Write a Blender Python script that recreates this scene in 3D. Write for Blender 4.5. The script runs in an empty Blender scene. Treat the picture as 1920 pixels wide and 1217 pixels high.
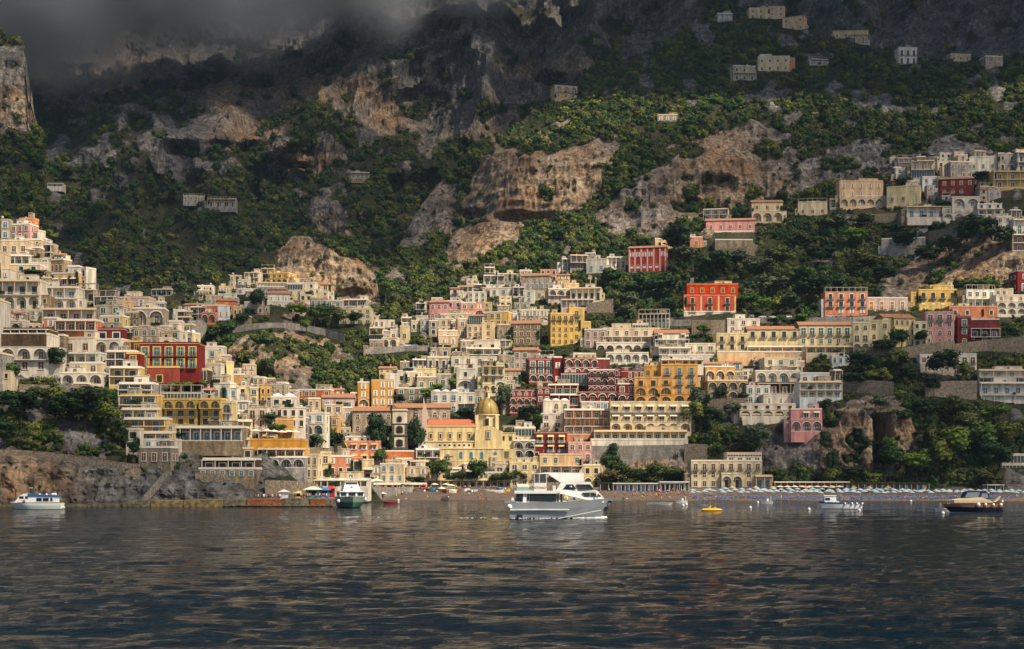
import bpy, math, random
import numpy as np
from mathutils import Vector, Matrix
R = math.radians
random.seed(7); NR = np.random.default_rng(11)
SC = bpy.context.scene
COL = SC.collection
# ---------------------------------------------------------------- camera, light, exposure
F = 2667.0; CX = 960.0; CAMH = 9.0; HZ = 893.0      # photo pixels: focal length, centre column, eye height (m), horizon row
cam = bpy.data.cameras.new('camera'); camo = bpy.data.objects.new('camera', cam); COL.objects.link(camo)
camo.location = (0, 0, CAMH); camo.rotation_euler = (R(90), 0, 0)
cam.sensor_width = 36; cam.lens = F / 1920 * 36; cam.shift_y = (HZ - 608.5) / 1920
cam.clip_start = 1; cam.clip_end = 20000
SC.camera = camo
SUN = Vector((0.50, -0.42, 0.76)).normalized()
el = math.asin(SUN.z); az = math.atan2(SUN.x, SUN.y)
w = bpy.data.worlds.new('World'); SC.world = w; w.use_nodes = True
nt = w.node_tree; bg = nt.nodes['Background']; sky = nt.nodes.new('ShaderNodeTexSky')
sky.sky_type = 'NISHITA'; sky.sun_disc = False; sky.sun_elevation = el; sky.sun_rotation = az
sky.air_density = 1.0; sky.dust_density = 2.0
nt.links.new(sky.outputs[0], bg.inputs[0]); bg.inputs[1].default_value = 0.075
sl = bpy.data.lights.new('sun', 'SUN'); sl.energy = 4.6; sl.angle = R(1.2); sl.color = (1, .84, .62)
so = bpy.data.objects.new('sun', sl); COL.objects.link(so)
so.rotation_euler = SUN.to_track_quat('Z', 'Y').to_euler(); so.location = (200, -200, 400)
SC.view_settings.view_transform = 'Standard'; SC.view_settings.look = 'None'
SC.view_settings.exposure = 0.8; SC.view_settings.gamma = 1
SC.cycles.volume_bounces = 5; SC.cycles.max_bounces = 8; SC.cycles.diffuse_bounces = 3
SC.cycles.use_adaptive_sampling = True

# ---------------------------------------------------------------- helpers
def tag(o, label=None, cat=None, group=None, kind=None):
    if label: o['label'] = label
    if cat: o['category'] = cat
    if group: o['group'] = group
    if kind: o['kind'] = kind
    return o
def empty(name, loc, rz=0):
    o = bpy.data.objects.new(name, None); COL.objects.link(o); o.location = loc; o.rotation_euler = (0, 0, rz)
    o.empty_display_size = .5
    return o
MATS = {}
def mat(name, col, rough=.8, spec=.3, metal=0, var=.12, scale=.35, streak=0, bump=0, per=0, emit=0, alpha=None, c2=None, coord='Generated'):
    if name in MATS: return MATS[name]
    m = bpy.data.materials.new(name); m.use_nodes = True; n = m.node_tree; N = n.nodes; L = n.links
    p = N['Principled BSDF']; p.inputs['Roughness'].default_value = rough; p.inputs['Metallic'].default_value = metal
    p.inputs['Specular IOR Level'].default_value = spec
    g = N.new('ShaderNodeNewGeometry')
    tx = N.new('ShaderNodeTexNoise'); tx.inputs['Scale'].default_value = scale; tx.inputs['Detail'].default_value = 6
    L.new(g.outputs['Position'], tx.inputs['Vector'])
    r = N.new('ShaderNodeMapRange'); r.inputs['From Min'].default_value = .3; r.inputs['From Max'].default_value = .7
    r.inputs['To Min'].default_value = 1 - var; r.inputs['To Max'].default_value = 1 + var * .6
    L.new(tx.outputs[0], r.inputs['Value']); last = r.outputs[0]
    if streak:
        mp = N.new('ShaderNodeMapping'); mp.inputs['Scale'].default_value = (.55, .55, .10); L.new(g.outputs['Position'], mp.inputs[0])
        t2 = N.new('ShaderNodeTexNoise'); t2.inputs['Scale'].default_value = 1.0; t2.inputs['Detail'].default_value = 4; L.new(mp.outputs[0], t2.inputs['Vector'])
        r2 = N.new('ShaderNodeMapRange'); r2.inputs['From Min'].default_value = .38; r2.inputs['From Max'].default_value = .62
        r2.inputs['To Min'].default_value = 1 - streak; r2.inputs['To Max'].default_value = 1.03
        L.new(t2.outputs[0], r2.inputs['Value'])
        mm = N.new('ShaderNodeMath'); mm.operation = 'MULTIPLY'; L.new(last, mm.inputs[0]); L.new(r2.outputs[0], mm.inputs[1]); last = mm.outputs[0]
    hs = N.new('ShaderNodeHueSaturation'); hs.inputs['Color'].default_value = (*col, 1); L.new(last, hs.inputs['Value'])
    if c2:
        mx = N.new('ShaderNodeMix'); mx.data_type = 'RGBA'; mx.inputs['A'].default_value = (*col, 1); mx.inputs['B'].default_value = (*c2, 1)
        t3 = N.new('ShaderNodeTexNoise'); t3.inputs['Scale'].default_value = scale * 2.7; t3.inputs['Detail'].default_value = 5; L.new(g.outputs['Position'], t3.inputs['Vector'])
        r3 = N.new('ShaderNodeMapRange'); r3.inputs['From Min'].default_value = .42; r3.inputs['From Max'].default_value = .58; L.new(t3.outputs[0], r3.inputs['Value'])
        L.new(r3.outputs[0], mx.inputs['Factor']); L.new(mx.outputs['Result'], hs.inputs['Color'])
    if per:
        oi = N.new('ShaderNodeObjectInfo'); r4 = N.new('ShaderNodeMapRange'); r4.inputs['To Min'].default_value = 1 - per; r4.inputs['To Max'].default_value = 1 + per
        L.new(oi.outputs['Random'], r4.inputs['Value']); L.new(r4.outputs[0], hs.inputs['Saturation'])
    L.new(hs.outputs[0], p.inputs['Base Color'])
    if bump:
        b = N.new('ShaderNodeBump'); b.inputs['Strength'].default_value = bump; b.inputs['Distance'].default_value = .3
        L.new(tx.outputs[0], b.inputs['Height']); L.new(b.outputs[0], p.inputs['Normal'])
    if alpha is not None: p.inputs['Alpha'].default_value = alpha
    MATS[name] = m; return m

class MB:
    def __init__(s): s.v = []; s.f = []; s.mi = []; s.ms = []
    def m(s, mt):
        if mt not in s.ms: s.ms.append(mt)
        return s.ms.index(mt)
    def box(s, x0, x1, y0, y1, z0, z1, mt):
        k = len(s.v); i = s.m(mt)
        s.v += [(x0,y0,z0),(x1,y0,z0),(x1,y1,z0),(x0,y1,z0),(x0,y0,z1),(x1,y0,z1),(x1,y1,z1),(x0,y1,z1)]
        for f in ((0,3,2,1),(4,5,6,7),(0,1,5,4),(1,2,6,5),(2,3,7,6),(3,0,4,7)): s.f.append(tuple(k+q for q in f)); s.mi.append(i)
        return s
    def poly(s, pts, mt):
        k = len(s.v); s.v += [tuple(p) for p in pts]; s.f.append(tuple(range(k, k+len(pts)))); s.mi.append(s.m(mt)); return s
    def prism(s, pts, y0, y1, mt):          # outline in x,z extruded along y
        n = len(pts); k = len(s.v); i = s.m(mt)
        s.v += [(x, y0, z) for x, z in pts] + [(x, y1, z) for x, z in pts]
        s.f.append(tuple(k+q for q in range(n))); s.mi.append(i)
        s.f.append(tuple(k+n+q for q in reversed(range(n)))); s.mi.append(i)
        for q in range(n):
            r_ = (q+1) % n; s.f.append((k+q, k+n+q, k+n+r_, k+r_)); s.mi.append(i)
        return s
    def zprism(s, pts, z0, z1, mt):         # outline in x,y extruded along z
        n = len(pts); k = len(s.v); i = s.m(mt)
        s.v += [(x, y, z0) for x, y in pts] + [(x, y, z1) for x, y in pts]
        s.f.append(tuple(k+q for q in reversed(range(n)))); s.mi.append(i)
        s.f.append(tuple(k+n+q for q in range(n))); s.mi.append(i)
        for q in range(n):
            r_ = (q+1) % n; s.f.append((k+q, k+r_, k+n+r_, k+n+q)); s.mi.append(i)
        return s
    def lathe(s, prof, mt, n=12, c=(0,0,0), sx=1, sy=1, axis='z'):
        k = len(s.v); i = s.m(mt)
        for r_, z in prof:
            for q in range(n):
                a = 2*math.pi*q/n; x = r_*math.cos(a)*sx; y = r_*math.sin(a)*sy
                s.v.append((c[0]+x, c[1]+y, c[2]+z) if axis == 'z' else ((c[0]+z, c[1]+x, c[2]+y) if axis == 'x' else (c[0]+x, c[1]+z, c[2]+y)))
        for j in range(len(prof)-1):
            for q in range(n):
                r2 = (q+1) % n; s.f.append((k+j*n+q, k+j*n+r2, k+(j+1)*n+r2, k+(j+1)*n+q)); s.mi.append(i)
        s.f.append(tuple(k+q for q in reversed(range(n)))); s.mi.append(i)
        e = k+(len(prof)-1)*n; s.f.append(tuple(e+q for q in range(n))); s.mi.append(i)
        return s
    def tube(s, a, b, r0, mt, r1=None, n=6):
        a = Vector(a); b = Vector(b); r1 = r0 if r1 is None else r1; d = (b-a)
        q = d.to_track_quat('Z', 'Y'); k = len(s.v); i = s.m(mt)
        for c, r_ in ((a, r0), (b, r1)):
            for j in range(n):
                t = 2*math.pi*j/n; s.v.append(tuple(c + q @ Vector((r_*math.cos(t), r_*math.sin(t), 0))))
        for j in range(n):
            j2 = (j+1) % n; s.f.append((k+j, k+j2, k+n+j2, k+n+j)); s.mi.append(i)
        s.f.append(tuple(k+j for j in reversed(range(n)))); s.mi.append(i); s.f.append(tuple(k+n+j for j in range(n))); s.mi.append(i)
        return s
    def ball(s, c, r, mt, n=8, m_=5, sz=1):
        return s.lathe([(max(.02*r, r*math.sin(math.pi*j/m_)), -r*sz*math.cos(math.pi*j/m_)) for j in range(m_+1)], mt, n, c)
    def mesh(s, name, smooth=False):
        me = bpy.data.meshes.new(name); me.from_pydata(s.v, [], s.f)
        for mt in s.ms: me.materials.append(mt)
        me.polygons.foreach_set('material_index', s.mi)
        if smooth: me.polygons.foreach_set('use_smooth', [True]*len(s.f))
        me.update(); return me
    def build(s, name, parent=None, loc=None, rz=0, smooth=False):
        return put(name, s.mesh(name, smooth), parent, loc, rz)
def put(name, me, parent=None, loc=None, rz=0, scale=None):
    o = bpy.data.objects.new(name, me); COL.objects.link(o)
    if parent is not None: o.parent = parent
    if loc is not None: o.location = loc
    if rz: o.rotation_euler = (0, 0, rz)
    if scale is not None: o.scale = scale
    return o
def W(px, py, Y): return ((px-CX)/F*Y, Y, CAMH + (HZ-py)/F*Y)

# ---------------------------------------------------------------- noise (numpy)
def _h(ix, iy, iz, s):
    n = (ix*374761393 + iy*668265263 + iz*2147483647*0 + iz*1274126177 + s*974711) & 0xffffffff
    n = ((n ^ (n >> 13)) * 1274126177) & 0xffffffff
    return ((n ^ (n >> 16)) & 0xffff) / 65535.0
def vn(x, y, z=None, s=0):
    x = np.asarray(x, float); y = np.asarray(y, float); z = np.zeros_like(x) if z is None else np.asarray(z, float)
    ix = np.floor(x).astype(np.int64); iy = np.floor(y).astype(np.int64); iz = np.floor(z).astype(np.int64)
    fx = x-ix; fy = y-iy; fz = z-iz; fx = fx*fx*(3-2*fx); fy = fy*fy*(3-2*fy); fz = fz*fz*(3-2*fz)
    def g(a, b, c): return _h(ix+a, iy+b, iz+c, s)
    l = lambda a, b, t: a+(b-a)*t
    return l(l(l(g(0,0,0), g(1,0,0), fx), l(g(0,1,0), g(1,1,0), fx), fy), l(l(g(0,0,1), g(1,0,1), fx), l(g(0,1,1), g(1,1,1), fx), fy), fz)
def fbm(x, y, z=None, o=4, s=0, rid=False):
    t = 0; a = 1; n = 0; x = np.asarray(x, float); y = np.asarray(y, float)
    for k in range(o):
        v = vn(x, y, z, s+k*7)
        if rid: v = 1-np.abs(2*v-1)
        t = t+a*v; n += a; a *= .5; x = x*2.03+11.3; y = y*2.03+5.7; z = None if z is None else z*2.03+3.1
    return t/n
# ---------------------------------------------------------------- terrain layers
# every layer: crest polyline (px, py) and depth table: columns px -> list of (py, metres away)
LAY = {
 'A': dict(x=(-420, 720), crest=[(-420,380),(-60,396),(0,402),(60,414),(100,452),(110,490),(165,530),(182,562),(230,566),(308,568),(320,606),(372,648),(430,680),(470,708),(510,728),(560,745),(604,765),(632,805),(660,856),(690,905),(720,944)],
   tab={-420: [(975,390),(952,400),(946,402),(880,408),(845,416),(800,428),(740,444),(680,466),(620,492),(560,525),(500,562),(440,602),(380,650)],
        200: [(975,420),(952,429),(942,431),(880,440),(845,450),(800,462),(740,478),(680,500),(620,526),(560,560),(500,598),(440,640),(380,690)],
        480: [(975,430),(952,438),(942,440),(900,450),(880,458),(850,470),(800,492),(740,520),(680,556),(620,590),(560,630),(500,670),(440,710)],
        720: [(975,460),(952,470),(942,490),(905,520),(880,540),(850,560),(800,590),(740,620),(680,650),(620,680),(560,710),(500,740),(440,770)]}),
 'F': dict(x=(380, 2340), crest=[(380,850),(430,790),(500,765),(600,742),(650,706),(690,660),(702,630),(714,596),(722,560),(732,520),(744,480),(758,444),(774,412),(792,384),(812,356),(838,330),(866,308),(900,284),(960,246),(1000,206),(1060,168),(1110,132),(1180,112),(1240,84),(1290,46),(1340,22),(1400,14),(1480,34),(1560,72),(1640,90),(1700,110),(1780,114),(1860,118),(1920,104),(2050,70),(2340,20)],
   tab={380: [(960,520),(938,533),(915,585),(905,592),(860,604),(800,630),(740,672),(680,720),(620,780),(560,850),(500,930),(440,1010),(380,1060),(320,1100),(260,1160),(200,1250),(140,1350),(80,1450),(0,1560)],
        800: [(960,515),(938,533),(915,615),(905,625),(860,640),(800,662),(740,694),(680,734),(620,782),(560,850),(500,930),(440,985),(380,1010),(320,1060),(260,1140),(200,1240),(140,1340),(80,1440),(0,1550)],
        960: [(960,515),(938,533),(915,615),(905,625),(860,640),(800,660),(740,688),(680,724),(620,770),(560,832),(500,900),(440,955),(400,972),(300,990),(260,1060),(200,1160),(140,1260),(80,1380),(0,1500)],
        1150: [(960,515),(938,533),(915,615),(905,625),(868,636),(832,640),(800,655),(740,684),(680,720),(620,762),(560,815),(500,872),(440,930),(400,955),(300,990),(230,1040),(170,1140),(110,1240),(0,1420)],
        1400: [(960,515),(938,533),(915,612),(905,620),(860,628),(800,640),(740,676),(680,714),(620,750),(560,800),(500,850),(440,905),(385,955),(290,990),(230,1040),(170,1120),(110,1200),(60,1270),(0,1400)],
        1650: [(960,515),(938,533),(915,602),(905,612),(880,616),(770,626),(720,664),(660,706),(610,742),(560,792),(500,842),(440,890),(380,940),(330,962),(260,990),(200,1060),(140,1150),(90,1230),(0,1380)],
        1920: [(960,515),(938,533),(915,590),(905,600),(860,618),(800,640),(740,668),(660,706),(610,740),(560,776),(510,790),(430,815),(380,870),(320,920),(260,965),(200,1030),(140,1110),(100,1180),(0,1340)],
        2340: [(960,480),(938,500),(915,560),(905,570),(860,585),(800,610),(740,640),(660,680),(610,710),(560,740),(510,760),(430,800),(380,850),(320,900),(260,950),(200,1010),(140,1090),(100,1160),(0,1320)]}),
 'C': dict(x=(300, 830), crest=[(300,640),(322,588),(345,574),(380,552),(440,538),(480,526),(500,512),(514,478),(530,458),(555,444),(585,438),(612,446),(640,462),(668,478),(692,496),(706,520),(716,572),(735,598),(770,630),(830,690)],
   tab={300: [(840,690),(740,730),(700,742),(640,775),(612,795),(580,830),(545,870),(520,900),(480,925),(430,950),(390,1020),(340,1110)],
        500: [(840,680),(740,715),(700,725),(640,742),(612,765),(580,800),(545,842),(520,880),(500,905),(430,925),(390,1000),(340,1100)],
        640: [(840,690),(740,725),(700,740),(640,765),(612,790),(590,820),(575,850),(560,880),(480,900),(430,940),(390,1010),(340,1110)],
        830: [(840,700),(740,740),(700,765),(640,800),(612,830),(590,860),(575,880),(560,900),(480,950),(430,980),(390,1040),(340,1120)]}),
 'E': dict(x=(-420, 128), crest=[(-420,10),(-60,40),(0,58),(26,72),(50,84),(55,110),(54,140),(62,170),(68,215),(75,250),(82,330),(92,400),(128,600)],
   tab={-420: [(600,800),(500,880),(380,960),(320,990),(255,1010),(100,1030),(40,1060),(-40,1120)],
        330: [(600,820),(500,900),(380,980),(320,1010),(255,1040),(100,1090),(40,1130),(-40,1200)]}),
 'D': dict(x=(-420, 2340), crest=[(-420,-110),(2340,-110)],
   tab={-420: [(720,900),(660,960),(600,1040),(560,1110),(500,1230),(440,1340),(380,1450),(320,1560),(260,1680),(200,1840),(140,2000),(80,2140),(20,2260),(-260,2750)],
        500: [(720,900),(660,960),(600,1040),(560,1110),(500,1230),(440,1330),(380,1430),(320,1510),(260,1560),(200,1680),(140,1880),(80,2020),(20,2160),(-260,2650)],
        700: [(720,880),(660,950),(600,1030),(560,1100),(500,1210),(440,1300),(380,1390),(320,1460),(260,1540),(200,1600),(140,1680),(80,1760),(20,1860),(-260,2350)],
        1150: [(720,880),(660,950),(600,1030),(560,1100),(500,1210),(440,1290),(380,1370),(320,1440),(260,1500),(200,1550),(140,1600),(80,1650),(20,1720),(-260,2050)],
        2340: [(720,880),(660,950),(600,1030),(560,1100),(500,1210),(440,1290),(380,1370),(320,1430),(260,1480),(200,1530),(140,1600),(80,1660),(20,1720),(-260,2000)]}),
}
for L_ in LAY.values():
    L_['cols'] = sorted(L_['tab']); L_['cx'] = np.array([c[0] for c in L_['crest']], float); L_['cy'] = np.array([c[1] for c in L_['crest']], float)
def crest(k, px): return np.interp(px, LAY[k]['cx'], LAY[k]['cy'])
def depth(k, px, py):
    px = np.asarray(px, float); py = np.asarray(py, float); L_ = LAY[k]; cs = L_['cols']
    V = []
    for c in cs:
        t = sorted(L_['tab'][c]); V.append(np.interp(py, [a for a, b in t], [b for a, b in t]))
    V = np.array(V); out = V[0].copy()
    for i in range(len(cs)-1):
        t = np.clip((px-cs[i])/(cs[i+1]-cs[i]), 0, 1); t = t*t*(3-2*t)
        out = np.where(px >= cs[i], V[i]*(1-t)+V[i+1]*t, out)
    if k == 'D':
        a = np.interp(py, [-100, 350, 520, 640], [130, 110, 40, 0])
        out = out - a*(fbm(px/150+py/400, py/210, o=3, s=5, rid=True)-.55)*2
    return out
def layer_at(px, py):
    for k in 'AFCE':
        L_ = LAY[k]
        if L_['x'][0] <= px <= L_['x'][1] and py >= crest(k, px): return k
    return 'D'
def ground(px, py, k=None):
    return float(depth(k or layer_at(px, py), px, py))
def inpoly(px, py, P):
    c = np.zeros(px.shape, bool); j = len(P)-1
    for i in range(len(P)):
        xi, yi = P[i]; xj, yj = P[j]
        if yi != yj: c ^= ((yi > py) != (yj > py)) & (px < (xj-xi)*(py-yi)/(yj-yi)+xi)
        j = i
    return c
ROCK = {
 'A': [[(-430,838),(60,846),(130,852),(230,868),(330,884),(460,896),(530,908),(590,926),(600,975),(-430,975)],[(30,735),(95,728),(110,780),(60,790),(35,770)],[(110,790),(180,800),(240,850),(130,852)],[(330,815),(372,820),(376,895),(335,890)]],
 'F': [[(905,292),(1000,294),(1060,286),(1120,262),(1160,246),(1152,290),(1120,350),(1090,392),(1040,412),(940,424),(862,402),(870,360),(900,320)],
       [(862,424),(985,420),(975,450),(900,482),(850,512),(828,496),(846,450)],
       [(1090,436),(1130,392),(1200,340),(1262,300),(1290,270),(1350,248),(1420,236),(1500,262),(1560,296),(1600,262),(1650,250),(1690,290),(1672,332),(1560,352),(1480,372),(1330,392),(1290,424),(1180,440)],
       [(1640,540),(1700,500),(1752,470),(1764,432),(1900,426),(2340,400),(2340,520),(1920,534),(1850,540),(1780,532),(1700,566),(1640,566)],
       [(1398,796),(1440,800),(1500,815),(1545,806),(1566,770),(1620,744),(1690,752),(1712,800),(1708,840),(1690,874),(1640,892),(1560,884),(1430,890),(1412,850)],
       [(1110,868),(1300,846),(1330,850),(1300,905),(1240,880),(1110,900)],[(1880,880),(2340,870),(2340,925),(1880,925)],[(1735,850),(1762,800),(1770,860),(1740,900)],
       [(1690,300),(1750,262),(1830,250),(2340,230),(2340,300),(1830,290),(1760,300)],[(820,300),(860,340),(850,420),(800,440),(760,430),(780,380)],[(700,440),(800,395),(850,400),(850,445),(760,470),(700,465)]],
 'C': [[(520,468),(545,448),(580,440),(612,470),(660,486),(700,512),(716,560),(712,575),(660,572),(620,560),(585,535),(540,515),(515,500)],
       [(432,642),(470,625),(540,620),(640,640),(690,690),(660,740),(430,745),(425,690)]],
 'E': [[(-430,85),(0,90),(52,90),(70,250),(40,256),(-430,262)]],
 'D': [[(250,265),(330,215),(400,240),(440,210),(510,225),(548,265),(520,300),(455,270),(385,290),(378,325),(330,320)],
       [(500,320),(540,290),(612,275),(610,310),(570,330)],[(575,400),(600,350),(640,345),(660,390),(640,440),(600,430)],[(505,150),(560,140),(640,150),(620,190),(580,185)],[(640,130),(700,140),(690,210),(640,215)],
       [(70,215),(140,190),(220,130),(300,90),(420,85),(360,130),(280,160),(160,210)],
       [(360,190),(425,140),(450,180),(440,230),(400,215)],[(640,100),(760,60),(900,0),(1300,-60),(1300,100),(1120,150),(1000,200),(960,160),(960,210),(830,130),(800,190),(700,230),(640,215)],
       [(1280,-250),(1920,-250),(2340,-250),(2340,140),(1700,130),(1500,60)]],
}
def masks(k, px, py):
    r = np.zeros(px.shape)
    wob = (fbm(px/22, py/22, o=3, s=3)-.5)*26; wob2 = (fbm(px/22, py/22, o=3, s=9)-.5)*26
    for P in ROCK[k]: r = np.maximum(r, inpoly(px+wob, py+wob2, P).astype(float))
    n = fbm(px/38, py/26, o=4, s=21)
    if k == 'D':
        up = np.interp(py, [0, 250, 420], [.47, .54, .70]); up = up+np.where(px > 620, -.03, 0)*(py < 260)
        r = np.where(r > 0, (n > .34), n > up).astype(float)
    elif k == 'A': r = np.where(r > 0, 1.*(n > .24), 1.*(n > .60)*(py > 700))
    elif k == 'C': r = np.where(r > 0, 1.*(n > np.where(py > 600, .47, .2)), 1.*(n > .68))
    elif k == 'F':
        hi = (px > 1250) & (py < 400)
        r = np.where(r > 0, 1.*(n > np.where(hi, .40, .30)), 1.*(n > np.where((py < 420), .655, .70)))
    else: r = r*(n > .3)
    return r
def blur(a, n=1):
    for _ in range(n):
        b = a.copy(); b[1:-1, 1:-1] = (a[1:-1, 1:-1]*2+a[:-2, 1:-1]+a[2:, 1:-1]+a[1:-1, :-2]+a[1:-1, 2:])/6; a = b
    return a
def terrain_mat():
    m = bpy.data.materials.new('hillside'); m.use_nodes = True; n = m.node_tree; N = n.nodes; L = n.links; p = N['Principled BSDF']
    p.inputs['Roughness'].default_value = .95; p.inputs['Specular IOR Level'].default_value = .1
    def math_(op, a, b):
        q = N.new('ShaderNodeMath'); q.operation = op
        for i, v in enumerate((a, b)):
            if isinstance(v, (int, float)): q.inputs[i].default_value = v
            else: L.new(v, q.inputs[i])
        return q.outputs[0]
    def mix(f, a, b, mode='MIX'):
        q = N.new('ShaderNodeMix'); q.data_type = 'RGBA'; q.blend_type = mode
        for nm, v in (('Factor', f), ('A', a), ('B', b)):
            if isinstance(v, tuple): q.inputs[nm].default_value = (*v, 1)
            elif isinstance(v, (int, float)): q.inputs[nm].default_value = v
            else: L.new(v, q.inputs[nm])
        return q.outputs['Result']
    g = N.new('ShaderNodeNewGeometry')
    def noise(sc, det, vec=(1,1,1), lo=.4, hi=.6):
        mp = N.new('ShaderNodeMapping'); mp.inputs['Scale'].default_value = vec; L.new(g.outputs['Position'], mp.inputs[0])
        t = N.new('ShaderNodeTexNoise'); t.inputs['Scale'].default_value = sc; t.inputs['Detail'].default_value = det; t.inputs['Roughness'].default_value = .65
        L.new(mp.outputs[0], t.inputs['Vector'])
        q = N.new('ShaderNodeMapRange'); q.inputs['From Min'].default_value = lo; q.inputs['From Max'].default_value = hi; L.new(t.outputs[0], q.inputs['Value'])
        return q.outputs[0], t.outputs[0]
    at = N.new('ShaderNodeAttribute'); at.attribute_name = 'rock'; rk = at.outputs['Fac']
    aw = N.new('ShaderNodeAttribute'); aw.attribute_name = 'warm'; wm = aw.outputs['Fac']
    a, _ = noise(.06, 8); b, bh = noise(.30, 12, (1, 1, .22), .42, .60); c, ch = noise(.5, 9); d, _ = noise(.03, 5, (1, 1, 1), .45, .6)
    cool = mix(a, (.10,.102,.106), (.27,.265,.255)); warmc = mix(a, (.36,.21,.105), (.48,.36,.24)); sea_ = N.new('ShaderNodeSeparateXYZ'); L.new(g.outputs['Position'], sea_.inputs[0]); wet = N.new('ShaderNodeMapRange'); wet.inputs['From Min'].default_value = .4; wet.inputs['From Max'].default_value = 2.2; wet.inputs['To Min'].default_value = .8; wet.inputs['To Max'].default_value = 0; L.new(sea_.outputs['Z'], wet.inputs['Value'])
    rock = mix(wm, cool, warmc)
    s1, _ = noise(.5, 8, (.10, .10, 1.3), .48, .60); rock = mix(math_('MULTIPLY', s1, .32), rock, (.075,.062,.05)); rock = mix(math_('MULTIPLY', b, .8), rock, (.05,.042,.036))
    vo = N.new('ShaderNodeTexVoronoi'); vo.feature = 'DISTANCE_TO_EDGE'; vo.inputs['Scale'].default_value = .16; L.new(g.outputs['Position'], vo.inputs['Vector'])
    ck = N.new('ShaderNodeMapRange'); ck.inputs['From Max'].default_value = .10; ck.inputs['To Min'].default_value = .45; ck.inputs['To Max'].default_value = 0; L.new(vo.outputs['Distance'], ck.inputs['Value'])
    rock = mix(ck.outputs[0], rock, (.04,.034,.028)); rock = mix(wet.outputs[0], rock, (.025,.022,.018))
    green = mix(c, (.012,.022,.008), (.036,.042,.017)); green = mix(math_('MULTIPLY', d, .7), green, (.070,.056,.036))
    e, _ = noise(.45, 8, (1,1,1), .35, .65)
    f = math_('ADD', rk, math_('MULTIPLY', math_('SUBTRACT', e, .5), .7))
    q = N.new('ShaderNodeMapRange'); q.inputs['From Min'].default_value = .42; q.inputs['From Max'].default_value = .58; L.new(f, q.inputs['Value'])
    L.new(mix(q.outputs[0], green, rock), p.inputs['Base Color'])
    bm = N.new('ShaderNodeBump'); bm.inputs['Strength'].default_value = .9; bm.inputs['Distance'].default_value = 2.6
    L.new(math_('ADD', bh, ch), bm.inputs['Height']); L.new(bm.outputs[0], p.inputs['Normal'])
    return m
HILL = terrain_mat()
TER = {}
WARM = [(1000,350,170),(1120,330,60),(600,510,130),(470,262,60),(580,300,50),(560,170,80),(665,170,50),(730,220,45),(1650,820,120),(1360,370,130),(60,900,80),(30,200,60),(430,690,90),(560,640,90),(240,150,60),(425,180,40),(1350,300,90),(900,450,90),(1085,130,40),(1800,490,130),(990,130,30),(1300,900,60),(1200,880,80)]
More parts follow.
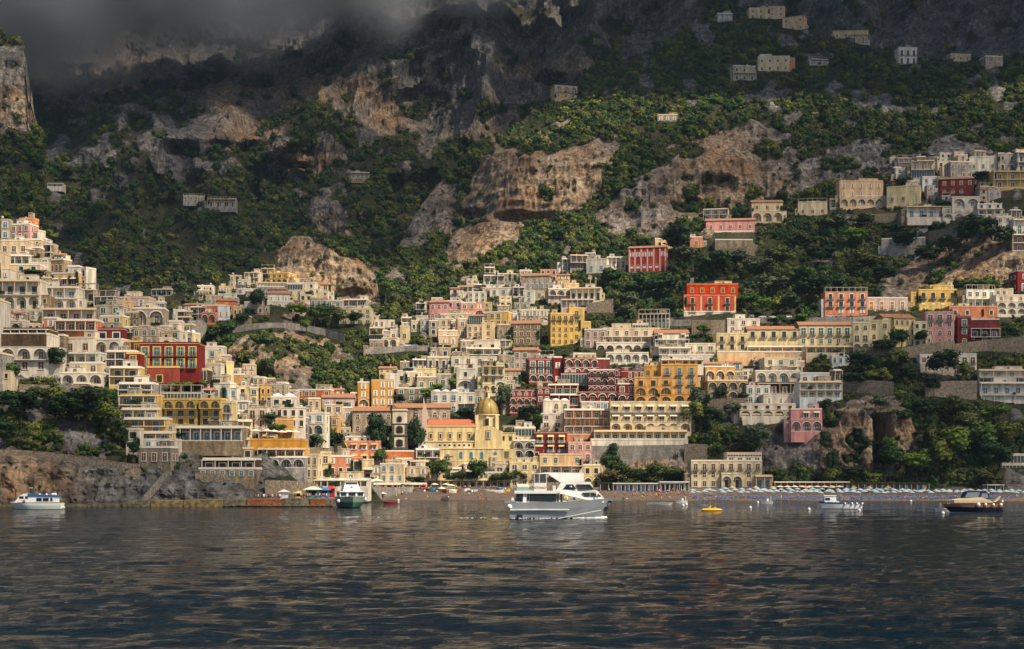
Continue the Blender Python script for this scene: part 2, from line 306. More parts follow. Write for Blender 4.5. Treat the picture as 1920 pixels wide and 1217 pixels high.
def build_layer(k, sx, sy, name, lab):
    x0, x1 = LAY[k]['x']; xs = np.arange(x0, x1+.1, sx)
    ybot = max(max(b for b, _ in LAY[k]['tab'][c]) for c in LAY[k]['cols'])
    nrow = int((ybot-LAY[k]['cy'].min())/sy)+1
    t = np.linspace(0, 1, nrow)[:, None]
    cy = crest(k, xs)[None, :]; PX = np.repeat(xs[None, :], nrow, 0); PY = ybot+(cy-ybot)*t
    Y = depth(k, PX, PY); r = masks(k, PX, PY); rs = blur(r, 2)
    X = (PX-CX)/F*Y; Z = CAMH+(HZ-PY)/F*Y
    town = 1.0
    if k in 'AF':
        town = np.clip(np.interp(PY, [380, 430, 560, 930, 945], [1, .55, .3, .25, 0]), 0, 1)
    amp = {'A': 5, 'F': 12, 'C': 9, 'E': 14, 'D': 30}[k]
    S = {'D': 2.0, 'E': 1.8, 'A': .8}.get(k, 1.25)
    big = fbm(X/(45*S), Z/(95*S), Y/(90*S), o=5, s=31, rid=True)-.6
    mid = fbm(X/(8*S), Z/(38*S), Y/(14*S), o=4, s=41, rid=True)-.6
    fine = fbm(X/(3.*S), Z/(4*S), Y/(3*S), o=3, s=51)-.5
    st_ = Z/(7.5*S)+fbm(X/(60*S), Z/(50*S), o=3, s=57)*3; strata = np.abs((st_ % 1)-.5)*2*(.4+fbm(X/(25*S), Z/(12*S), o=2, s=58))
    sea = np.where(PY > 948 if k == 'A' else PY > 938, 0, 1)
    rr = rs*np.where((k in 'A') & (PY > 845), 1.5, 1)
    dy = -(rr*(big*amp*1.9+mid*amp*.85+fine*2.6*S-strata*1.4*S)+(1-rs)*(big*amp*.5*town+fine*2*town))*sea
    dz = ((fbm(X/14, Y/14, o=3, s=61)-.5)*(rs*3+(1-rs)*2*town)*np.where(k == 'D', 2.5, 1))*sea
    # caves and clefts
    for (ck, cx_, cy_, rx, ry, dp) in [('F',985,408,56,10,16),('F',1650,822,15,75,20),('F',885,402,22,9,10),('F',1340,352,40,16,12),('F',1290,385,30,12,8),('C',655,552,38,10,10),('C',470,705,50,8,7),('D',445,272,45,8,40),('D',560,312,22,7,40),('F',1440,888,6,7,5),('F',830,300,8,8,4),('D',1040,150,35,12,60),('F',1120,370,40,30,8)]:
        if ck == k: dy += dp*np.exp(-(((PX-cx_)/rx)**2+((PY-cy_)/ry)**2)**2)
    Y2 = Y+dy; Z2 = Z+dz
    if k in 'AFCE':                 # the ground falls away behind the crest
        ex = [(14, -4), (40, -22), (90, -70), (160, -150)]
        X2 = np.vstack([X]+[X[-1:]*(1+e/Y[-1:]) for e, _ in ex]); Z2 = np.vstack([Z2]+[Z2[-1:]+q for _, q in ex]); Y2 = np.vstack([Y2]+[Y2[-1:]+e for e, _ in ex])
        r = np.vstack([rs]+[rs[-1:]]*4); PXx = np.vstack([PX]+[PX[-1:]]*4); PYx = np.vstack([PY]+[PY[-1:]]*4)
    else: X2 = X; r = rs; PXx = PX; PYx = PY
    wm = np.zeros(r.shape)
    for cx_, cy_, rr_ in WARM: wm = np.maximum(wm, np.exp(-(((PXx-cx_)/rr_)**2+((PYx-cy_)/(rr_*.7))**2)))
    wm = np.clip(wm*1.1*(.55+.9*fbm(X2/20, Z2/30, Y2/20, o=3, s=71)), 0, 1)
    nr, nc = X2.shape; co = np.stack([X2, Y2, Z2], -1).reshape(-1, 3)
    me = bpy.data.meshes.new(name); idx = np.arange(nr*nc).reshape(nr, nc)
    q = np.stack([idx[:-1, :-1], idx[:-1, 1:], idx[1:, 1:], idx[1:, :-1]], -1).reshape(-1, 4)
    me.vertices.add(len(co)); me.vertices.foreach_set('co', co.ravel())
    me.loops.add(q.size); me.loops.foreach_set('vertex_index', q.ravel().astype(np.int32))
    me.polygons.add(len(q)); me.polygons.foreach_set('loop_start', np.arange(0, q.size, 4, dtype=np.int32)); me.polygons.foreach_set('loop_total', np.full(len(q), 4, np.int32))
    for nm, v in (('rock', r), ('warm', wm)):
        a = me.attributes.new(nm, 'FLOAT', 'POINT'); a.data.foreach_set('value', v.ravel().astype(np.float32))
    me.materials.append(HILL); me.update(); me.validate()
    me.polygons.foreach_set('use_smooth', [False]*len(q))
    o = put(name, me); tag(o, lab, name.replace('_', ' '), kind='structure')
    TER[k] = dict(px=PX, py=PY, x=X, y=Y+dy, z=Z+dz, r=rs)
build_layer('A', 2, 2, 'headland', 'steep headland of rock and green on the left, its foot in the water')
build_layer('F', 2.5, 2.5, 'hillside', 'wide steep hillside rising behind the town and beach')
build_layer('C', 3, 3, 'rocky_hill', 'rocky knoll in the middle with the curved road around it')
build_layer('E', 4, 4, 'crag', 'dark sheer crag at the far left edge under the cloud')
build_layer('D', 4, 4, 'mountains', 'dark mountain wall of rock and forest far behind the town')
# ---------------------------------------------------------------- sea, beach, clouds, air
def water_mat():
    m = bpy.data.materials.new('sea water'); m.use_nodes = True; n = m.node_tree; N = n.nodes; L = n.links; p = N['Principled BSDF']
    p.inputs['Base Color'].default_value = (.001, .006, .011, 1); p.inputs['Roughness'].default_value = .06; p.inputs['IOR'].default_value = 1.33
    p.inputs['Specular IOR Level'].default_value = .5
    g = N.new('ShaderNodeNewGeometry'); last = None
    for sc, st, dist, dt in ((.26, (.30, 1, 1), .50, 3), (1.1, (.40, 1, 1), .16, 3), (4.2, (.45, 1, 1), .065, 4)):
        mp = N.new('ShaderNodeMapping'); mp.inputs['Scale'].default_value = st; mp.inputs['Rotation'].default_value = (0, 0, R(6)); L.new(g.outputs['Position'], mp.inputs[0])
        t = N.new('ShaderNodeTexNoise'); t.inputs['Scale'].default_value = sc; t.inputs['Detail'].default_value = dt; t.inputs['Distortion'].default_value = .6; L.new(mp.outputs[0], t.inputs['Vector'])
        b = N.new('ShaderNodeBump'); b.inputs['Strength'].default_value = 1; b.inputs['Distance'].default_value = dist*WAVE
        L.new(t.outputs[0], b.inputs['Height'])
        if last: L.new(last, b.inputs['Normal'])
        last = b.outputs[0]
    L.new(last, p.inputs['Normal']); return m
WAVE = 1.7
def sea():
    ys = 30*np.exp(np.linspace(0, math.log(700/30), 620)); xs = np.linspace(-.46, .46, 420)
    U, Y = np.meshgrid(xs, ys); X = U*(Y+40)
    Z = (fbm(X/6, Y/2.1, o=3, s=81)-.5)*.80+(fbm(X/24, Y/9, o=2, s=91)-.5)*.8+(fbm(X/2.2+Y/9, Y/1.0, o=2, s=95)-.5)*.26*np.interp(Y, [0, 160, 260], [1, .8, 0])
    Z *= np.interp(Y, [0, 100, 200, 420], [1.1, .9, .45, .08])
    co = np.stack([X, Y, Z], -1).reshape(-1, 3); nr, nc = X.shape; idx = np.arange(nr*nc).reshape(nr, nc)
    q = np.stack([idx[:-1, :-1], idx[:-1, 1:], idx[1:, 1:], idx[1:, :-1]], -1).reshape(-1, 4)
    me = bpy.data.meshes.new('sea'); me.vertices.add(len(co)+8); 
    far = [(-4000,-400,-.6),(4000,-400,-.6),(4000,900,-.6),(-4000,900,-.6)]
    allc = np.vstack([co, far, [(0,0,-.6)]*4]); me.vertices.foreach_set('co', allc.ravel())
    k = len(co); fl = list(q.ravel())+[k, k+1, k+2, k+3]
    me.loops.add(len(fl)); me.loops.foreach_set('vertex_index', np.array(fl, np.int32))
    me.polygons.add(len(q)+1); me.polygons.foreach_set('loop_start', np.arange(0, len(fl), 4, dtype=np.int32)); me.polygons.foreach_set('loop_total', np.full(len(q)+1, 4, np.int32))
    me.materials.append(water_mat()); me.update(); me.validate(); me.polygons.foreach_set('use_smooth', [True]*(len(q)+1))
    tag(put('sea', me), 'dark rippled sea in front of the town, streaked with warm reflections', 'sea', kind='structure')
sea()
def beach():
    M = mat('beach sand', (.125,.098,.078), .95, .1, var=.3, scale=.5, c2=(.09,.07,.055), bump=.5)
    m = MB(); n = 60; prof = [(520,-.9),(533,-.02),(545,1.0),(575,2.2),(612,4.3),(628,5.0)]
    xs = np.linspace(660, 2050, n)
    for px in xs:
        off = np.interp(px, [660, 720, 1650, 2050], [-8, 0, -6, -20])
        for Y, z in prof: m.v.append(((px-CX)/F*(Y+off), Y+off, z+.25*math.sin(px*.05)+.12*math.sin(px*.21+Y)))
    i = m.m(M)
    for a in range(n-1):
        for b in range(len(prof)-1):
            k = a*len(prof)+b; m.f.append((k, k+len(prof), k+len(prof)+1, k+1)); m.mi.append(i)
    o = m.build('beach', smooth=True); tag(o, 'dark grey brown pebble beach below the town', 'beach', kind='structure')
beach()
def lumpy(name, blobs, M, lab, kind='stuff', seed=0, sub=4, amp=.3):
    import bmesh
    bm = bmesh.new(); bmesh.ops.create_icosphere(bm, subdivisions=sub, radius=1); me = bpy.data.meshes.new(name); bm.to_mesh(me); bm.free()
    co0 = np.empty(len(me.vertices)*3); me.vertices.foreach_get('co', co0); co0 = co0.reshape(-1, 3)
    fs = np.array([list(p_.vertices) for p_ in me.polygons]); allv = []; allf = []; k = 0
    for j, (c, r) in enumerate(blobs):
        c0 = co0*np.array(r)+np.array(c); L_ = min(r)*1.1
        d = (fbm(c0[:, 0]/L_, c0[:, 1]/L_, c0[:, 2]/L_, o=4, s=seed+j)-.5)*2*amp
        allv.append(co0*(1+d[:, None])*np.array(r)+np.array(c)); allf.append(fs+k); k += len(co0)
    bpy.data.meshes.remove(me); v = np.vstack(allv); f = np.vstack(allf)
    me = bpy.data.meshes.new(name); me.from_pydata(v.tolist(), [], f.tolist()); me.materials.append(M); me.polygons.foreach_set('use_smooth', [True]*len(f)); me.update()
    return tag(put(name, me), lab, name.replace('_', ' '), kind=kind)
def vol_mat(name, dens, col, ani=.2):
    m = bpy.data.materials.new(name); m.use_nodes = True; n = m.node_tree; n.nodes.remove(n.nodes['Principled BSDF'])
    v = n.nodes.new('ShaderNodeVolumePrincipled'); v.inputs['Density'].default_value = dens; v.inputs['Color'].default_value = (*col, 1); v.inputs['Anisotropy'].default_value = ani
    n.links.new(v.outputs[0], n.nodes['Material Output'].inputs['Volume']); return m
# low mist hanging on the mountain: denser upwards, torn by noise
def mist():
    m = bpy.data.materials.new('mist'); m.use_nodes = True; n = m.node_tree; N = n.nodes; L = n.links; N.remove(N['Principled BSDF'])
    v = N.new('ShaderNodeVolumePrincipled'); v.inputs['Color'].default_value = (.93,.94,.97,1); v.inputs['Anisotropy'].default_value = -.35
    def M_(op, a, b=0., c=0.):
        q = N.new('ShaderNodeMath'); q.operation = op
        for i, x in enumerate((a, b, c)):
            if isinstance(x, (int, float)): q.inputs[i].default_value = x
            else: L.new(x, q.inputs[i])
        return q.outputs[0]
    g = N.new('ShaderNodeNewGeometry'); sp = N.new('ShaderNodeSeparateXYZ'); L.new(g.outputs['Position'], sp.inputs[0])
    t = N.new('ShaderNodeTexNoise'); t.inputs['Scale'].default_value = .006; t.inputs['Detail'].default_value = 4; L.new(g.outputs['Position'], t.inputs['Vector'])
    zl = N.new('ShaderNodeMapRange'); zl.inputs['From Min'].default_value = -600; zl.inputs['From Max'].default_value = 50; zl.inputs['To Min'].default_value = 440; zl.inputs['To Max'].default_value = 560; L.new(sp.outputs['X'], zl.inputs['Value'])
    h = M_('DIVIDE', M_('SUBTRACT', sp.outputs['Z'], zl.outputs[0]), 120.)
    d = M_('MAXIMUM', M_('ADD', h, M_('MULTIPLY', M_('SUBTRACT', t.outputs[0], .5), 2.2)), 0.)
    L.new(M_('MULTIPLY', M_('MINIMUM', M_('MULTIPLY', d, d), 2.4), .045), v.inputs['Density']); L.new(v.outputs[0], N['Material Output'].inputs['Volume']); return m
lumpy('low_cloud', [((-500,1630,660),(740,150,250))], mist(), 'grey low cloud hiding the mountain tops at the upper left', seed=3, amp=.12)
# unseen clouds added over the mountains to shade them, edge above the town
CL = mat('shade cloud base', (.30,.34,.40), 1, 0, var=.15, scale=.004)
rr_ = random.Random(5); bl = []; vl = []
for i in range(7):
    for j in range(6):
        (bl if i >= 5 or (i == 4 and j > 3) else vl).append(((-1500+i*470+rr_.uniform(-80,80), 900+j*430+rr_.uniform(-70,70)-abs(i-3)*10, 1230+rr_.uniform(-30,30)), (390, 345, 90) if i < 5 else (330, 300, 90)))
VE = bpy.data.materials.new('shade cloud veil'); VE.use_nodes = True; vn_ = VE.node_tree; tr_ = vn_.nodes.new('ShaderNodeBsdfTransparent'); ms_ = vn_.nodes.new('ShaderNodeMixShader'); ms_.inputs[0].default_value = .20  # see-through unseen shell, added so only part of the sun gets through
vn_.nodes['Principled BSDF'].inputs['Base Color'].default_value = (.22,.26,.32,1); vn_.nodes['Principled BSDF'].inputs['Roughness'].default_value = 1; vn_.nodes['Principled BSDF'].inputs['Specular IOR Level'].default_value = 0
vn_.links.new(tr_.outputs[0], ms_.inputs[1]); vn_.links.new(vn_.nodes['Principled BSDF'].outputs[0], ms_.inputs[2]); vn_.links.new(ms_.outputs[0], vn_.nodes['Material Output'].inputs['Surface'])
lumpy('unseen_shade_veil', vl, VE, 'unseen thinner cloud added to dim the sun on the left mountains', seed=29, sub=3)
lumpy('unseen_shade_cloud', bl, CL, 'unseen heavy cloud added above the mountains to shade them', seed=9, sub=3)

def above(px, py, Yc, zc=1180):          # where a cloud must float to shade the slope there
    x, y, z = W(px, py, Yc); t = (zc-z)/SUN.z; return (x+SUN.x*t, y+SUN.y*t, zc)
lumpy('unseen_thin_shade_cloud', [(above(50, 850, 435), (85, 55, 50)), (above(150, 900, 432), (80, 40, 40)), (above(1790, 790, 620), (100, 80, 60)), (above(110, 590, 530), (100, 75, 20)), (above(260, 470, 1230), (330, 170, 30)), (above(600, 330, 1400), (230, 170, 30)), (above(1880, 700, 660), (100, 90, 60)),
      (above(1560, 300, 990), (190, 90, 50)), (above(1800, 400, 900), (130, 100, 60)), (above(700, 440, 1000), (90, 110, 60)), (above(480, 600, 800, 1200), (60, 60, 30)), (above(40, 340, 980), (140, 120, 70)), (above(1560, 500, 840), (120, 60, 40))],
      vol_mat('thin shade cloud', .010, (.97,.97,.98)), 'unseen thin clouds added to shade parts of the shore and slopes', seed=19, amp=.45)  # unseen clouds added to darken chosen stretches of shore and slope
# ---------------------------------------------------------------- house kit
PAL = {'W': (.60,.545,.455,'white'), 'C': (.56,.45,.29,'cream'), 'Y': (.56,.39,.13,'yellow'), 'y': (.58,.48,.27,'pale yellow'), 'O': (.54,.29,.08,'orange'),
       'A': (.62,.42,.24,'apricot'), 'S': (.55,.20,.10,'salmon'), 'P': (.56,.28,.26,'pink'), 'R': (.44,.05,.025,'bright red'), 'N': (.29,.065,.045,'brick red'), 'D': (.18,.030,.028,'dark red'),
       'G': (.36,.34,.31,'grey'), 'T': (.30,.24,.16,'stone'), 'B': (.44,.36,.26,'beige'), 'M': (.48,.35,.29,'pinkish beige'), 'K': (.10,.065,.04,'brown'), 'L': (.56,.60,.62,'pale blue'), 'V': (.66,.56,.29,'lemon yellow')}
def wallm(c):
    r, g, b, n = PAL[c]; d = c in 'TBGK'
    return mat('plaster '+n, (r, g, b), .9, .15, var=.10 if not d else .3, scale=.5, streak=.36 if not d else .45, per=.12, bump=.12,
               c2=(r*.72, g*.70, b*.68) if d else None)
def trimm(c): return mat('trim '+PAL[c][3], PAL[c][:3], .85, .2, var=.05)
GLASS = mat('window glass', (.02,.028,.035), .12, .5, var=.3, scale=2)
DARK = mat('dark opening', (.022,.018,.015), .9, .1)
TILE = mat('terracotta tiles', (.34,.165,.095), .9, .1, var=.25, scale=1.2, c2=(.25,.13,.08), bump=.6)
ROOFW = mat('whitewashed roof', (.62,.60,.56), .9, .1, var=.2, scale=.4)
IRON = mat('iron railing', (.06,.055,.05), .6, .3)
RAILW = mat('white railing', (.48,.45,.40), .8, .2)
SHUT = {'g': mat('green shutter', (.012,.10,.075), .6, .3), 'b': mat('brown shutter', (.11,.035,.018), .6, .3), 'w': mat('white shutter', (.6,.58,.54), .6, .3),
        'u': mat('blue shutter', (.06,.20,.30), .6, .3), 'k': None, 'o': mat('ochre shutter', (.42,.2,.03), .6, .3)}
CLOTH = {'w': mat('cream awning', (.68,.60,.48), .9, .1), 'o': mat('orange awning', (.62,.30,.06), .9, .1), 'y': mat('yellow awning', (.66,.48,.12), .9, .1), 'r': mat('red canvas', (.5,.04,.03), .9, .1), 'u': mat('pale blue canvas', (.24,.32,.38), .9, .1), 'g': mat('green canvas', (.05,.22,.10), .9, .1)}
LEAFD = mat('hedge leaves', (.028,.055,.014), .9, .2, var=.5, scale=1.5)
LIB = {}
def arch_pts(w, h, n=8, x0=0, z0=0):        # outline of an arched opening, w wide, h high
    r = w/2; s = max(h-r, h*.35); return [(x0-r, z0)]+[(x0-r*math.cos(math.pi*i/n), z0+s+(h-s)*math.sin(math.pi*i/n)) for i in range(n+1)]+[(x0+r, z0)]
def lib_window(sh, tr, kind='w'):
    k = ('win', sh, tr, kind)
    if k in LIB: return LIB[k]
    m = MB(); T = trimm(tr)
    if kind == 'r':                           # arched window
        P = arch_pts(1, 1); m.prism([(x*1.28, z*1.1-.03) for x, z in P], -.09, .02, T); m.prism(P, -.10, -.085, GLASS)
        m.box(-.03, .03, -.13, -.10, 0, .95, T); m.box(-.5, .5, -.13, -.10, .48, .53, T)
        if SHUT[sh]: m.box(-.5, -.04, -.12, -.10, .02, .5, SHUT[sh]); m.box(.04, .5, -.12, -.10, .02, .5, SHUT[sh])
        LIB[k] = m.mesh('window'); return LIB[k]
    f = .16 if kind == 'w' else .11
    m.box(-.5-f, -.5, -.10, .02, -f*.6, 1+f*.7, T); m.box(.5, .5+f, -.10, .02, -f*.6, 1+f*.7, T)
    m.box(-.5, .5, -.10, .02, 1, 1+f*.7, T); m.box(-.5-f, .5+f, -.22, .02, -f, -f*.6+.004, T)
    m.box(-.5, .5, -.015, .0, 0, 1, GLASS); m.box(-.04, .04, -.06, -.015, 0, 1, T if sh != 'k' else DARK)
    m.box(-.5, .5, -.055, -.015, .62, .68, T if sh != 'k' else DARK)
    if SHUT[sh]:
        for s in (-1, 1): m.box(min(s*.5, s*.24), max(s*.5, s*.24), -.13, -.07, .0, 1, SHUT[sh]) if kind == 'w' else m.box(min(s*.5, s*.86), max(s*.5, s*.86), -.14, -.10, 0, 1, SHUT[sh])
    LIB[k] = m.mesh('window'); return LIB[k]
def lib_balcony(rl):
    k = ('bal', rl)
    if k in LIB: return LIB[k]
    m = MB(); I = IRON if rl == 'i' else RAILW
    m.box(-.5, .5, -.95, 0, -.16, -.02, RAILW if rl == 'w' else wallm('G')); m.box(-.5, .5, -.95, -.90, .88, .95, I); m.box(-.5, .5, -.95, -.91, .05, .11, I)
    for i in range(13): m.box(-.5+i/12-.010, -.5+i/12+.010, -.94, -.91, .1, .9, I)
    for x in (-.49, .49): m.box(x-.01, x+.01, -.93, 0, .88, .95, I)
    LIB[k] = m.mesh('balcony'); return LIB[k]
def lib_awning(c):
    k = ('awn', c)
    if k in LIB: return LIB[k]
    m = MB(); C = CLOTH[c]; m.v += [(-.5,0,0),(.5,0,0),(.5,-1.15,-.55),(-.5,-1.15,-.55),(-.5,0,-.04),(.5,0,-.04),(.5,-1.15,-.72),(-.5,-1.15,-.72)]
    for f in ((0,1,2,3),(4,7,6,5),(3,2,6,7),(0,3,7,4),(1,5,6,2)): m.f.append(f); m.mi.append(m.m(C))
    LIB[k] = m.mesh('awning'); return LIB[k]
def lib_dish():
    if 'dish' not in LIB:
        m = MB(); m.lathe([(.06,0),(.42,.10),(.55,.22),(.50,.22),(.38,.14)], RAILW, 12, (0,0,0), axis='y'); m.tube((0,.05,0),(0,.3,-.9),.05,IRON); m.tube((0,0,0),(0,.6,.1),.02,IRON); LIB['dish'] = m.mesh('satellite_dish')
    return LIB['dish']
def lib_tank():
    if 'tank' not in LIB: m = MB(); m.lathe([(.45,0),(.5,.1),(.5,.9),(.4,1.05),(.1,1.12)], ROOFW, 12); LIB['tank'] = m.mesh('water_tank')
    return LIB['tank']
def lib_chim():
    if 'chim' not in LIB: m = MB(); m.box(-.3,.3,-.25,.25,0,1.1,ROOFW); m.box(-.4,.4,-.35,.35,1.1,1.2,ROOFW); m.box(-.2,.2,-.36,-.34,.75,.95,DARK); m.prism([(-.4,1.35),(0,1.6),(.4,1.35),(.4,1.25),(-.4,1.25)],-.3,.3,TILE); LIB['chim'] = m.mesh('chimney')
    return LIB['chim']
def lib_planter():
    if 'plant' not in LIB:
        m = MB(); rp = random.Random(3)
        for i in range(70):
            x = rp.uniform(-.5,.5); y = rp.uniform(-.3,.3); z = rp.uniform(0,.8); s = .10; a = Vector((rp.uniform(-1,1), rp.uniform(-1,1), rp.uniform(-1,1))).normalized(); b = a.orthogonal().normalized(); c = a.cross(b)
            m.poly([(x+s*b.x, y+s*b.y*3, z+s*b.z*3), (x+s*c.x, y+s*c.y*3, z+s*c.z*3), (x-s*b.x, y-s*b.y*3, z-s*b.z*3), (x-s*c.x, y-s*c.y*3, z-s*c.z*3)], LEAFD)
        m.box(-.5,.5,-.25,.25,-.1,.3,LEAFD); LIB['plant'] = m.mesh('planting')
    return LIB['plant']
STOREY = {1: 'single-storey', 2: 'two-storey', 3: 'three-storey', 4: 'four-storey', 5: 'five-storey', 6: 'six-storey', 7: 'seven-storey'}
HOUSES = []
RECTS = []          # (x0,x1,ytop,ybase) of everything built, keeps the scattered trees off
def house(line, prev):
    line = line.strip(); wing = line.startswith('+'); line = line.lstrip('+').strip()
    spec, _, desc = line.partition('|'); t = spec.split(); x0, x1, yt, yb = map(float, t[:4]); c = t[4]; pat = t[5]; n = int(t[6]); op = t[7:]
    O = {'s': None, 'd': None, 'r': 0, 'Y': None, 'L': None, 'x': None, 'q': 'i', 'c': None, 'f': 0}
    flags = set()
    for o_ in op:
        if '=' in o_: a, b = o_.split('='); O[a] = b
        else: flags.add(o_)
    rs = random.Random(int(x0*7+yt*13)); rot = R(float(O['r']))
    if not O['r'] and not wing and x1-x0 < 75: rot = R(rs.uniform(-9, 9))
    if wing and prev is not None and not O['r']: rot = prev['root'].rotation_euler[2]
    if wing and prev is not None and O['Y'] is None:
        Y = prev['Yf']-.006 - (float(O['f']) if O['f'] else 0)
    else:
        Y = float(O['Y']) if O['Y'] else min(ground(x, yb) for x in (x0, (x0+x1)/2, x1) if layer_at(x, yb) == layer_at((x0+x1)/2, yb))-1.0
    s = Y/F; H = (yb-yt)*s; tw = (x1-x0)*s
    d = float(O['d']) if O['d'] else min(11, max(5, tw*.7)); 
    wd = max(tw*.45, (tw-d*abs(math.sin(rot)))/math.cos(rot))
    bx, _, bz = W((x0+x1)/2, yb, Y); bx += d*math.sin(rot)/2
    by = Y + (wd/2)*abs(math.sin(rot))
    if wing and prev is not None: root = prev['root']; rl = Vector((bx, by, bz))-Vector(root.location); rr0 = root.rotation_euler[2]
    else:
        root = empty('house', (bx, by, bz), rot); rl = Vector((0,0,0)); rr0 = rot
        info = dict(root=root, Yf=Y, x0=x0, x1=x1, yt=yt, yb=yb, c=c, pat=pat, n=n, fl=flags, desc=desc.strip(), L=O['L'], s=O['s'], cat='house'); HOUSES.append(info); prev = info
    q = Matrix.Rotation(-rr0, 3, 'Z'); rl = q @ rl; dr = rot-rr0
    Mx = Matrix.Translation(rl) @ Matrix.Rotation(dr, 4, 'Z')
    def P(name, me, loc=(0,0,0), sc=None, rz=0):
        o = put(name, me, root); l = Mx @ Vector(loc); o.location = l
        if dr or rz: o.rotation_euler = (0, 0, dr+rz)
        if sc: o.scale = sc
        return o
    RECTS.append((x0, x1, yt, yb))
    wm = wallm(c); par = .7 if not ('t' in flags) else .0
    nf = len(pat); fh = (H-par)/nf if nf else H
    tr = O['c'] or ('W' if c in 'SPDNROYAMB' else ('C' if rs.random() < .4 else 'W'))
    sh = O['s'] or rs.choice('ggbbwkuk')
    # walls
    m = MB(); e = 5.0
    m.box(-wd/2, wd/2, 0, d, -e, H-par, wm)
    if 'q' in flags:                         # corner quoins and pilasters
        TQ = trimm(O['c'] or 'y')
        for x in [-wd/2+.5, wd/2-.5]+[(-wd/2+wd*(i)/n) for i in range(1, n)]: m.box(x-.45, x+.45, -.14, .01, 0, H-par-.3, TQ)
    P('wall', m.mesh('wall'))
    m = MB()
    if 't' in flags:
        o_ = .45; rh = min(2.3, d*.2); y0 = -o_; y1 = d+o_; ym = d*.5; zt = H-.05
        m.v += [(-wd/2-o_, y0, zt), (wd/2+o_, y0, zt), (wd/2+o_*.5, ym, zt+rh), (-wd/2-o_*.5, ym, zt+rh), (-wd/2-o_, y1, zt), (wd/2+o_, y1, zt),
                (-wd/2-o_, y0, zt-.18), (wd/2+o_, y0, zt-.18), (-wd/2-o_, y1, zt-.18), (wd/2+o_, y1, zt-.18)]
        ti = m.m(TILE)
        for f in ((0,1,2,3), (5,4,3,2), (0,6,7,1), (1,7,9,5,2), (4,8,6,0,3), (6,8,9,7)): m.f.append(f); m.mi.append(ti)
        P('roof', m.mesh('roof'))
        if rs.random() < .6: P('chimney', lib_chim(), (rs.uniform(-.35,.35)*wd, d*.45, H+.6))
    else:
        z = H-par; th = .22; pm = wm if rs.random() < .5 and c not in 'TG' else trimm(tr)
        m.box(-wd/2-.12, wd/2+.12, -.12, d+.12, z, z+.16, trimm(tr))
        zp = z+.16
        if 'p' not in flags:
            m.box(-wd/2, wd/2, -.03, th, zp, H, pm); m.box(-wd/2, -wd/2+th, th, d, zp, H, pm); m.box(wd/2-th, wd/2, th, d, zp, H, pm); m.box(-wd/2+th, wd/2-th, d-th, d, zp, H, pm)
        P('roof', m.mesh('roof'))
        if 'v' in flags:
            nv = max(1, n)
            for i in range(nv):
                w_ = wd/nv; mm = MB(); mm.lathe([(w_*.48, 0), (w_*.44, .5), (w_*.30, .95), (w_*.12, 1.15), (.05, 1.2)], ROOFW, 14, sy=.8); P('vault', mm.mesh('vault', True), (-wd/2+w_*(i+.5), d*.4, zp+.3))
        elif 'p' in flags or (rs.random() < .22 and wd > 6 and 'n' not in flags):      # roof terrace pergola
            mm = MB(); k = max(2, int(wd/3)); hh = 2.3
            for i in range(k+1):
                x = -wd/2+.15+(wd-.3)*i/k; mm.box(x-.07, x+.07, .3, .44, zp, zp+hh, RAILW); mm.box(x-.07, x+.07, 3.2, 3.34, zp, zp+hh, RAILW); mm.box(x-.05, x+.05, .1, 3.5, zp+hh, zp+hh+.12, RAILW)
            mm.box(-wd/2, wd/2, .25, .45, zp+hh+.12, zp+hh+.2, RAILW); mm.box(-wd/2, wd/2, 3.15, 3.35, zp+hh+.12, zp+hh+.2, RAILW)
            mm.box(-wd/2+.1, wd/2-.1, .5, 3.1, zp+hh+.12, zp+hh+.17, mat('reed mat', (.34,.26,.16), .95, .1, var=.3, scale=3))
            P('pergola', mm.mesh('pergola'))
        elif 'n' not in flags:
            if rs.random() < .5: P('satellite_dish', lib_dish(), (rs.uniform(-.4,.4)*wd, .5, zp+1.3), (1,1,1))
            if rs.random() < .35: P('water_tank', lib_tank(), (rs.uniform(-.35,.35)*wd, d*.35, zp))
            if rs.random() < .4: P('chimney', lib_chim(), (rs.uniform(-.35,.35)*wd, d*.3, zp))
        if rs.random() < .35 and 'n' not in flags and 'v' not in flags and wd > 5:
            for i in range(rs.randint(1, 3)): P('planting', lib_planter(), (rs.uniform(-.4,.4)*wd, -.02+.1, H-.05), (rs.uniform(1.5,3), 1, 1.2))
    for i, ch in enumerate(pat):
        z = i*fh; bw = wd/max(n, 1); xs = [-wd/2+bw*(j+.5) for j in range(n)]
        if ch in 'wr':
            w_ = min(1.8, bw*.46)*rs.uniform(.85, 1.1); h_ = min(fh*.55, 2.3)
            for x in xs:
                if rs.random() < .10 and n > 2: continue
                P('window', lib_window(sh, tr, ch), (x, 0, z+fh*.28), (w_, 1, h_))
                if O['x'] and ch == 'w': P('awning', lib_awning(O['x']), (x, -.12, z+fh*.28+h_+.25), (w_*1.5, .8, .8))
        elif ch in 'de':
            w_ = min(2.1, bw*.5)*rs.uniform(.85, 1.1); h_ = fh*.7
            for x in xs:
                P('door', lib_window(sh if sh != 'w' else 'k', tr, 'w'), (x, 0, z+.12), (w_, 1, h_))
                P('balcony', lib_balcony(O['q']), (x, 0, z+.12), (min(bw*.78, w_*1.9) if ch == 'd' else bw*.98, 1, min(1, fh*.33)))
                if O['x']: P('awning', lib_awning(O['x']), (x, -.12, z+.12+h_+.1), (w_*1.5, 1, 1))
        elif ch == 'a':
            dp = 1.3; mm = MB(); pw = max(.28, bw*.10); ow = bw-2*pw; oh = min(fh*.86, ow*.5+fh*.55); nseg = 8
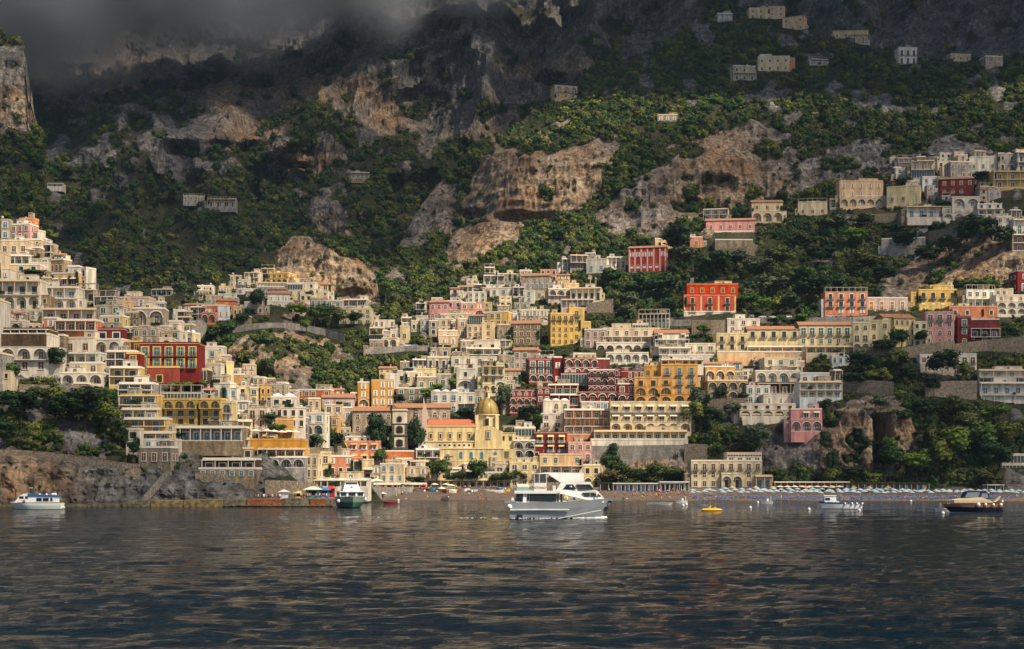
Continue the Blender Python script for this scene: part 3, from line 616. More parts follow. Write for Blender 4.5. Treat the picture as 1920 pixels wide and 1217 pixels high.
            for x in xs:
                A = arch_pts(ow, oh, nseg, x, z)
                mm.box(x-bw/2, x-ow/2, -dp, -dp+.4, z, z+fh, wm); mm.box(x+ow/2, x+bw/2, -dp, -dp+.4, z, z+fh, wm)
                ap = A[1:-1]
                for a_, b_ in zip(ap[:-1], ap[1:]): mm.prism([a_, (a_[0], z+fh), (b_[0], z+fh), b_], -dp, -dp+.4, wm)
                TQ = trimm(tr)                 # painted arch band
                for a_, b_ in zip(ap[:-1], ap[1:]):
                    g_ = lambda p, k_: (x+(p[0]-x)*k_, z+(p[1]-z)*(1+(k_-1)*.8)); mm.prism([a_, g_(a_, 1.10), g_(b_, 1.10), b_], -dp-.05, -dp-.003, TQ)
            mm.box(-wd/2, -wd/2+.3, -dp+.4, .01, z, z+fh, wm); mm.box(wd/2-.3, wd/2, -dp+.4, .01, z, z+fh, wm)
            mm.box(-wd/2-.08, wd/2+.08, -dp-.12, .02, z+fh-.003, z+fh+.15, trimm(tr)); mm.box(-wd/2, wd/2, -dp, 0, z-.2, z-.003, trimm(tr))
            if i == 0: mm.box(-wd/2, wd/2, -dp, 0, -5, z-.2, wm)
            P('arcade', mm.mesh('arcade'))
            if rs.random() < .3 and i > 0: P('planting', lib_planter(), (rs.uniform(-.3,.3)*wd, -dp-.1, z-.1), (rs.uniform(1.5, 4), 1, 1))
            for x in xs:
                P('door', lib_window(sh, tr, 'w'), (x, 0, z+.1), (min(1.5, ow*.5), 1, fh*.6))
                if i > 0 or rs.random() < .5: P('railing', lib_balcony(O['q']), (x, -dp+.95, z+.17), (ow, .25, min(.9, fh*.27)))
        elif ch in 'ox':
            dp = 1.9; mm = MB(); TQ = trimm(tr)
            mm.box(-wd/2, wd/2, -dp, 0, z-.22, z+.003, TQ)
            if i == 0: mm.box(-wd/2, wd/2, -dp, 0, -5, z-.22, wm)
            mm.box(-wd/2-.1, wd/2+.1, -dp-.15, 0, z+fh-.26, z+fh-.003, TQ if ch == 'o' else CLOTH['w'])
            for j in range(n+1):
                x = -wd/2+.15+(wd-.3)*j/n; mm.box(x-.11, x+.11, -dp+.02, -dp+.24, z, z+fh-.26, TQ)
            P('terrace', mm.mesh('terrace'))
            if rs.random() < .4: P('planting', lib_planter(), (rs.uniform(-.3,.3)*wd, -dp+.1, z+.4), (rs.uniform(1.5, 4), 1, 1.3))
            for x in xs:
                P('door', lib_window(sh, tr, 'w'), (x, 0, z+.1), (min(2.0, bw*.5), 1, fh*.62))
                P('railing', lib_balcony(O['q']), (x, -dp+1, z+.17), (bw-.24, .3, min(.9, fh*.27)))
        elif ch == 'g':
            mm = MB(); TQ = trimm('W'); mm.box(-wd/2+.2, wd/2-.2, -.06, .02, z+.5, z+fh-.4, mat('glazing', (.03,.05,.055), .15, .6, var=.5, scale=.7))
            k = max(2, n*3)
            for j in range(k+1): x = -wd/2+.2+(wd-.4)*j/k; mm.box(x-.06, x+.06, -.16, .02, z+.5, z+fh-.4, TQ)
            mm.box(-wd/2, wd/2, -.2, .03, z+fh-.4, z+fh-.2, TQ); mm.box(-wd/2, wd/2, -.2, .03, z+.35, z+.5, TQ)
            P('glazing', mm.mesh('glazing'))
        if i and ch not in 'ao' and 'l' in flags:
            mm = MB(); mm.box(-wd/2-.05, wd/2+.05, -.1, .02, z-.1, z+.1, trimm(tr)); P('string_course', mm.mesh('string_course'))
    if 't' not in flags and 'v' not in flags and 'b' not in pat and wd > 4.5 and rs.random() < .62:      # stair head or roof room
        aw = wd*rs.uniform(.22, .45); ah = rs.uniform(1.9, 2.8); ax = rs.uniform(-.5, .5)*(wd-aw); ay = rs.uniform(1.2, 2.5); am = wallm(rs.choice('WCB'+c)); mm = MB()
        mm.box(ax-aw/2, ax+aw/2, ay, ay+min(4, d*.5), H-par+.1, H-par+.16+ah, am); mm.box(ax-aw/2-.12, ax+aw/2+.12, ay-.15, ay+min(4, d*.5)+.1, H-par+.16+ah, H-par+.3+ah, trimm(tr)); P('roof_room', mm.mesh('roof_room'))
        P('window', lib_window(sh, tr, 'w'), (ax, ay, H-par+.6), (min(1.1, aw*.4), 1, 1.2))
    if rs.random() < .16 and H > 6:             # creeper on the wall
        for _ in range(rs.randint(2, 4)): P('creeper', lib_planter(), (rs.choice((-.46, .46, .2))*wd, -.15, rs.uniform(0, .6)*H), (rs.uniform(.8, 1.6), .8, rs.uniform(2.5, 4.5)))
    if not wing and wd > 5 and H > 5 and rs.random() < .55 and 'q' not in flags:          # lean-to at one side
        sd = rs.choice((-1, 1)); aw = rs.uniform(1.6, 3.2); ah = H*rs.uniform(.35, .7); am = wallm(rs.choice('WCBT'+c)); mm = MB(); xa, xb = sorted((sd*wd/2, sd*(wd/2+aw)))
        mm.box(xa, xb, .7, d*.8, -e, ah, am); mm.box(xa-.1, xb+.1, .6, d*.8+.1, ah, ah+.14, trimm(tr)); P('side_room', mm.mesh('side_room')); P('window', lib_window(sh, tr, 'w'), ((xa+xb)/2, .7, ah*.45), (min(1.1, aw*.45), 1, min(1.5, ah*.35)))
    if abs(math.sin(rot)) > .1:              # windows on the visible flank
        side = -1 if rot > 0 else 1
        for i in range(nf):
            for y in ((d*.3, d*.7) if d > 7 else (d*.5,)):
                if rs.random() < .75: P('window', lib_window(sh, tr, 'w'), (side*wd/2, y, i*fh+fh*.3), (min(1.3, d*.16), 1, min(1.9, fh*.45)), rz=R(-90 if side < 0 else 90))
    return prev
# ---------------------------------------------------------------- the houses: x0 x1 ytop ybase (photo pixels) colour storeys bays options | words
DATA = '''
# upper left headland
-90 2 470 530 C ww 4
-120 0 560 640 W dd 5 q=w
-110 4 660 720 G ww 4
0 18 410 450 B ww 1 s=u
17 62 418 450 P ww 3 r=-12 n
+ 34 66 407 432 S w 2 r=-12 f=-6
64 79 430 452 W w 1 r=-20 n
76 88 446 466 S w 1 n
0 52 449 479 C w 3 s=b n
28 77 447 468 Y w 4 s=k n
76 102 456 488 B oo 1
0 56 477 499 W o 4
52 76 462 500 T w 1 n
74 93 482 512 B ww 1 n
5 74 494 526 C ww 3 s=k n
56 92 491 512 W a 1
92 128 484 514 T w 3 r=-22 n
127 150 497 516 W w 1 n
92 158 509 540 A w 3 r=-14 x=w n | peach house with cream window awnings
138 174 500 541 W ww 2 r=-30 n | white stepped house whose right side steps down
-60 76 524 580 W ao 6 n q=w | long white hotel with four big arches and a terrace on top
75 145 536 580 W ao 3 n q=w s=u | white house with three arches under a row of balconies
142 180 540 566 B o 2 p
178 219 553 574 G o 3 p n
221 282 555 580 M w 2 n s=w
244 308 576 610 B a 2 n
280 308 564 582 G g 2 n
224 247 563 600 A w 1 n
82 180 577 603 W o 4 q=w n
180 234 570 610 B dw 2 r=-8 n
186 234 590 625 Y aw 2 n
82 108 594 635 S bw 1 n
106 182 598 638 S bo 4 n | salmon red house with an open dark terrace across its top
153 231 614 640 D d 3 n
178 235 634 662 W a 2 s=b n
2 92 624 698 W wad 3 n s=b | tall white house with two arches in the middle storey and brown doors
+ 6 90 614 626 K o 5 n f=-1.5
114 182 631 664 W w 2 s=b n
94 120 626 672 T ww 1 n
122 190 659 681 L o 3 s=u n
130 191 678 702 C w 2 n s=b
116 194 697 720 W a 3 n s=b
136 163 716 738 T b 1 n
234 262 583 610 T ww 2 n
246 302 612 652 B ww 3 r=-10 n
276 322 609 634 W w 3 r=-10
248 322 632 656 W a 4 n
300 345 618 652 W ww 2 r=-15 n
330 370 622 652 V w 3 v r=-20
232 264 638 664 D w 2 n c=Y
200 254 656 688 G oo 3 n | upper flat of the stepped terraces with white balcony fronts
205 262 686 722 Y oo 2 n
222 287 716 742 G oo 3 n
225 296 738 776 Y oo 3 n s=u
228 300 764 790 Y o 3 n s=u
233 312 782 812 Y wo 2 n s=u
240 322 808 826 Y o 3 n s=u
248 328 822 840 W w 4 n s=u
236 262 802 850 W ww 1 n d=5 | rounded white stair tower at the foot of the stepped terraces
258 324 836 872 T w 3 n
236 264 660 705 D ww 1 c=Y n
261 372 641 690 D dd 5 c=Y n L=the-brick-red-hotel-on-the-left | brick red hotel with yellow window frames on the left slope
+ 262 336 686 726 N w 3 n c=Y f=1.2
332 390 690 716 K g 3 n
390 415 668 692 W a 1 n
370 406 652 690 W dw 2 n
386 416 680 724 W ww 1 n
400 434 676 716 V ww 3 r=-25 n
398 430 664 690 M w 1 n
376 420 648 668 W w 2 n
432 458 700 714 O b 1 n
300 378 732 750 G g 4 p n
306 376 746 812 Y adea 3 n c=Y s=w | yellow hotel with four rows of arched balconies
+ 374 420 746 812 Y wdda 2 n c=Y s=w f=1.2
+ 418 440 752 812 y awa 1 n s=w
320 456 798 826 T o 7 n x=w
362 445 816 872 T b 1 n Y=466 | tall blank stone retaining house wall below the yellow hotel
395 437 716 752 W w 2 r=-12
436 470 722 752 C dw 1 x=y n
468 486 725 757 C ww 1
484 508 723 758 O ww 2 r=8 n | ochre house with little white pillars on its roof
437 468 750 778 G w 2 n
438 464 768 792 G w 2 x=w n
464 503 760 806 W wd 2 p
436 472 786 816 V o 2 n
507 552 742 766 W w 2 v n
555 625 729 758 S ww 5 s=g r=-8 n | salmon red house with white framed windows behind the left waterfront
515 548 757 788 B w 2
524 572 762 804 W ww 3
545 577 781 812 G a 2 n
568 614 772 814 W aw 2 r=-10 n
514 548 783 816 O b 1 n
608 642 757 794 C ww 2
576 600 745 770 C w 2 n
622 660 762 790 M w 2
600 640 748 762 W w 3 v
466 566 822 843 O b 6 d=14 n c=O
+ 484 572 838 858 O o 5 n c=W f=1
+ 480 572 855 876 G a 4 n f=3 c=W L=the-ochre-waterfront-hotel | ochre waterfront hotel with a roof terrace over a columned loggia
488 602 878 900 L g 5 n d=12 Y=505 | green-roofed waterside restaurant with a long glass front
+ 494 582 896 908 W b 5 n f=.3
430 468 820 843 W o 2 n s=u
428 474 838 862 T w 2 n
380 480 858 880 K o 4 n d=10 | brown beach bar shaded with reed blinds
372 480 876 896 T w 6 n s=u
574 600 850 900 C ww 2 n
598 620 846 900 V ww 1 n
616 662 853 906 S ddw 3 n s=w L=the-salmon-waterfront-house | salmon orange waterfront house with white framed windows
+ 660 677 855 904 S dd 1 n s=w
635 712 826 866 S dw 4 n x=o s=w
+ 640 706 817 828 W w 6 n f=-2
708 776 844 868 S b 1 n d=3 | low plain red wall house at the foot of the bell tower
620 636 780 800 O w 1
620 660 788 800 Y w 3
674 700 860 884 V b 1 n
676 699 876 902 G o 1 n
697 713 872 906 B ww 1 n
712 762 868 906 C ww 3 n
+ 724 752 862 884 C w 1 n f=-1
751 763 860 906 C rr 1 n s=u
762 806 874 908 C ww 2 n s=w
730 775 858 876 W w 2 n
774 826 840 872 L go 3 n | pale house with a glazed gallery beside the church
770 806 862 880 C o 3 n
806 830 878 912 C dw 1 n
655 670 735 760 D w 1 n
# centre behind the church
668 692 715 762 O aww 1 n s=w
+ 688 738 711 762 O www 3 n s=w d=16 L=the-ochre-block | tall plain ochre block of flats with white framed windows
720 748 700 728 W r 1
744 780 694 720 W w 2
758 782 696 722 C w 2 n
777 818 690 714 V w 2
780 818 705 732 B w 2 n
740 800 726 752 T ww 3
818 862 700 728 G w 2 n
797 850 668 708 B dd 4 n
+ 847 862 676 706 W b 1 n f=-1
800 845 650 672 B w 2 p
856 892 690 730 W aw 1
888 940 636 660 W w 2 n
868 938 651 676 W ao 4 n s=u
846 932 668 702 W ww 4
903 946 684 738 V awo 3 n p s=g
808 862 733 776 W rw 3 v n s=u L=the-white-arched-hotel | white hotel with a row of arched balconies above the church roof
+ 850 896 735 776 W ow 2 n s=u f=-1.5
661 738 770 814 B rr 4 t n d=15 s=b
+ 736 842 764 814 B rr 6 t n d=15 s=b L=the-long-stone-palace | long weathered beige palace with a broad terracotta roof
600 664 745 770 M w 3 t
890 910 730 790 B ww 1
845 905 882 910 W go 4 n
905 960 884 912 W aw 4 n
700 800 905 914 W o 8 n x=w
800 960 897 913 G o 12 n x=w | long row of beach restaurants with cream awnings
590 690 896 912 W o 8 n
963 1004 800 836 C wg 2 n
943 1004 797 826 B ww 4 n s=g
962 1004 824 858 G aa 2 n
928 968 868 912 W wd 2 s=b n
954 1012 866 914 V wdw 3 s=b n
1000 1034 855 914 y ww 2 n
1012 1092 850 914 A wow 4 n s=g | apricot corner house with leafy terraces near the ferry
1090 1126 870 914 Y aw 2 n
1104 1136 868 890 M w 2 n
# road cluster centre left
633 642 584 600 W w 1
638 697 577 607 C drw 4 n s=g c=y L=the-long-cream-villa | long cream villa with a gallery of arches under the rock face
+ 636 668 590 616 C w 2 n
638 692 560 574 G o 3 n
696 716 590 603 W r 2
698 740 599 615 W w 4 n
693 720 613 640 W go 2 n
692 720 636 655 G w 3 n
716 746 618 640 G w 3
716 748 632 652 C a 2 n
731 758 616 640 W w 2
750 768 610 642 C w 1
751 776 604 620 W w 2
770 792 600 622 C w 2
788 808 596 625 W ww 2 n s=u
804 822 600 630 B ww 1 n
815 852 596 626 C rw 3 s=b n
845 866 600 634 A ww 2
818 858 618 640 A w 3 n s=b
822 858 628 650 A w 2 n
780 802 590 608 C w 1
805 846 566 600 P rr 3 t n L=the-pink-house | pink house with arches and a terracotta roof
+ 838 868 563 592 P ww 2 n r=-8
864 892 566 596 S dw 2 n s=g
888 908 567 592 S aw 1 n
862 880 548 568 C aw 2
877 912 546 568 W ww 3 n s=g
826 892 587 604 Y w 4 n s=g
855 876 596 634 B ww 1
872 908 608 634 C ww 3 n s=b
880 908 592 614 W g 2 t n
902 928 604 644 C www 1 n
905 946 515 534 W o 3 n
+ 928 968 512 532 G w 3 n
905 962 583 612 Y ww 4 n s=b r=-14 L=the-bright-yellow-house | bright yellow house showing its sunny right side
918 975 538 555 W w 3
977 1036 516 548 B w 6 t n r=-10 | beige villa with a terracotta roof among olive trees
960 984 537 556 M o 2 n
982 1004 543 568 W rw 1 n s=u | small white house with a bright blue door
1003 1022 545 560 C w 1 n
1023 1074 540 566 M ra 3 n s=b
+ 1054 1086 530 552 A w 2 n f=-5
1070 1132 538 564 W o 5 n
1052 1114 560 578 M o 6
975 1030 580 608 B rw 4 n s=w
+ 1008 1030 580 606 C aw 1 n f=-1
958 1016 606 646 T www 4 t n s=b | crumbling stone house with a strip of red tiles
930 962 607 632 T w 2 n
1028 1078 586 646 Y wrwrd 4 n s=b c=Y L=the-tall-yellow-house | tall yellow house with rows of arched windows, stepping up to the right
+ 1064 1096 576 640 Y wrwd 1 n s=g c=Y f=-2
+ 1092 1108 602 628 Y r 1 n c=Y f=-3
1052 1072 484 508 G o 2 n
1066 1102 477 506 G wo 3
1097 1118 473 490 G w 2
1100 1146 484 512 W w 2 n r=-16
1138 1172 481 503 W o 4 n
1180 1255 463 508 N rw 6 t n q r=-12 c=P d=9 | red villa with white pilasters and a long tiled roof
1225 1264 446 466 A w 2 n
1096 1142 616 652 M ww 3 n s=b | pinkish beige house with brown shutters
1130 1238 614 646 C od 6 n q=w s=b L=the-white-terraced-hotel | long white hotel with terraces and a cream awning
+ 1186 1216 606 618 W g 2 n f=-3
+ 1118 1220 641 668 W a 6 n f=2
1136 1216 660 680 W a 5 n q=w
1228 1292 624 662 W dow 3 t n s=g q=w x=w
1198 1260 586 616 K o 8 n p
1284 1342 643 674 W bd 3 n s=g q=w
1236 1300 650 678 W ao 3 n s=g q=w
1252 1340 664 684 W w 5 n
1343 1402 624 672 y add 3 n s=w
+ 1401 1500 617 650 y bd 5 t n s=w L=the-long-tiled-monastery-hotel | long cream hotel wing with a tiled roof and arched loggia below
+ 1498 1597 609 650 y wd 6 t n s=g
+ 1400 1510 648 664 A o 5 n f=1
1345 1512 658 676 A b 8 n d=8
1510 1600 648 662 C o 5 n
1358 1426 596 624 W ww 3 n s=b r=8 L=the-white-house-below-the-coast-road
# red hotel in the centre
962 1012 656 694 M ww 3 t n
+ 992 1014 658 672 W b 1 t n
935 968 664 694 B ww 3
930 944 680 716 V w 1
940 976 694 724 B w 2 t n s=g
928 950 710 738 W a 1 n
948 966 712 734 B w 1 n
1008 1040 664 676 W w 3
986 1038 671 716 D add 3 n s=g L=the-dark-red-hotel | dark red hotel with white arches around green doors
+ 1035 1054 668 722 D ww 1 n s=w
+ 1052 1122 670 706 D aa 4 n s=g x=o f=1
+ 1070 1118 661 673 W w 4 n s=b f=-3
+ 1115 1144 671 686 D b 1 n
1052 1106 698 724 D g 3 n x=w s=g
1104 1158 692 738 D aaa 4 n s=g c=W | dark red house with three rows of white arches and teal shutters
+ 1152 1164 690 738 D www 1 n
1160 1210 694 724 D aw 4 n s=g
1158 1192 718 758 D aw 2 n s=b
949 1006 729 774 D aar 4 n s=g c=W | dark red block of arched windows at the left end of the red hotel
+ 1004 1032 725 756 D wr 2 n s=g
1028 1088 719 742 D o 4 n x=w
1008 1088 738 760 D o 4 n
1084 1158 733 758 D a 4 n s=b q=w
1086 1142 752 768 G w 4 n s=u
1016 1068 750 790 W wr 3 v n s=g
1014 1060 774 814 W ddw 2 n s=b
+ 1008 1060 806 820 C w 3 n
1058 1144 766 814 S odo 5 n s=o c=W L=the-orange-house | orange house with white arched balconies
+ 1060 1118 808 830 S r 3 n s=w f=.5
1002 1064 809 848 D dd 3 n s=w q=w x=y L=the-small-dark-red-house | small dark red house with white balconies and yellow awnings
+ 994 1018 834 866 D w 1 n f=1
1063 1110 828 880 P wdw 3 n s=b | pink house with a plain flat front below the orange house
1190 1264 706 758 O aad 3 n s=w c=O L=the-golden-hotel | golden orange house with many arches
+ 1208 1254 684 710 O w 3 n c=O f=-3
+ 1240 1312 682 758 O addd 3 n c=O f=.6
+ 1240 1322 672 684 W o 6 n f=-2
1144 1295 752 810 y ade 7 n s=b x=w q=w d=14 L=the-pale-yellow-hotel | long pale yellow hotel with brown shutters above a row of arches
+ 1286 1297 754 818 Y www 1 n
1114 1288 806 826 C o 11 n s=g q=w
1108 1290 822 838 W b 10 n d=8 | white parapet terrace along the stone wall under the pale yellow hotel
1318 1378 686 722 O a 3 n c=W s=w | orange house with a white door behind a bare tree
+ 1314 1352 682 698 M b 1 t n
1326 1402 712 750 T aa 4 n
1400 1446 722 758 W ww 3 n
1430 1496 739 762 W w 3 n s=w
1386 1492 756 780 W aw 5 n L=the-white-villa-on-the-cliff | white villa with brown arches standing on the edge of the cliff
+ 1386 1476 775 808 T br 5 n f=1
1430 1496 670 702 W ow 3 s=g
1416 1500 694 718 W a 4 n s=g
1420 1502 716 738 K o 4 n
1500 1576 698 722 L w 4 s=b n
1498 1578 714 746 L oo 5 n q=w s=u
1484 1546 765 808 P aw 3 n s=b x=w L=the-small-pink-house | small pink house with scalloped parapet on the cliff edge
+ 1502 1542 800 832 G w 2 n
1560 1594 666 684 L w 3
1560 1578 692 732 T oo 1 n
# red palace and villas on the right
1282 1380 552 586 R dd 3 n q c=Y s=k L=the-red-palace | tall bright red palace with yellow corners on a striped stone base
+ 1288 1384 531 554 R w 5 n c=Y f=-2.5
+ 1282 1379 583 603 W r 3 n f=.4
1325 1419 412 434 P w 5 t n r=-6 L=the-long-pink-villa | long pink villa with curtained arches and a tiled roof
+ 1317 1416 432 452 P g 4 n f=1.5
+ 1317 1342 446 480 P r 1 n f=2.5
1340 1412 448 470 T b 1 n
1294 1318 443 464 S w 1 n
1320 1372 390 412 W oo 3 n r=-12 s=u
1410 1470 378 416 C aw 3 n t s=b | cream house with three arches below small windows
1498 1556 376 402 C rb 3
1574 1656 338 388 A aww 5 s=w c=C L=the-big-peach-villa | big peach villa with white balconies under the grey crags
+ 1604 1656 366 402 A aw 2 n
1556 1580 372 390 G o 2 n
1654 1674 367 386 W b 1 n
1668 1736 346 384 y w 3 n r=-20 s=b c=y | plain pale yellow box of a house with few windows
1680 1714 314 338 W ar 2 n
1710 1756 300 334 W go 3
1730 1760 330 346 L w 2 n
1780 1824 302 334 G ww 4 s=b n
1820 1874 292 322 W w 3 v s=u
1870 1906 286 320 G dw 2
1902 1960 284 322 G oo 3 n
1766 1832 334 366 D rw 4 t n r=-10 c=Y L=the-dark-red-villa | dark red villa with yellow trim and a tiled roof
1862 1960 320 352 Y oo 4 n c=W L=the-yellow-house-at-the-right-edge
+ 1864 1960 348 380 Y w 4 n c=Y s=u
+ 1884 1960 364 390 Y b 2 n f=3
1785 1838 368 392 W a 2 n
+ 1768 1850 386 412 W ad 4 n s=u f=.8
1700 1792 386 408 W o 5
1693 1737 404 428 T w 2
1720 1740 414 430 W o 1 n
1834 1882 380 402 W ow 3
1870 1900 404 432 W ww 2 n
1896 1950 410 440 W o 2
1898 1960 438 470 T oo 2 n
1657 1743 444 474 G b 3 n r=-12 d=12 | bare concrete terrace block with railings on a green slope
1547 1627 545 590 S wdd 4 p s=w L=the-salmon-row-house | salmon house with a roof pergola above the coast road
1624 1702 557 582 M d 4 n s=o
+ 1622 1668 572 592 M r 3 n
1722 1795 542 576 Y rd 4 n c=Y s=w L=the-golden-villa | golden yellow villa with rounded arches on the right slope
+ 1708 1726 547 568 Y w 1 n c=Y f=-1
+ 1744 1788 534 546 Y w 3 n f=-3
1808 1868 540 578 W ow 4 n s=g p q=w
1780 1870 573 596 S w 4 n
1868 1960 552 590 W aaw 5 n s=o q=w
1866 1900 540 556 C w 3
1904 1960 506 546 D dw 2 p
1600 1634 603 660 V adr 2 n s=b
+ 1630 1674 599 660 V rrw 2 n s=b L=the-broad-yellow-house | broad lemon yellow house behind flat-topped pines
1672 1718 596 650 V www 4 t n s=b
+ 1650 1716 594 604 V b 4 t n f=-1
1714 1742 602 652 V wdw 2 n
1737 1792 583 648 P rrwd 3 n c=W L=the-striped-pink-house | pink three-bay house with white pilasters and dark shutters
1796 1822 592 648 D rwd 1 n c=W s=g
+ 1820 1876 597 648 D wob 3 n c=W s=u | crimson and white house with a two-arch balcony
1786 1832 662 702 W dd 3 n s=b L=the-white-villa-among-the-trees | white villa with brown doors half hidden by a big round tree
+ 1726 1788 680 718 W aw 3 n
1724 1756 664 684 W w 2 n
1835 1960 692 720 W go 5 n x=w q=w s=u
1837 1960 716 742 W o 6 n x=w q=w L=the-white-terrace-hotel-on-the-right | white hotel of stacked terraces with cream awnings at the right edge
+ 1842 1960 738 762 W o 6 n f=1
+ 1845 1960 758 780 W b 6 n f=2
1880 1960 850 870 W g 4 n d=8 x=w
+ 1878 1960 868 888 W g 4 n d=8 f=.5
+ 1880 1960 884 922 T b 4 n d=8
# beach villa
1296 1429 862 916 y wrd 8 n s=b q=i d=12 L=the-cream-beach-villa | cream beach villa partly covered by green ivy
+ 1363 1428 848 864 W wg 4 n f=-4
+ 1352 1392 886 916 y a 2 n f=.6
+ 1416 1448 890 914 C o 2 n f=1
# knoll in the middle
497 551 510 532 Y aw 4 n r=-18 c=Y s=b L=the-yellow-house-on-the-knoll | yellow house crowning the rocky knoll
474 546 528 546 G w 6
440 482 540 562 W ow 3
458 486 544 566 T w 2 n
478 532 536 560 G w 4
504 536 542 560 C w 2 t n
538 568 530 556 C wg 2 n
548 592 529 554 W aw 3 n
560 584 550 566 C w 2
580 618 545 566 W aw 3
580 614 558 584 B wd 3 n
610 642 562 590 M ww 2 n
626 642 570 592 W ww 1 n
498 542 550 570 W w 3 t n
+ 496 547 563 582 W r 3 n s=b f=1 L=the-white-villa-on-the-knoll | white villa with dark arched windows below an umbrella pine
+ 508 547 577 600 W rw 3 n s=b f=2
375 418 552 574 B w 5 r=14
404 442 549 568 W w 3 r=10
418 444 556 584 G ww 2 n
400 442 563 588 S w 5 t n r=12 c=W
380 422 571 596 S w 4 n
344 374 571 588 M w 2 t n
318 348 579 604 W w 2 n r=20
333 362 582 608 B o 2 n
357 388 574 602 G oo 2 n
378 408 585 606 S a 2 n
405 430 572 600 L w 2 r=10
436 454 574 594 Y w 2 n
330 358 593 618 G o 2 n
316 340 600 632 W w 2 n
340 362 606 640 G ww 1
352 376 602 626 W b 1 n
458 484 565 586 W w 2
468 494 558 590 B ww 2 n
444 470 592 612 T b 1 n
# far houses
1404 1450 14 36 C dw 3 s=b
+ 1440 1472 11 42 A www 2 n t
1470 1517 28 56 A ww 3 t r=-24
1344 1374 24 40 G w 3
1562 1630 56 72 C w 4 t n
+ 1590 1632 64 82 W o 3 n
1684 1720 88 120 W dd 3
1780 1822 100 114 C w 3
1844 1882 104 126 B w 2
1372 1418 122 150 B ow 3
1422 1482 104 134 C ww 4
+ 1458 1492 108 122 S w 2 n
1515 1552 110 122 G o 3
1033 1082 160 184 A wa 3 t r=16
655 692 322 334 T o 4 n
340 382 366 376 G w 4
388 442 372 388 G o 4
88 118 343 350 W o 3 n
284 326 541 554 G o 4
1233 1272 214 228 G w 3
'''
pr = None
for ln in DATA.strip().split('\n'):
    if ln and not ln.startswith('#'): pr = house(ln, pr)
# smaller houses squeezed into the gaps of the town
TOWN = [[(770,596),(860,552),(905,520),(975,520),(1030,520),(1125,545),(1120,575),(1030,590),(1020,650),(960,660),(935,720),(900,745),(800,760),(700,765),(650,770),(640,745),(705,745),(720,712),(780,690),(850,664),(905,645),(860,634),(760,640),(752,612)],
        [(184,572),(300,585),(340,650),(430,690),(500,720),(560,745),(640,750),(650,850),(600,830),(520,850),(440,830),(380,740),(310,730),(300,650),(190,640)],
        [(380,556),(500,520),(590,545),(640,575),(560,592),(500,585),(440,605),(330,625),(322,600)],
        [(1120,650),(1240,640),(1345,668),(1500,668),(1500,690),(1400,716),(1310,716),(1290,680),(1200,690),(1120,672)],
        [(640,860),(800,860),(1000,850),(1100,860),(1100,900),(640,905)],[(1680,310),(1900,300),(1910,420),(1850,420),(1760,400),(1690,400)],[(0,470),(120,490),(180,570),(180,640),(100,690),(60,640),(0,640)]]
rf = random.Random(77); nfill = 0
for _ in range(5200):
    P = rf.choice(TOWN); x = rf.uniform(min(a for a, b in P), max(a for a, b in P)); y = rf.uniform(min(b for a, b in P), max(b for a, b in P))
    if not inpoly(np.array([x]), np.array([y]), P)[0]: continue
    w_ = rf.uniform(15, 32); h_ = rf.uniform(13, 26); x0, x1, y0, y1 = x-w_/2, x+w_/2, y-h_, y; bad = 0; hid = 0
    for a, b, c, d in RECTS:
        ov = max(0, min(b, x1)-max(a, x0))*max(0, min(d, y1)-max(c, y0))
        if ov:
            if d < y1+1: bad += ov
            else: hid += ov
    if bad > .07*w_*h_ or hid > .62*w_*h_: continue
    n = max(1, int(w_/10)); nf_ = 1 if h_ < 17 else 2
    house('%.1f %.1f %.1f %.1f %s %s %d %s %s' % (x0, x1, y0, y1, rf.choice('WWCCCBBBMATTGYPyS'), ''.join(rf.choice('wwwdoar') for _ in range(nf_)), n, 't' if rf.random() < .22 else '', 'n' if rf.random() < .5 else ''), None); nfill += 1
print('FILL', nfill)
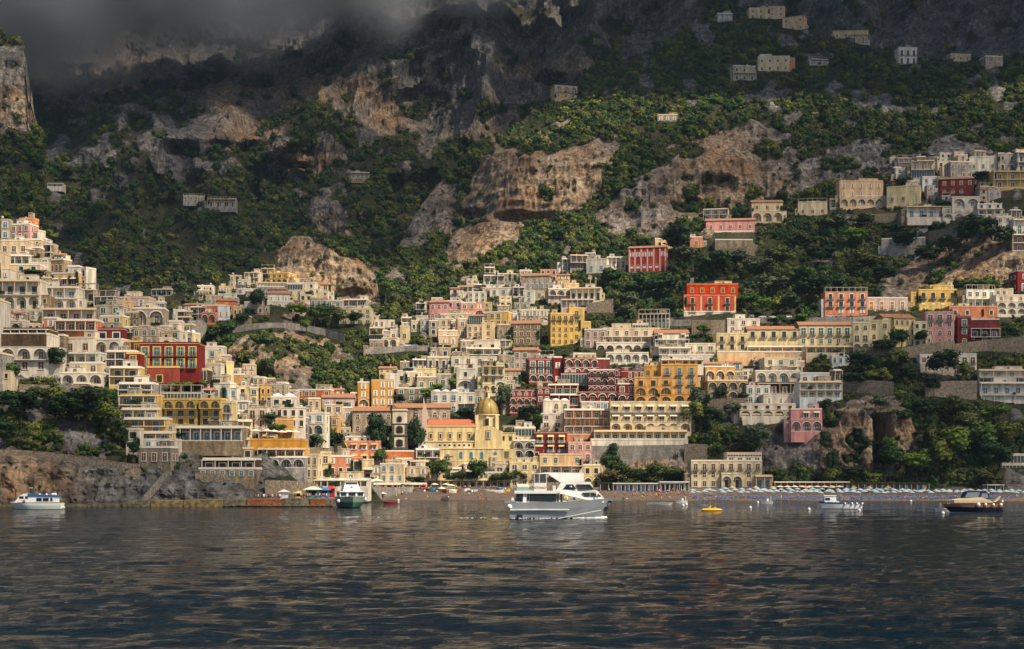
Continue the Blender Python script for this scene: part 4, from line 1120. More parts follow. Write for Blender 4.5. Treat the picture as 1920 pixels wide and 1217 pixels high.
# ---------------------------------------------------------------- church and bell tower
def church():
    Y = ground(880, 880)+2; s = Y/F; base = 872
    r = empty('church', W(880, base, Y)); info = dict(root=r, x0=795, x1=968, yt=737, yb=base, L='the-domed-church', cat='church', desc='big pale yellow church with a green and yellow tiled dome and a red roof'); HOUSES.append(info)
    X = lambda px: (px-880)*s; Z = lambda py: (base-py)*s
    y_ = wallm('y'); T = trimm('y'); WT = trimm('C'); BR = mat('weathered frame', (.14,.10,.06), .9, .1)
    RECTS.append((790, 968, 737, 905))
    m = MB(); m.box(X(797), X(892), 6, 20, -6, Z(799), y_); m.build('wall', r)                       # nave
    m = MB(); m.box(X(795), X(893), 5.7, 20.2, Z(799), Z(796), WT); m.build('cornice', r)
    m = MB(); m.v += [(X(799), 5.6, Z(796)), (X(893), 5.6, Z(796)), (X(893), 13, Z(784)), (X(803), 13, Z(784)), (X(799), 20.3, Z(796)), (X(893), 20.3, Z(796))]; ti = m.m(mat('red church roof', (.38,.12,.06), .9, .1, var=.15, scale=1.5, bump=.4))
    for f in ((0,1,2,3), (3,2,5,4), (0,3,4), (1,5,2)): m.f.append(f); m.mi.append(ti)
    m.build('roof', r)
    m = MB(); m.prism([(X(790), -3), (X(799), -3), (X(799), Z(786)), (X(805), Z(783)), (X(799), Z(777)), (X(796), Z(758)), (X(793), Z(755)), (X(790), Z(772))], 5, 9, trimm('M')); m.tube((X(793), 7, Z(756)), (X(792.5), 7, Z(744)), .35, trimm('C'), .12); m.build('facade_wing', r)
    for i in range(5):
        x = X(806.5+i*18.2); m = MB(); w_, h_ = 4.2*s, 7.5*s; z = Z(817)
        m.box(x-w_, x+w_, 5.82, 6.02, z-h_, z+h_, BR); m.box(x-w_*.72, x+w_*.72, 5.76, 5.82, z-h_*.82, z+h_*.82, T); m.box(x-w_*.45, x+w_*.45, 5.7, 5.76, z-h_*.6, z+h_*.6, GLASS); m.build('window', r)
    m = MB(); m.box(X(797), X(892), 3.5, 6.0, -6, Z(828), y_); m.box(X(796), X(892), 3.2, 6.0, Z(828), Z(826), WT); m.build('side_aisle', r)
    for i in range(8):
        x = X(824+9.2*i); m = MB(); m.box(x-2*s, x+2*s, 3.42, 3.5, Z(836), Z(833), DARK); m.build('vent', r)
    m = MB(); gab = [(X(890), Z(873)), (X(942), Z(873)), (X(942), Z(808)), (X(934), Z(806)), (X(929), Z(802)), (X(921), Z(798)), (X(911), Z(798)), (X(903), Z(802)), (X(898), Z(806)), (X(890), Z(808))]
    m.prism(gab, 2.8, 14, y_); m.build('transept', r)
    m = MB(); x = X(915); m.box(x-4.6*s, x+4.6*s, 2.6, 2.82, Z(824), Z(806), BR); m.box(x-3.2*s, x+3.2*s, 2.5, 2.6, Z(823), Z(807.5), T); m.box(x-2.2*s, x+2.2*s, 2.42, 2.5, Z(822), Z(809), mat('blue church glass', (.05,.13,.2), .3, .5)); m.build('window', r)
    cx_ = X(912.5); cy_ = 12; m = MB(); m.lathe([(22.5*s, Z(808)), (22.5*s, Z(776))], y_, 8, (cx_, cy_, 0)); m.lathe([(24*s, Z(777)), (24*s, Z(775))], WT, 24, (cx_, cy_, 0))
    for sx_ in (-1, 1): m.box(cx_+sx_*19*s-3*s, cx_+sx_*19*s+3*s, cy_-22*s, cy_-15*s, Z(806), Z(777), trimm('y'))
    m.box(cx_-4*s, cx_+4*s, cy_-22.4*s, cy_-20*s, Z(799), Z(783), BR); m.box(cx_-2.6*s, cx_+2.6*s, cy_-22.9*s, cy_-22.4*s, Z(798), Z(785), DARK); m.build('drum', r)
    # majolica dome
    dm = bpy.data.materials.new('majolica tiles'); dm.use_nodes = True; n = dm.node_tree; N = n.nodes; L = n.links; p = N['Principled BSDF']; p.inputs['Roughness'].default_value = .35
    vo = N.new('ShaderNodeTexVoronoi'); vo.inputs['Scale'].default_value = 2.6; g = N.new('ShaderNodeNewGeometry'); L.new(g.outputs['Position'], vo.inputs['Vector'])
    cr = N.new('ShaderNodeValToRGB'); e = cr.color_ramp.elements; e[0].color = (.26,.16,.02,1); e[1].color = (.09,.13,.035,1); e.new(.5).color = (.32,.21,.05,1); L.new(vo.outputs['Color'], cr.inputs[0]); L.new(cr.outputs[0], p.inputs['Base Color'])
    m = MB(); R0 = 22.3*s; Hh = Z(744)-Z(775.5); pr_ = [(R0*math.cos(a)**.85 if a < 1.5 else R0*.16, Hh*math.sin(a)**1.0) for a in [i*math.pi/2/12 for i in range(12)]]+[(R0*.17, Hh)]
    m.lathe(pr_, dm, 32, (cx_, cy_, Z(775.5))); m.build('dome', r, smooth=True)
    rib = mat('dark rib tiles', (.06,.05,.03), .5, .4, c2=(.2,.15,.04), scale=3)
    for k in range(8):
        a = k*math.pi/4+math.pi/8; m = MB(); w_ = .45
        for (r0, z0), (r1, z1) in zip(pr_[:-1], pr_[1:]):
            c, s_ = math.cos(a), math.sin(a); t = (-s_*w_, c*w_); o_ = .12
            m.poly([(cx_+(r0+o_)*c+t[0], cy_+(r0+o_)*s_+t[1], Z(775.5)+z0), (cx_+(r0+o_)*c-t[0], cy_+(r0+o_)*s_-t[1], Z(775.5)+z0), (cx_+(r1+o_)*c-t[0]*.6, cy_+(r1+o_)*s_-t[1]*.6, Z(775.5)+z1+.05), (cx_+(r1+o_)*c+t[0]*.6, cy_+(r1+o_)*s_+t[1]*.6, Z(775.5)+z1+.05)], rib)
        m.build('rib', r)
    m = MB(); m.lathe([(5*s, 0), (5*s, 12*s), (6.2*s, 12.2*s), (6.2*s, 13.4*s)], trimm('y'), 8, (cx_, cy_, Z(744.5))); m.lathe([(4.8*s, 13.4*s), (3*s, 17*s), (.8*s, 20*s), (.2*s, 22*s)], TILE, 8, (cx_, cy_, Z(744.5)))
    m.box(cx_-1.4*s, cx_+1.4*s, cy_-5.3*s, cy_-4*s, Z(742), Z(734), DARK); m.build('lantern', r)
    m = MB(); m.box(X(940), X(967), 4, 14, -6, Z(812), y_); m.box(X(939), X(968), 3.8, 14.1, Z(812), Z(810.5), WT); m.build('sacristy', r)
    for x in (943.5, 957): m = MB(); m.box(X(x-3), X(x+3), 3.9, 4.02, Z(826), Z(817), BR); m.box(X(x-1.6), X(x+1.6), 3.83, 3.9, Z(824), Z(819), DARK); m.build('window', r)
    # lower block with arched blue windows and deep portals
    m = MB(); m.box(X(825), X(967), -1, 4.1, -8, Z(842), y_); m.box(X(824), X(945), -1.25, 4, Z(842), Z(840.5), WT); m.box(X(852), X(942), -1.1, -.98, Z(865), Z(864), T); m.build('lower_block', r)
    for x in (864.5, 883.5, 903.5, 928.5):
        m = MB(); P = arch_pts(6.2*s, 12.5*s, 10, X(x), Z(859.5)); m.prism([(X(x)+(a-X(x))*1.2, b*1.0+.02*(b-Z(853))) for a, b in P], -1.12, -.99, T); m.prism(P, -1.16, -1.12, mat('blue church glass', (.05,.13,.2), .3, .5)); m.build('window', r)
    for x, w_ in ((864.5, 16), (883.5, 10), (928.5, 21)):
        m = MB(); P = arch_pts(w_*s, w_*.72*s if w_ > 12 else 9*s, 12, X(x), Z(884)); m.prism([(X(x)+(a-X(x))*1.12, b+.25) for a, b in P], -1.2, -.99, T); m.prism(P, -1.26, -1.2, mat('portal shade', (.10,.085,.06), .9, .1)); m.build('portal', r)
    m = MB(); m.box(X(946), X(954), -1.15, -.98, Z(859), Z(846), BR); m.build('window', r)
    m = MB(); m.box(X(836), X(843), -1.12, -.98, Z(861), Z(852), SHUT['g']); m.box(X(834), X(845), -2, -1, Z(862), Z(861.4), IRON); m.build('door', r)
    return r
church()
def belltower():
    Y = ground(750, 866)-3; s = Y/F; r = empty('bell_tower', W(749, 868, Y)); Z = lambda py: (868-py)*s
    HOUSES.append(dict(root=r, x0=735, x1=764, yt=764, yb=868, L='the-bell-tower', cat='bell tower', desc='square stone bell tower of four stages beside the yellow church'))
    RECTS.append((733, 766, 764, 868)); st = mat('dark tufa stone', (.12,.10,.078), .95, .1, var=.3, scale=1, c2=(.08,.065,.05), bump=.4); pl = mat('pale tower panel', (.55,.48,.37), .9, .1, var=.15, streak=.2)
    for a, b, hw, c in ((868, 841, 14.5, st), (841, 817, 14, st), (817, 794, 13.5, st), (794, 770, 12.5, pl)):
        m = MB(); m.box(-hw*s, hw*s, 0, hw*2*s, Z(a)-(5 if a == 868 else 0), Z(b)-.25, c); m.box(-(hw+1)*s, (hw+1)*s, -1*s, (hw*2+1)*s, Z(b)-.25, Z(b), st)
        if c is st:
            m.box(-9.5*s, 9.5*s, -.14, -.003, Z(a)+.5, Z(b)-.7, pl)
        m.build('stage', r)
    for z in (834, 809, 787):
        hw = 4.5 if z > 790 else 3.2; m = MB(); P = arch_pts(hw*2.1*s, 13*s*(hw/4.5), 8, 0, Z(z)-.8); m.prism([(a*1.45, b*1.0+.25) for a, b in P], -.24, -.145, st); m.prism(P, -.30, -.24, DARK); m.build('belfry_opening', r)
    m = MB(); m.box(-4.5*s, 4.5*s, -.22, -.145, Z(862), Z(846), trimm('G')); m.box(-3*s, 3*s, -.26, -.22, Z(859), Z(849), pl); m.build('relief_panel', r)
    m = MB(); m.box(-13.5*s, 13.5*s, -1*s, 26*s, Z(770), Z(766.5), trimm('C'))
    for i in range(9): m.box((-13+i*3)*s, (-12+i*3)*s, -1.2*s, 0, Z(766.5), Z(764.5), TILE)
    m.build('parapet', r)
belltower()
# ---------------------------------------------------------------- walls, road, quay
STONE = mat('rough stone wall', (.26,.21,.15), .95, .1, var=.3, scale=.8, c2=(.13,.105,.08), bump=.8)
CONC = mat('grey concrete', (.27,.25,.22), .9, .1, var=.2, scale=.4, streak=.3, c2=(.19,.175,.155))
WALLS = []
def wall(pts, lab, cat='wall', m_=STONE, th=1.2, name='stone_wall', cap=None, off=1.5, Yo=None, ext=4, L_=None):
    P = [];
    for px, yt, yb in pts: Y = Yo if Yo else ground(px, yb)-off; P.append((Vector(W(px, yt, Y)), Vector(W(px, yb, Y))))
    o = P[0][1].copy(); m = MB(); i = m.m(m_); ic = m.m(cap) if cap else i
    for t, b in P:
        t = t-o; b = b-o; b.z -= ext; m.v += [tuple(b), tuple(t), (t.x, t.y+th, t.z), (b.x, b.y+th, b.z)]
    n = len(P)
    for k in range(n-1):
        a = k*4; c = a+4
        m.f += [(a, c, c+1, a+1), (a+1, c+1, c+2, a+2), (a+2, c+2, c+3, a+3)]; m.mi += [i, ic, i]
    m.f += [(0, 1, 2, 3), ((n-1)*4, (n-1)*4+3, (n-1)*4+2, (n-1)*4+1)]; m.mi += [i, i]
    ob = m.build(name, loc=o); tag(ob, lab, cat); 
    for (a, yt, yb), (b, y2, y3) in zip(pts[:-1], pts[1:]): RECTS.append((min(a, b), max(a, b), min(yt, y2), max(yb, y3)))
    return ob
wall([(436,612,622),(470,607,616),(500,605,613),(540,605,613),(575,609,617),(610,617,626),(646,626,638)], 'curved pale parapet wall of the road around the rocky knoll', 'road wall', CONC, 7, 'road_wall')
wall([(688,652,664),(760,649,657),(812,647,656),(830,634,642),(880,634,641),(905,630,638)], 'grey road wall below the cluster of cream houses by the valley', 'road wall', CONC, 7, 'road_wall')
wall([(1186,612,622),(1240,600,611),(1298,599,610)], 'dark road wall left of the red palace', 'road wall', CONC, 8, 'road_wall')
wall([(1297,600,626),(1336,600,626),(1362,600,624)], 'tall stone retaining wall directly under the red palace', 'retaining wall')
wall([(1405,596,604),(1440,595,604),(1500,596,606),(1560,594,604),(1600,594,603),(1700,590,596)], 'coast road wall with parked cars, right of the red palace', 'road wall', CONC, 8, 'road_wall')
wall([(1560,648,662),(1620,650,664),(1690,652,670),(1764,640,668),(1790,640,660)], 'stone retaining wall below the yellow house on the right', 'retaining wall')
wall([(1786,645,662),(1850,637,656),(1960,628,662)], 'long stone road wall below the crimson and white house', 'retaining wall')
wall([(1735,716,742),(1790,714,744),(1832,714,748)], 'stone wall holding up the garden of the white villa', 'retaining wall')
wall([(1106,836,874),(1200,835,868),(1292,834,862)], 'broad grey retaining wall under the pale yellow hotel terrace', 'retaining wall', CONC)
wall([(1283,832,874),(1326,833,874)], 'rough stone wall at the right foot of the pale yellow hotel', 'retaining wall')
wall([(1742,434,452),(1776,428,450),(1808,419,447),(1850,412,432),(1880,415,430)], 'high stone terrace wall with a white railing under the white houses', 'retaining wall', cap=RAILW)
wall([(-120,842,856),(0,843,857),(60,845,858),(130,853,868),(230,867,882),(262,872,884)], 'stone path wall along the top of the left sea cliff', 'path wall')
wall([(1600,404,416),(1700,398,408)], 'low terrace wall on the slope right of the peach villa', 'terrace wall')
wall([(1340,468,482),(1400,462,480),(1415,455,478)], 'stone base wall beneath the long pink villa', 'retaining wall')
wall([(1326,748,772),(1400,746,776)], 'dark stone wall under the three stone arches', 'retaining wall')
wall([(1100,570,586),(1150,560,585)], 'leaning stone wall right of the tall yellow house', 'retaining wall')
wall([(36,720,737),(92,722,740)], 'old garden wall under the tall white house with two arches', 'garden wall')
wall([(1570,720,735),(1620,712,735),(1676,716,742)], 'garden wall on top of the beach cliff', 'garden wall')
wall([(366,886,900),(470,892,905)], 'low rubble wall below the brown beach bar', 'wall')
wall([(497,900,916),(560,902,922),(592,906,925)], 'stone footing wall under the green-roofed restaurant', 'wall')
wall([(560,840,858),(640,836,852)], 'stone garden wall right of the ochre hotel', 'garden wall')
wall([(584,911,927),(640,911,927),(694,911,926)], 'stone wall under the cafes behind the moored green boat', 'wall')
wall([(1000,905,920),(1110,903,920)], 'low wall behind the beach hidden by the ferry', 'wall')
wall([(680,912,924),(740,914,927),(775,912,925)], 'grey landing wall at the left end of the beach', 'wall', CONC)
def stair(x0, y0, x1, y1, lab, wpx=5):
    Y = ground(x0, y0)-2; Y1 = ground(x1, y1)-2; a = Vector(W(x0, y0, Y)); b = Vector(W(x1, y1, Y1)); n = 14; m = MB()
    for i in range(n):
        p_ = (b-a)*(i/n); w_ = wpx*Y/F/2; m.box(p_.x-w_, p_.x+w_, p_.y-.8, p_.y+(b-a).y/n+.5, p_.z-2, p_.z+(b-a).z/n, CONC)
    tag(m.build('stairway', loc=a), lab, 'stairs')
stair(430, 856, 426, 822, 'straight pale stairway climbing beside the ochre hotel', 8)
stair(270, 935, 318, 880, 'stone steps rising from the quay to the cliff path', 5)
stair(344, 636, 376, 604, 'white stepped wall left of the knoll houses', 6)
stair(1285, 590, 1304, 500, 'mule stairs climbing behind the red palace', 7)
def quay():
    Y = 420; top = 2.1; RU = mat('rusty steel', (.30,.10,.03), .8, .2, var=.4, scale=.8, c2=(.16,.06,.03)); QC = mat('weathered quay', (.20,.165,.10), .95, .1, var=.4, scale=.3, c2=(.09,.08,.055), bump=.5)
    QY = mat('ochre stained quay', (.30,.21,.09), .95, .1, var=.3, scale=.3, c2=(.12,.09,.05))
    X = lambda px, Y_=Y: (px-CX)/F*Y_
    m = MB(); m.box(X(-80), X(262), Y+1, Y+9, -1, .75, QC); tag(m.build('low_quay'), 'low yellowish landing ledge at the foot of the left sea cliff', 'quay', kind=None)
    r = empty('quay', (X(230), Y, 0)); x0 = X(230); tag(r, 'long concrete quay with stained blocks and a rusty section along the left shore', 'quay')
    for a, b, mt, z1, d in ((230, 284, QC, top-.2, 0), (284, 346, QY, top-.35, -.4), (346, 419, QY, top-.1, -.7), (419, 463, QC, top, 0), (463, 528, RU, top+.05, -.3), (528, 582, QC, top+.3, .2), (582, 612, RU, top+.1, -.25), (612, 622, QC, top, 0)):
        m = MB(); m.box(X(a)-x0, X(b)-x0-.05, d, 14+abs(a-300)*.03, .55 if a > 415 else -1, z1, mt); m.build('block', r)
    m = MB(); m.box(X(419)-x0, X(624)-x0, -.9, 14, .25, .55, QC)
    for k in range(14): x = X(425+k*15)-x0; m.box(x-.3, x+.3, -.6, 2, -1, .25, QC)
    m.build('piling', r)
quay()
# ---------------------------------------------------------------- vegetation
def leafm(name, c, var=.35):
    m = bpy.data.materials.new(name); m.use_nodes = True; n = m.node_tree; N = n.nodes; L = n.links; p = N['Principled BSDF']; p.inputs['Roughness'].default_value = .8; p.inputs['Specular IOR Level'].default_value = .15
    oi = N.new('ShaderNodeObjectInfo'); cr = N.new('ShaderNodeValToRGB'); cr.color_ramp.interpolation = 'LINEAR'
    e = cr.color_ramp.elements; e[0].color = (*c[0], 1); e[1].color = (*c[-1], 1)
    for i, q in enumerate(c[1:-1]): e.new((i+1)/(len(c)-1)).color = (*q, 1)
    L.new(oi.outputs['Random'], cr.inputs[0]); g = N.new('ShaderNodeNewGeometry'); t = N.new('ShaderNodeTexNoise'); t.inputs['Scale'].default_value = .7; t.inputs['Detail'].default_value = 4; L.new(g.outputs['Position'], t.inputs['Vector'])
    r = N.new('ShaderNodeMapRange'); r.inputs['From Min'].default_value = .35; r.inputs['From Max'].default_value = .65; r.inputs['To Min'].default_value = 1-var; r.inputs['To Max'].default_value = 1+var; L.new(t.outputs[0], r.inputs['Value'])
    h = N.new('ShaderNodeHueSaturation'); L.new(cr.outputs[0], h.inputs['Color']); L.new(r.outputs[0], h.inputs['Value']); L.new(h.outputs[0], p.inputs['Base Color']); return m
LEAF = leafm('leaves', [(.014,.040,.010), (.030,.068,.012), (.055,.100,.018), (.022,.046,.018), (.075,.095,.040), (.14,.155,.026), (.034,.060,.016), (.07,.062,.026), (.11,.14,.022)])
BARK = mat('bark', (.075,.055,.04), .95, .1, var=.4, scale=3)
def crown_mesh(name, seed, sh=(1, 1, .8), nl=7, nq=420, q=.13, lf=None):
    rg = random.Random(seed); m = MB(); LF = lf or LEAF; lobes = []
    for i in range(nl):
        a = rg.uniform(0, 6.28); rr = rg.uniform(.15, .6); lobes.append((math.cos(a)*rr*sh[0], math.sin(a)*rr*sh[1], rg.uniform(-.35, .55)*sh[2]+.1, rg.uniform(.32, .52)))
    for x, y, z, r0 in lobes: m.ball((x, y, z), r0*.72, LF, 6, 4, .85)
    for i in range(nq):
        x, y, z, r0 = rg.choice(lobes); d = Vector((rg.gauss(0, 1), rg.gauss(0, 1), rg.gauss(.25, 1))).normalized(); rr = r0*rg.uniform(.72, 1.12); c = Vector((x, y, z))+d*rr
        nn = (d+Vector((rg.uniform(-.7, .7), rg.uniform(-.7, .7), rg.uniform(-.7, .7)))).normalized(); u = nn.orthogonal().normalized(); v = nn.cross(u); k = q*rg.uniform(.6, 1.3)
        m.poly([c+u*k, c+v*k*.8, c-u*k, c-v*k*.8], LF)
    return m.mesh(name)
VAR = [crown_mesh('crown', 100+i, (1, 1, rg_), 6+i % 3, 300) for i, rg_ in enumerate((.8, 1., .7, .9, .75, 1.1))]
def blocked(px, py, hpx, rpx):
    """is a crown standing at px,py over something built in front of it or on it"""
    ok = np.ones(px.shape, bool)
    for x0, x1, yt, yb in RECTS:
        ok &= ~((px > x0-rpx*.7) & (px < x1+rpx*.7) & (py > yt+1) & (py-hpx*.8 < yb))
    return ok
def scatter(k, num, rmin, rmax, name, lab, seed, ymin=-60, ymax=2000, rocky=.04):
    T = TER[k]; rg = np.random.default_rng(seed); px0, py0 = T['px'], T['py']; Yd = T['y']
    nr, nc = px0.shape; i = rg.integers(1, nr-1, num); j = rg.integers(1, nc-1, num)
    px = px0[i, j]; py = py0[i, j]; r = T['r'][i, j]
    keep = (rg.random(num) < np.where(r > .5, rocky, 1)) & (py > ymin) & (py < ymax) & (px > -300) & (px < 2250)
    dens = fbm(px/30, py/22, o=3, s=seed); keep &= (rg.random(num) < np.clip((dens-.30)*5, .12, 1))
    i, j, px, py, r = i[keep], j[keep], px[keep], py[keep], r[keep]
    p = np.stack([T['x'][i, j], T['y'][i, j], T['z'][i, j]], -1); p[:, 0] += rg.uniform(-1, 1, len(p)); p[:, 1] += rg.uniform(-1, 1, len(p))
    R_ = rmin+(rmax-rmin)*rg.random(len(p))**2.2; R_ = np.where(r > .4, R_*.55, R_); s = p[:, 1]/F
    for sc_ in (1, .6, .36):
        ok = blocked(px, py, 1.7*R_*sc_/s, R_*sc_/s)
        if sc_ == 1: cur = np.where(ok, 1, 0.)
        else: cur = np.where((cur == 0) & ok, sc_, cur)
    kp = cur > 0; p = p[kp]; R_ = (R_*cur)[kp]; p[:, 2] += R_*.35
    me = bpy.data.meshes.new(name); me.vertices.add(len(p)); me.vertices.foreach_set('co', p.ravel())
    a = me.attributes.new('rad', 'FLOAT', 'POINT'); a.data.foreach_set('value', R_.astype(np.float32))
    a = me.attributes.new('kind', 'INT', 'POINT'); a.data.foreach_set('value', rg.integers(0, len(VAR), len(p)).astype(np.int32))
    a = me.attributes.new('turn', 'FLOAT', 'POINT'); a.data.foreach_set('value', (rg.random(len(p))*6.28).astype(np.float32))
    o = put(name, me); tag(o, lab, name.replace('_', ' '), kind='stuff'); md = o.modifiers.new('scatter', 'NODES'); md.node_group = GN; return o
def make_gn():
    vc = bpy.data.collections.new('crown_variants')
    for v in VAR: vc.objects.link(bpy.data.objects.new('crown_variant', v))
    g = bpy.data.node_groups.new('scatter', 'GeometryNodeTree'); g.interface.new_socket('Geometry', in_out='INPUT', socket_type='NodeSocketGeometry'); g.interface.new_socket('Geometry', in_out='OUTPUT', socket_type='NodeSocketGeometry')
    N = g.nodes; L = g.links; a = N.new('NodeGroupInput'); b = N.new('NodeGroupOutput'); ip = N.new('GeometryNodeInstanceOnPoints'); ci = N.new('GeometryNodeCollectionInfo')
    ci.inputs['Collection'].default_value = vc; ci.inputs['Separate Children'].default_value = True; ci.inputs['Reset Children'].default_value = True
    def at(nm, ty): q = N.new('GeometryNodeInputNamedAttribute'); q.data_type = ty; q.inputs['Name'].default_value = nm; return q.outputs['Attribute']
    m2p = N.new('GeometryNodeMeshToPoints'); L.new(a.outputs[0], m2p.inputs['Mesh']); L.new(m2p.outputs[0], ip.inputs['Points']); L.new(ci.outputs[0], ip.inputs['Instance']); ip.inputs['Pick Instance'].default_value = True
    L.new(at('kind', 'INT'), ip.inputs['Instance Index']); cx_ = N.new('ShaderNodeCombineXYZ'); L.new(at('turn', 'FLOAT'), cx_.inputs[2]); L.new(cx_.outputs[0], ip.inputs['Rotation'])
    c2 = N.new('ShaderNodeCombineXYZ'); rd = at('rad', 'FLOAT'); [L.new(rd, c2.inputs[q]) for q in range(3)]; L.new(c2.outputs[0], ip.inputs['Scale']); L.new(ip.outputs[0], b.inputs[0]); return g
GN = make_gn()
scatter('A', 9000, 1.4, 3.6, 'scrub', 'green scrub and small trees covering the left headland', 1, ymax=930, rocky=.05)
scatter('F', 30000, 1.6, 4.6, 'hillside_scrub', 'dense green trees and scrub on the slopes behind the town', 2, ymax=912, rocky=.05)
scatter('F', 34000, .7, 1.8, 'terrace_bushes', 'low bushes and weeds between the houses and terrace walls', 12, ymin=330, ymax=916, rocky=.10)
scatter('F', 26000, 2.4, 5.6, 'upper_woods', 'dense woods on the upper right slope', 14, ymax=560, rocky=.03)
scatter('A', 16000, .6, 1.6, 'garden_bushes', 'low bushes in the gaps of the left town', 13, ymax=930, rocky=.06)
scatter('C', 9000, 1.6, 4.2, 'knoll_scrub', 'bright green bushes around the rocky knoll', 3, rocky=.07)
scatter('E', 3000, 3, 6, 'crag_scrub', 'dark scrub on top of the left crag', 4, rocky=.04)
scatter('D', 42000, 3.2, 6.8, 'far_woods', 'dark woods on the far mountain wall', 5, ymin=-120, rocky=.015)
# ---------------------------------------------------------------- trees one can tell apart
TREES = []
PINE = leafm('pine needles', [(.022,.045,.010), (.040,.065,.014), (.030,.052,.012)]); DKL = leafm('dark leaves', [(.012,.030,.010), (.020,.042,.014)]); OLV = leafm('olive leaves', [(.085,.10,.06), (.06,.085,.045)]); BRT = leafm('bright leaves', [(.07,.13,.015), (.10,.15,.02)])
CM = {'broad': [crown_mesh('crown', 40+i, (1, 1, .85), 9, 700, .10) for i in range(3)], 'dark': [crown_mesh('crown', 50+i, (1, 1, .95), 9, 700, .10, DKL) for i in range(2)], 'pine': [crown_mesh('crown', 60+i, (1, 1, .62), 9, 750, .095, PINE) for i in range(2)],
      'umbrella': [crown_mesh('crown', 70, (1.1, 1.1, .28), 9, 700, .09, DKL)], 'olive': [crown_mesh('crown', 75+i, (1, 1, .85), 8, 600, .10, OLV) for i in range(2)], 'bright': [crown_mesh('crown', 80, (1, 1, .8), 8, 600, .10, BRT)], 'cypress': [crown_mesh('crown', 85, (.42, .42, 1.35), 10, 600, .09, DKL)]}
def trunk_mesh(k, th, lean=.1, seed=0):
    rg = random.Random(seed); m = MB(); p = Vector((0, 0, -1.5)); r0 = max(.22, th*.035); top = Vector((lean*th, 0, th)); n = 4
    pts = [p]+[Vector((lean*th*i/n+rg.uniform(-.06, .06)*th, rg.uniform(-.06, .06)*th, th*i/n)) for i in range(1, n)]+[top]
    for i in range(n): m.tube(pts[i], pts[i+1], r0*(1-.13*i), BARK, r0*(1-.13*(i+1)))
    for j in range(5): a = rg.uniform(0, 6.28); m.tube(pts[-2 if j % 2 else -1], top+Vector((math.cos(a)*th*.35, math.sin(a)*th*.35, th*.28)), r0*.4, BARK, r0*.12)
    return m.mesh('trunk'), top
def tree(px, pb, hpx, wpx, kind, word=None, Y=None, front=False):
    Y = Y or ground(px, pb)-(1 if not front else 4); s = Y/F; H = hpx*s; Wd = wpx*s; rg = random.Random(int(px*3+pb))
    fr = {'pine': .55, 'umbrella': .82, 'cypress': .12, 'broad': .3, 'dark': .3, 'olive': .3, 'bright': .3}[kind]
    r = empty('tree', W(px, pb, Y), rg.uniform(0, 6.28)*0); th = H*fr+.3; tm, top = trunk_mesh(kind, th, rg.uniform(-.12, .12), int(px)); put('trunk', tm, r)
    cm = rg.choice(CM[kind]); zr = {'pine': .62, 'umbrella': .3, 'cypress': 1.35}.get(kind, .85); ch = (H-H*fr*.75)
    put('crown', cm, r, (top.x, 0, H-ch*.52), rg.uniform(0, 6.28), (Wd*.68, Wd*.68, ch*.5/zr*.95) if kind != 'cypress' else (Wd*1.1, Wd*1.1, ch*.5/1.5))
    nm = {'pine': 'stone pine', 'umbrella': 'umbrella pine', 'cypress': 'cypress', 'olive': 'olive tree', 'bright': 'bright green tree', 'broad': 'leafy tree', 'dark': 'dark evergreen tree'}[kind]
    r.name = nm.replace(' ', '_'); TREES.append(dict(root=r, x0=px-wpx/2, x1=px+wpx/2, yt=pb-hpx, yb=pb, nm=nm, word=word, cat='tree')); return r
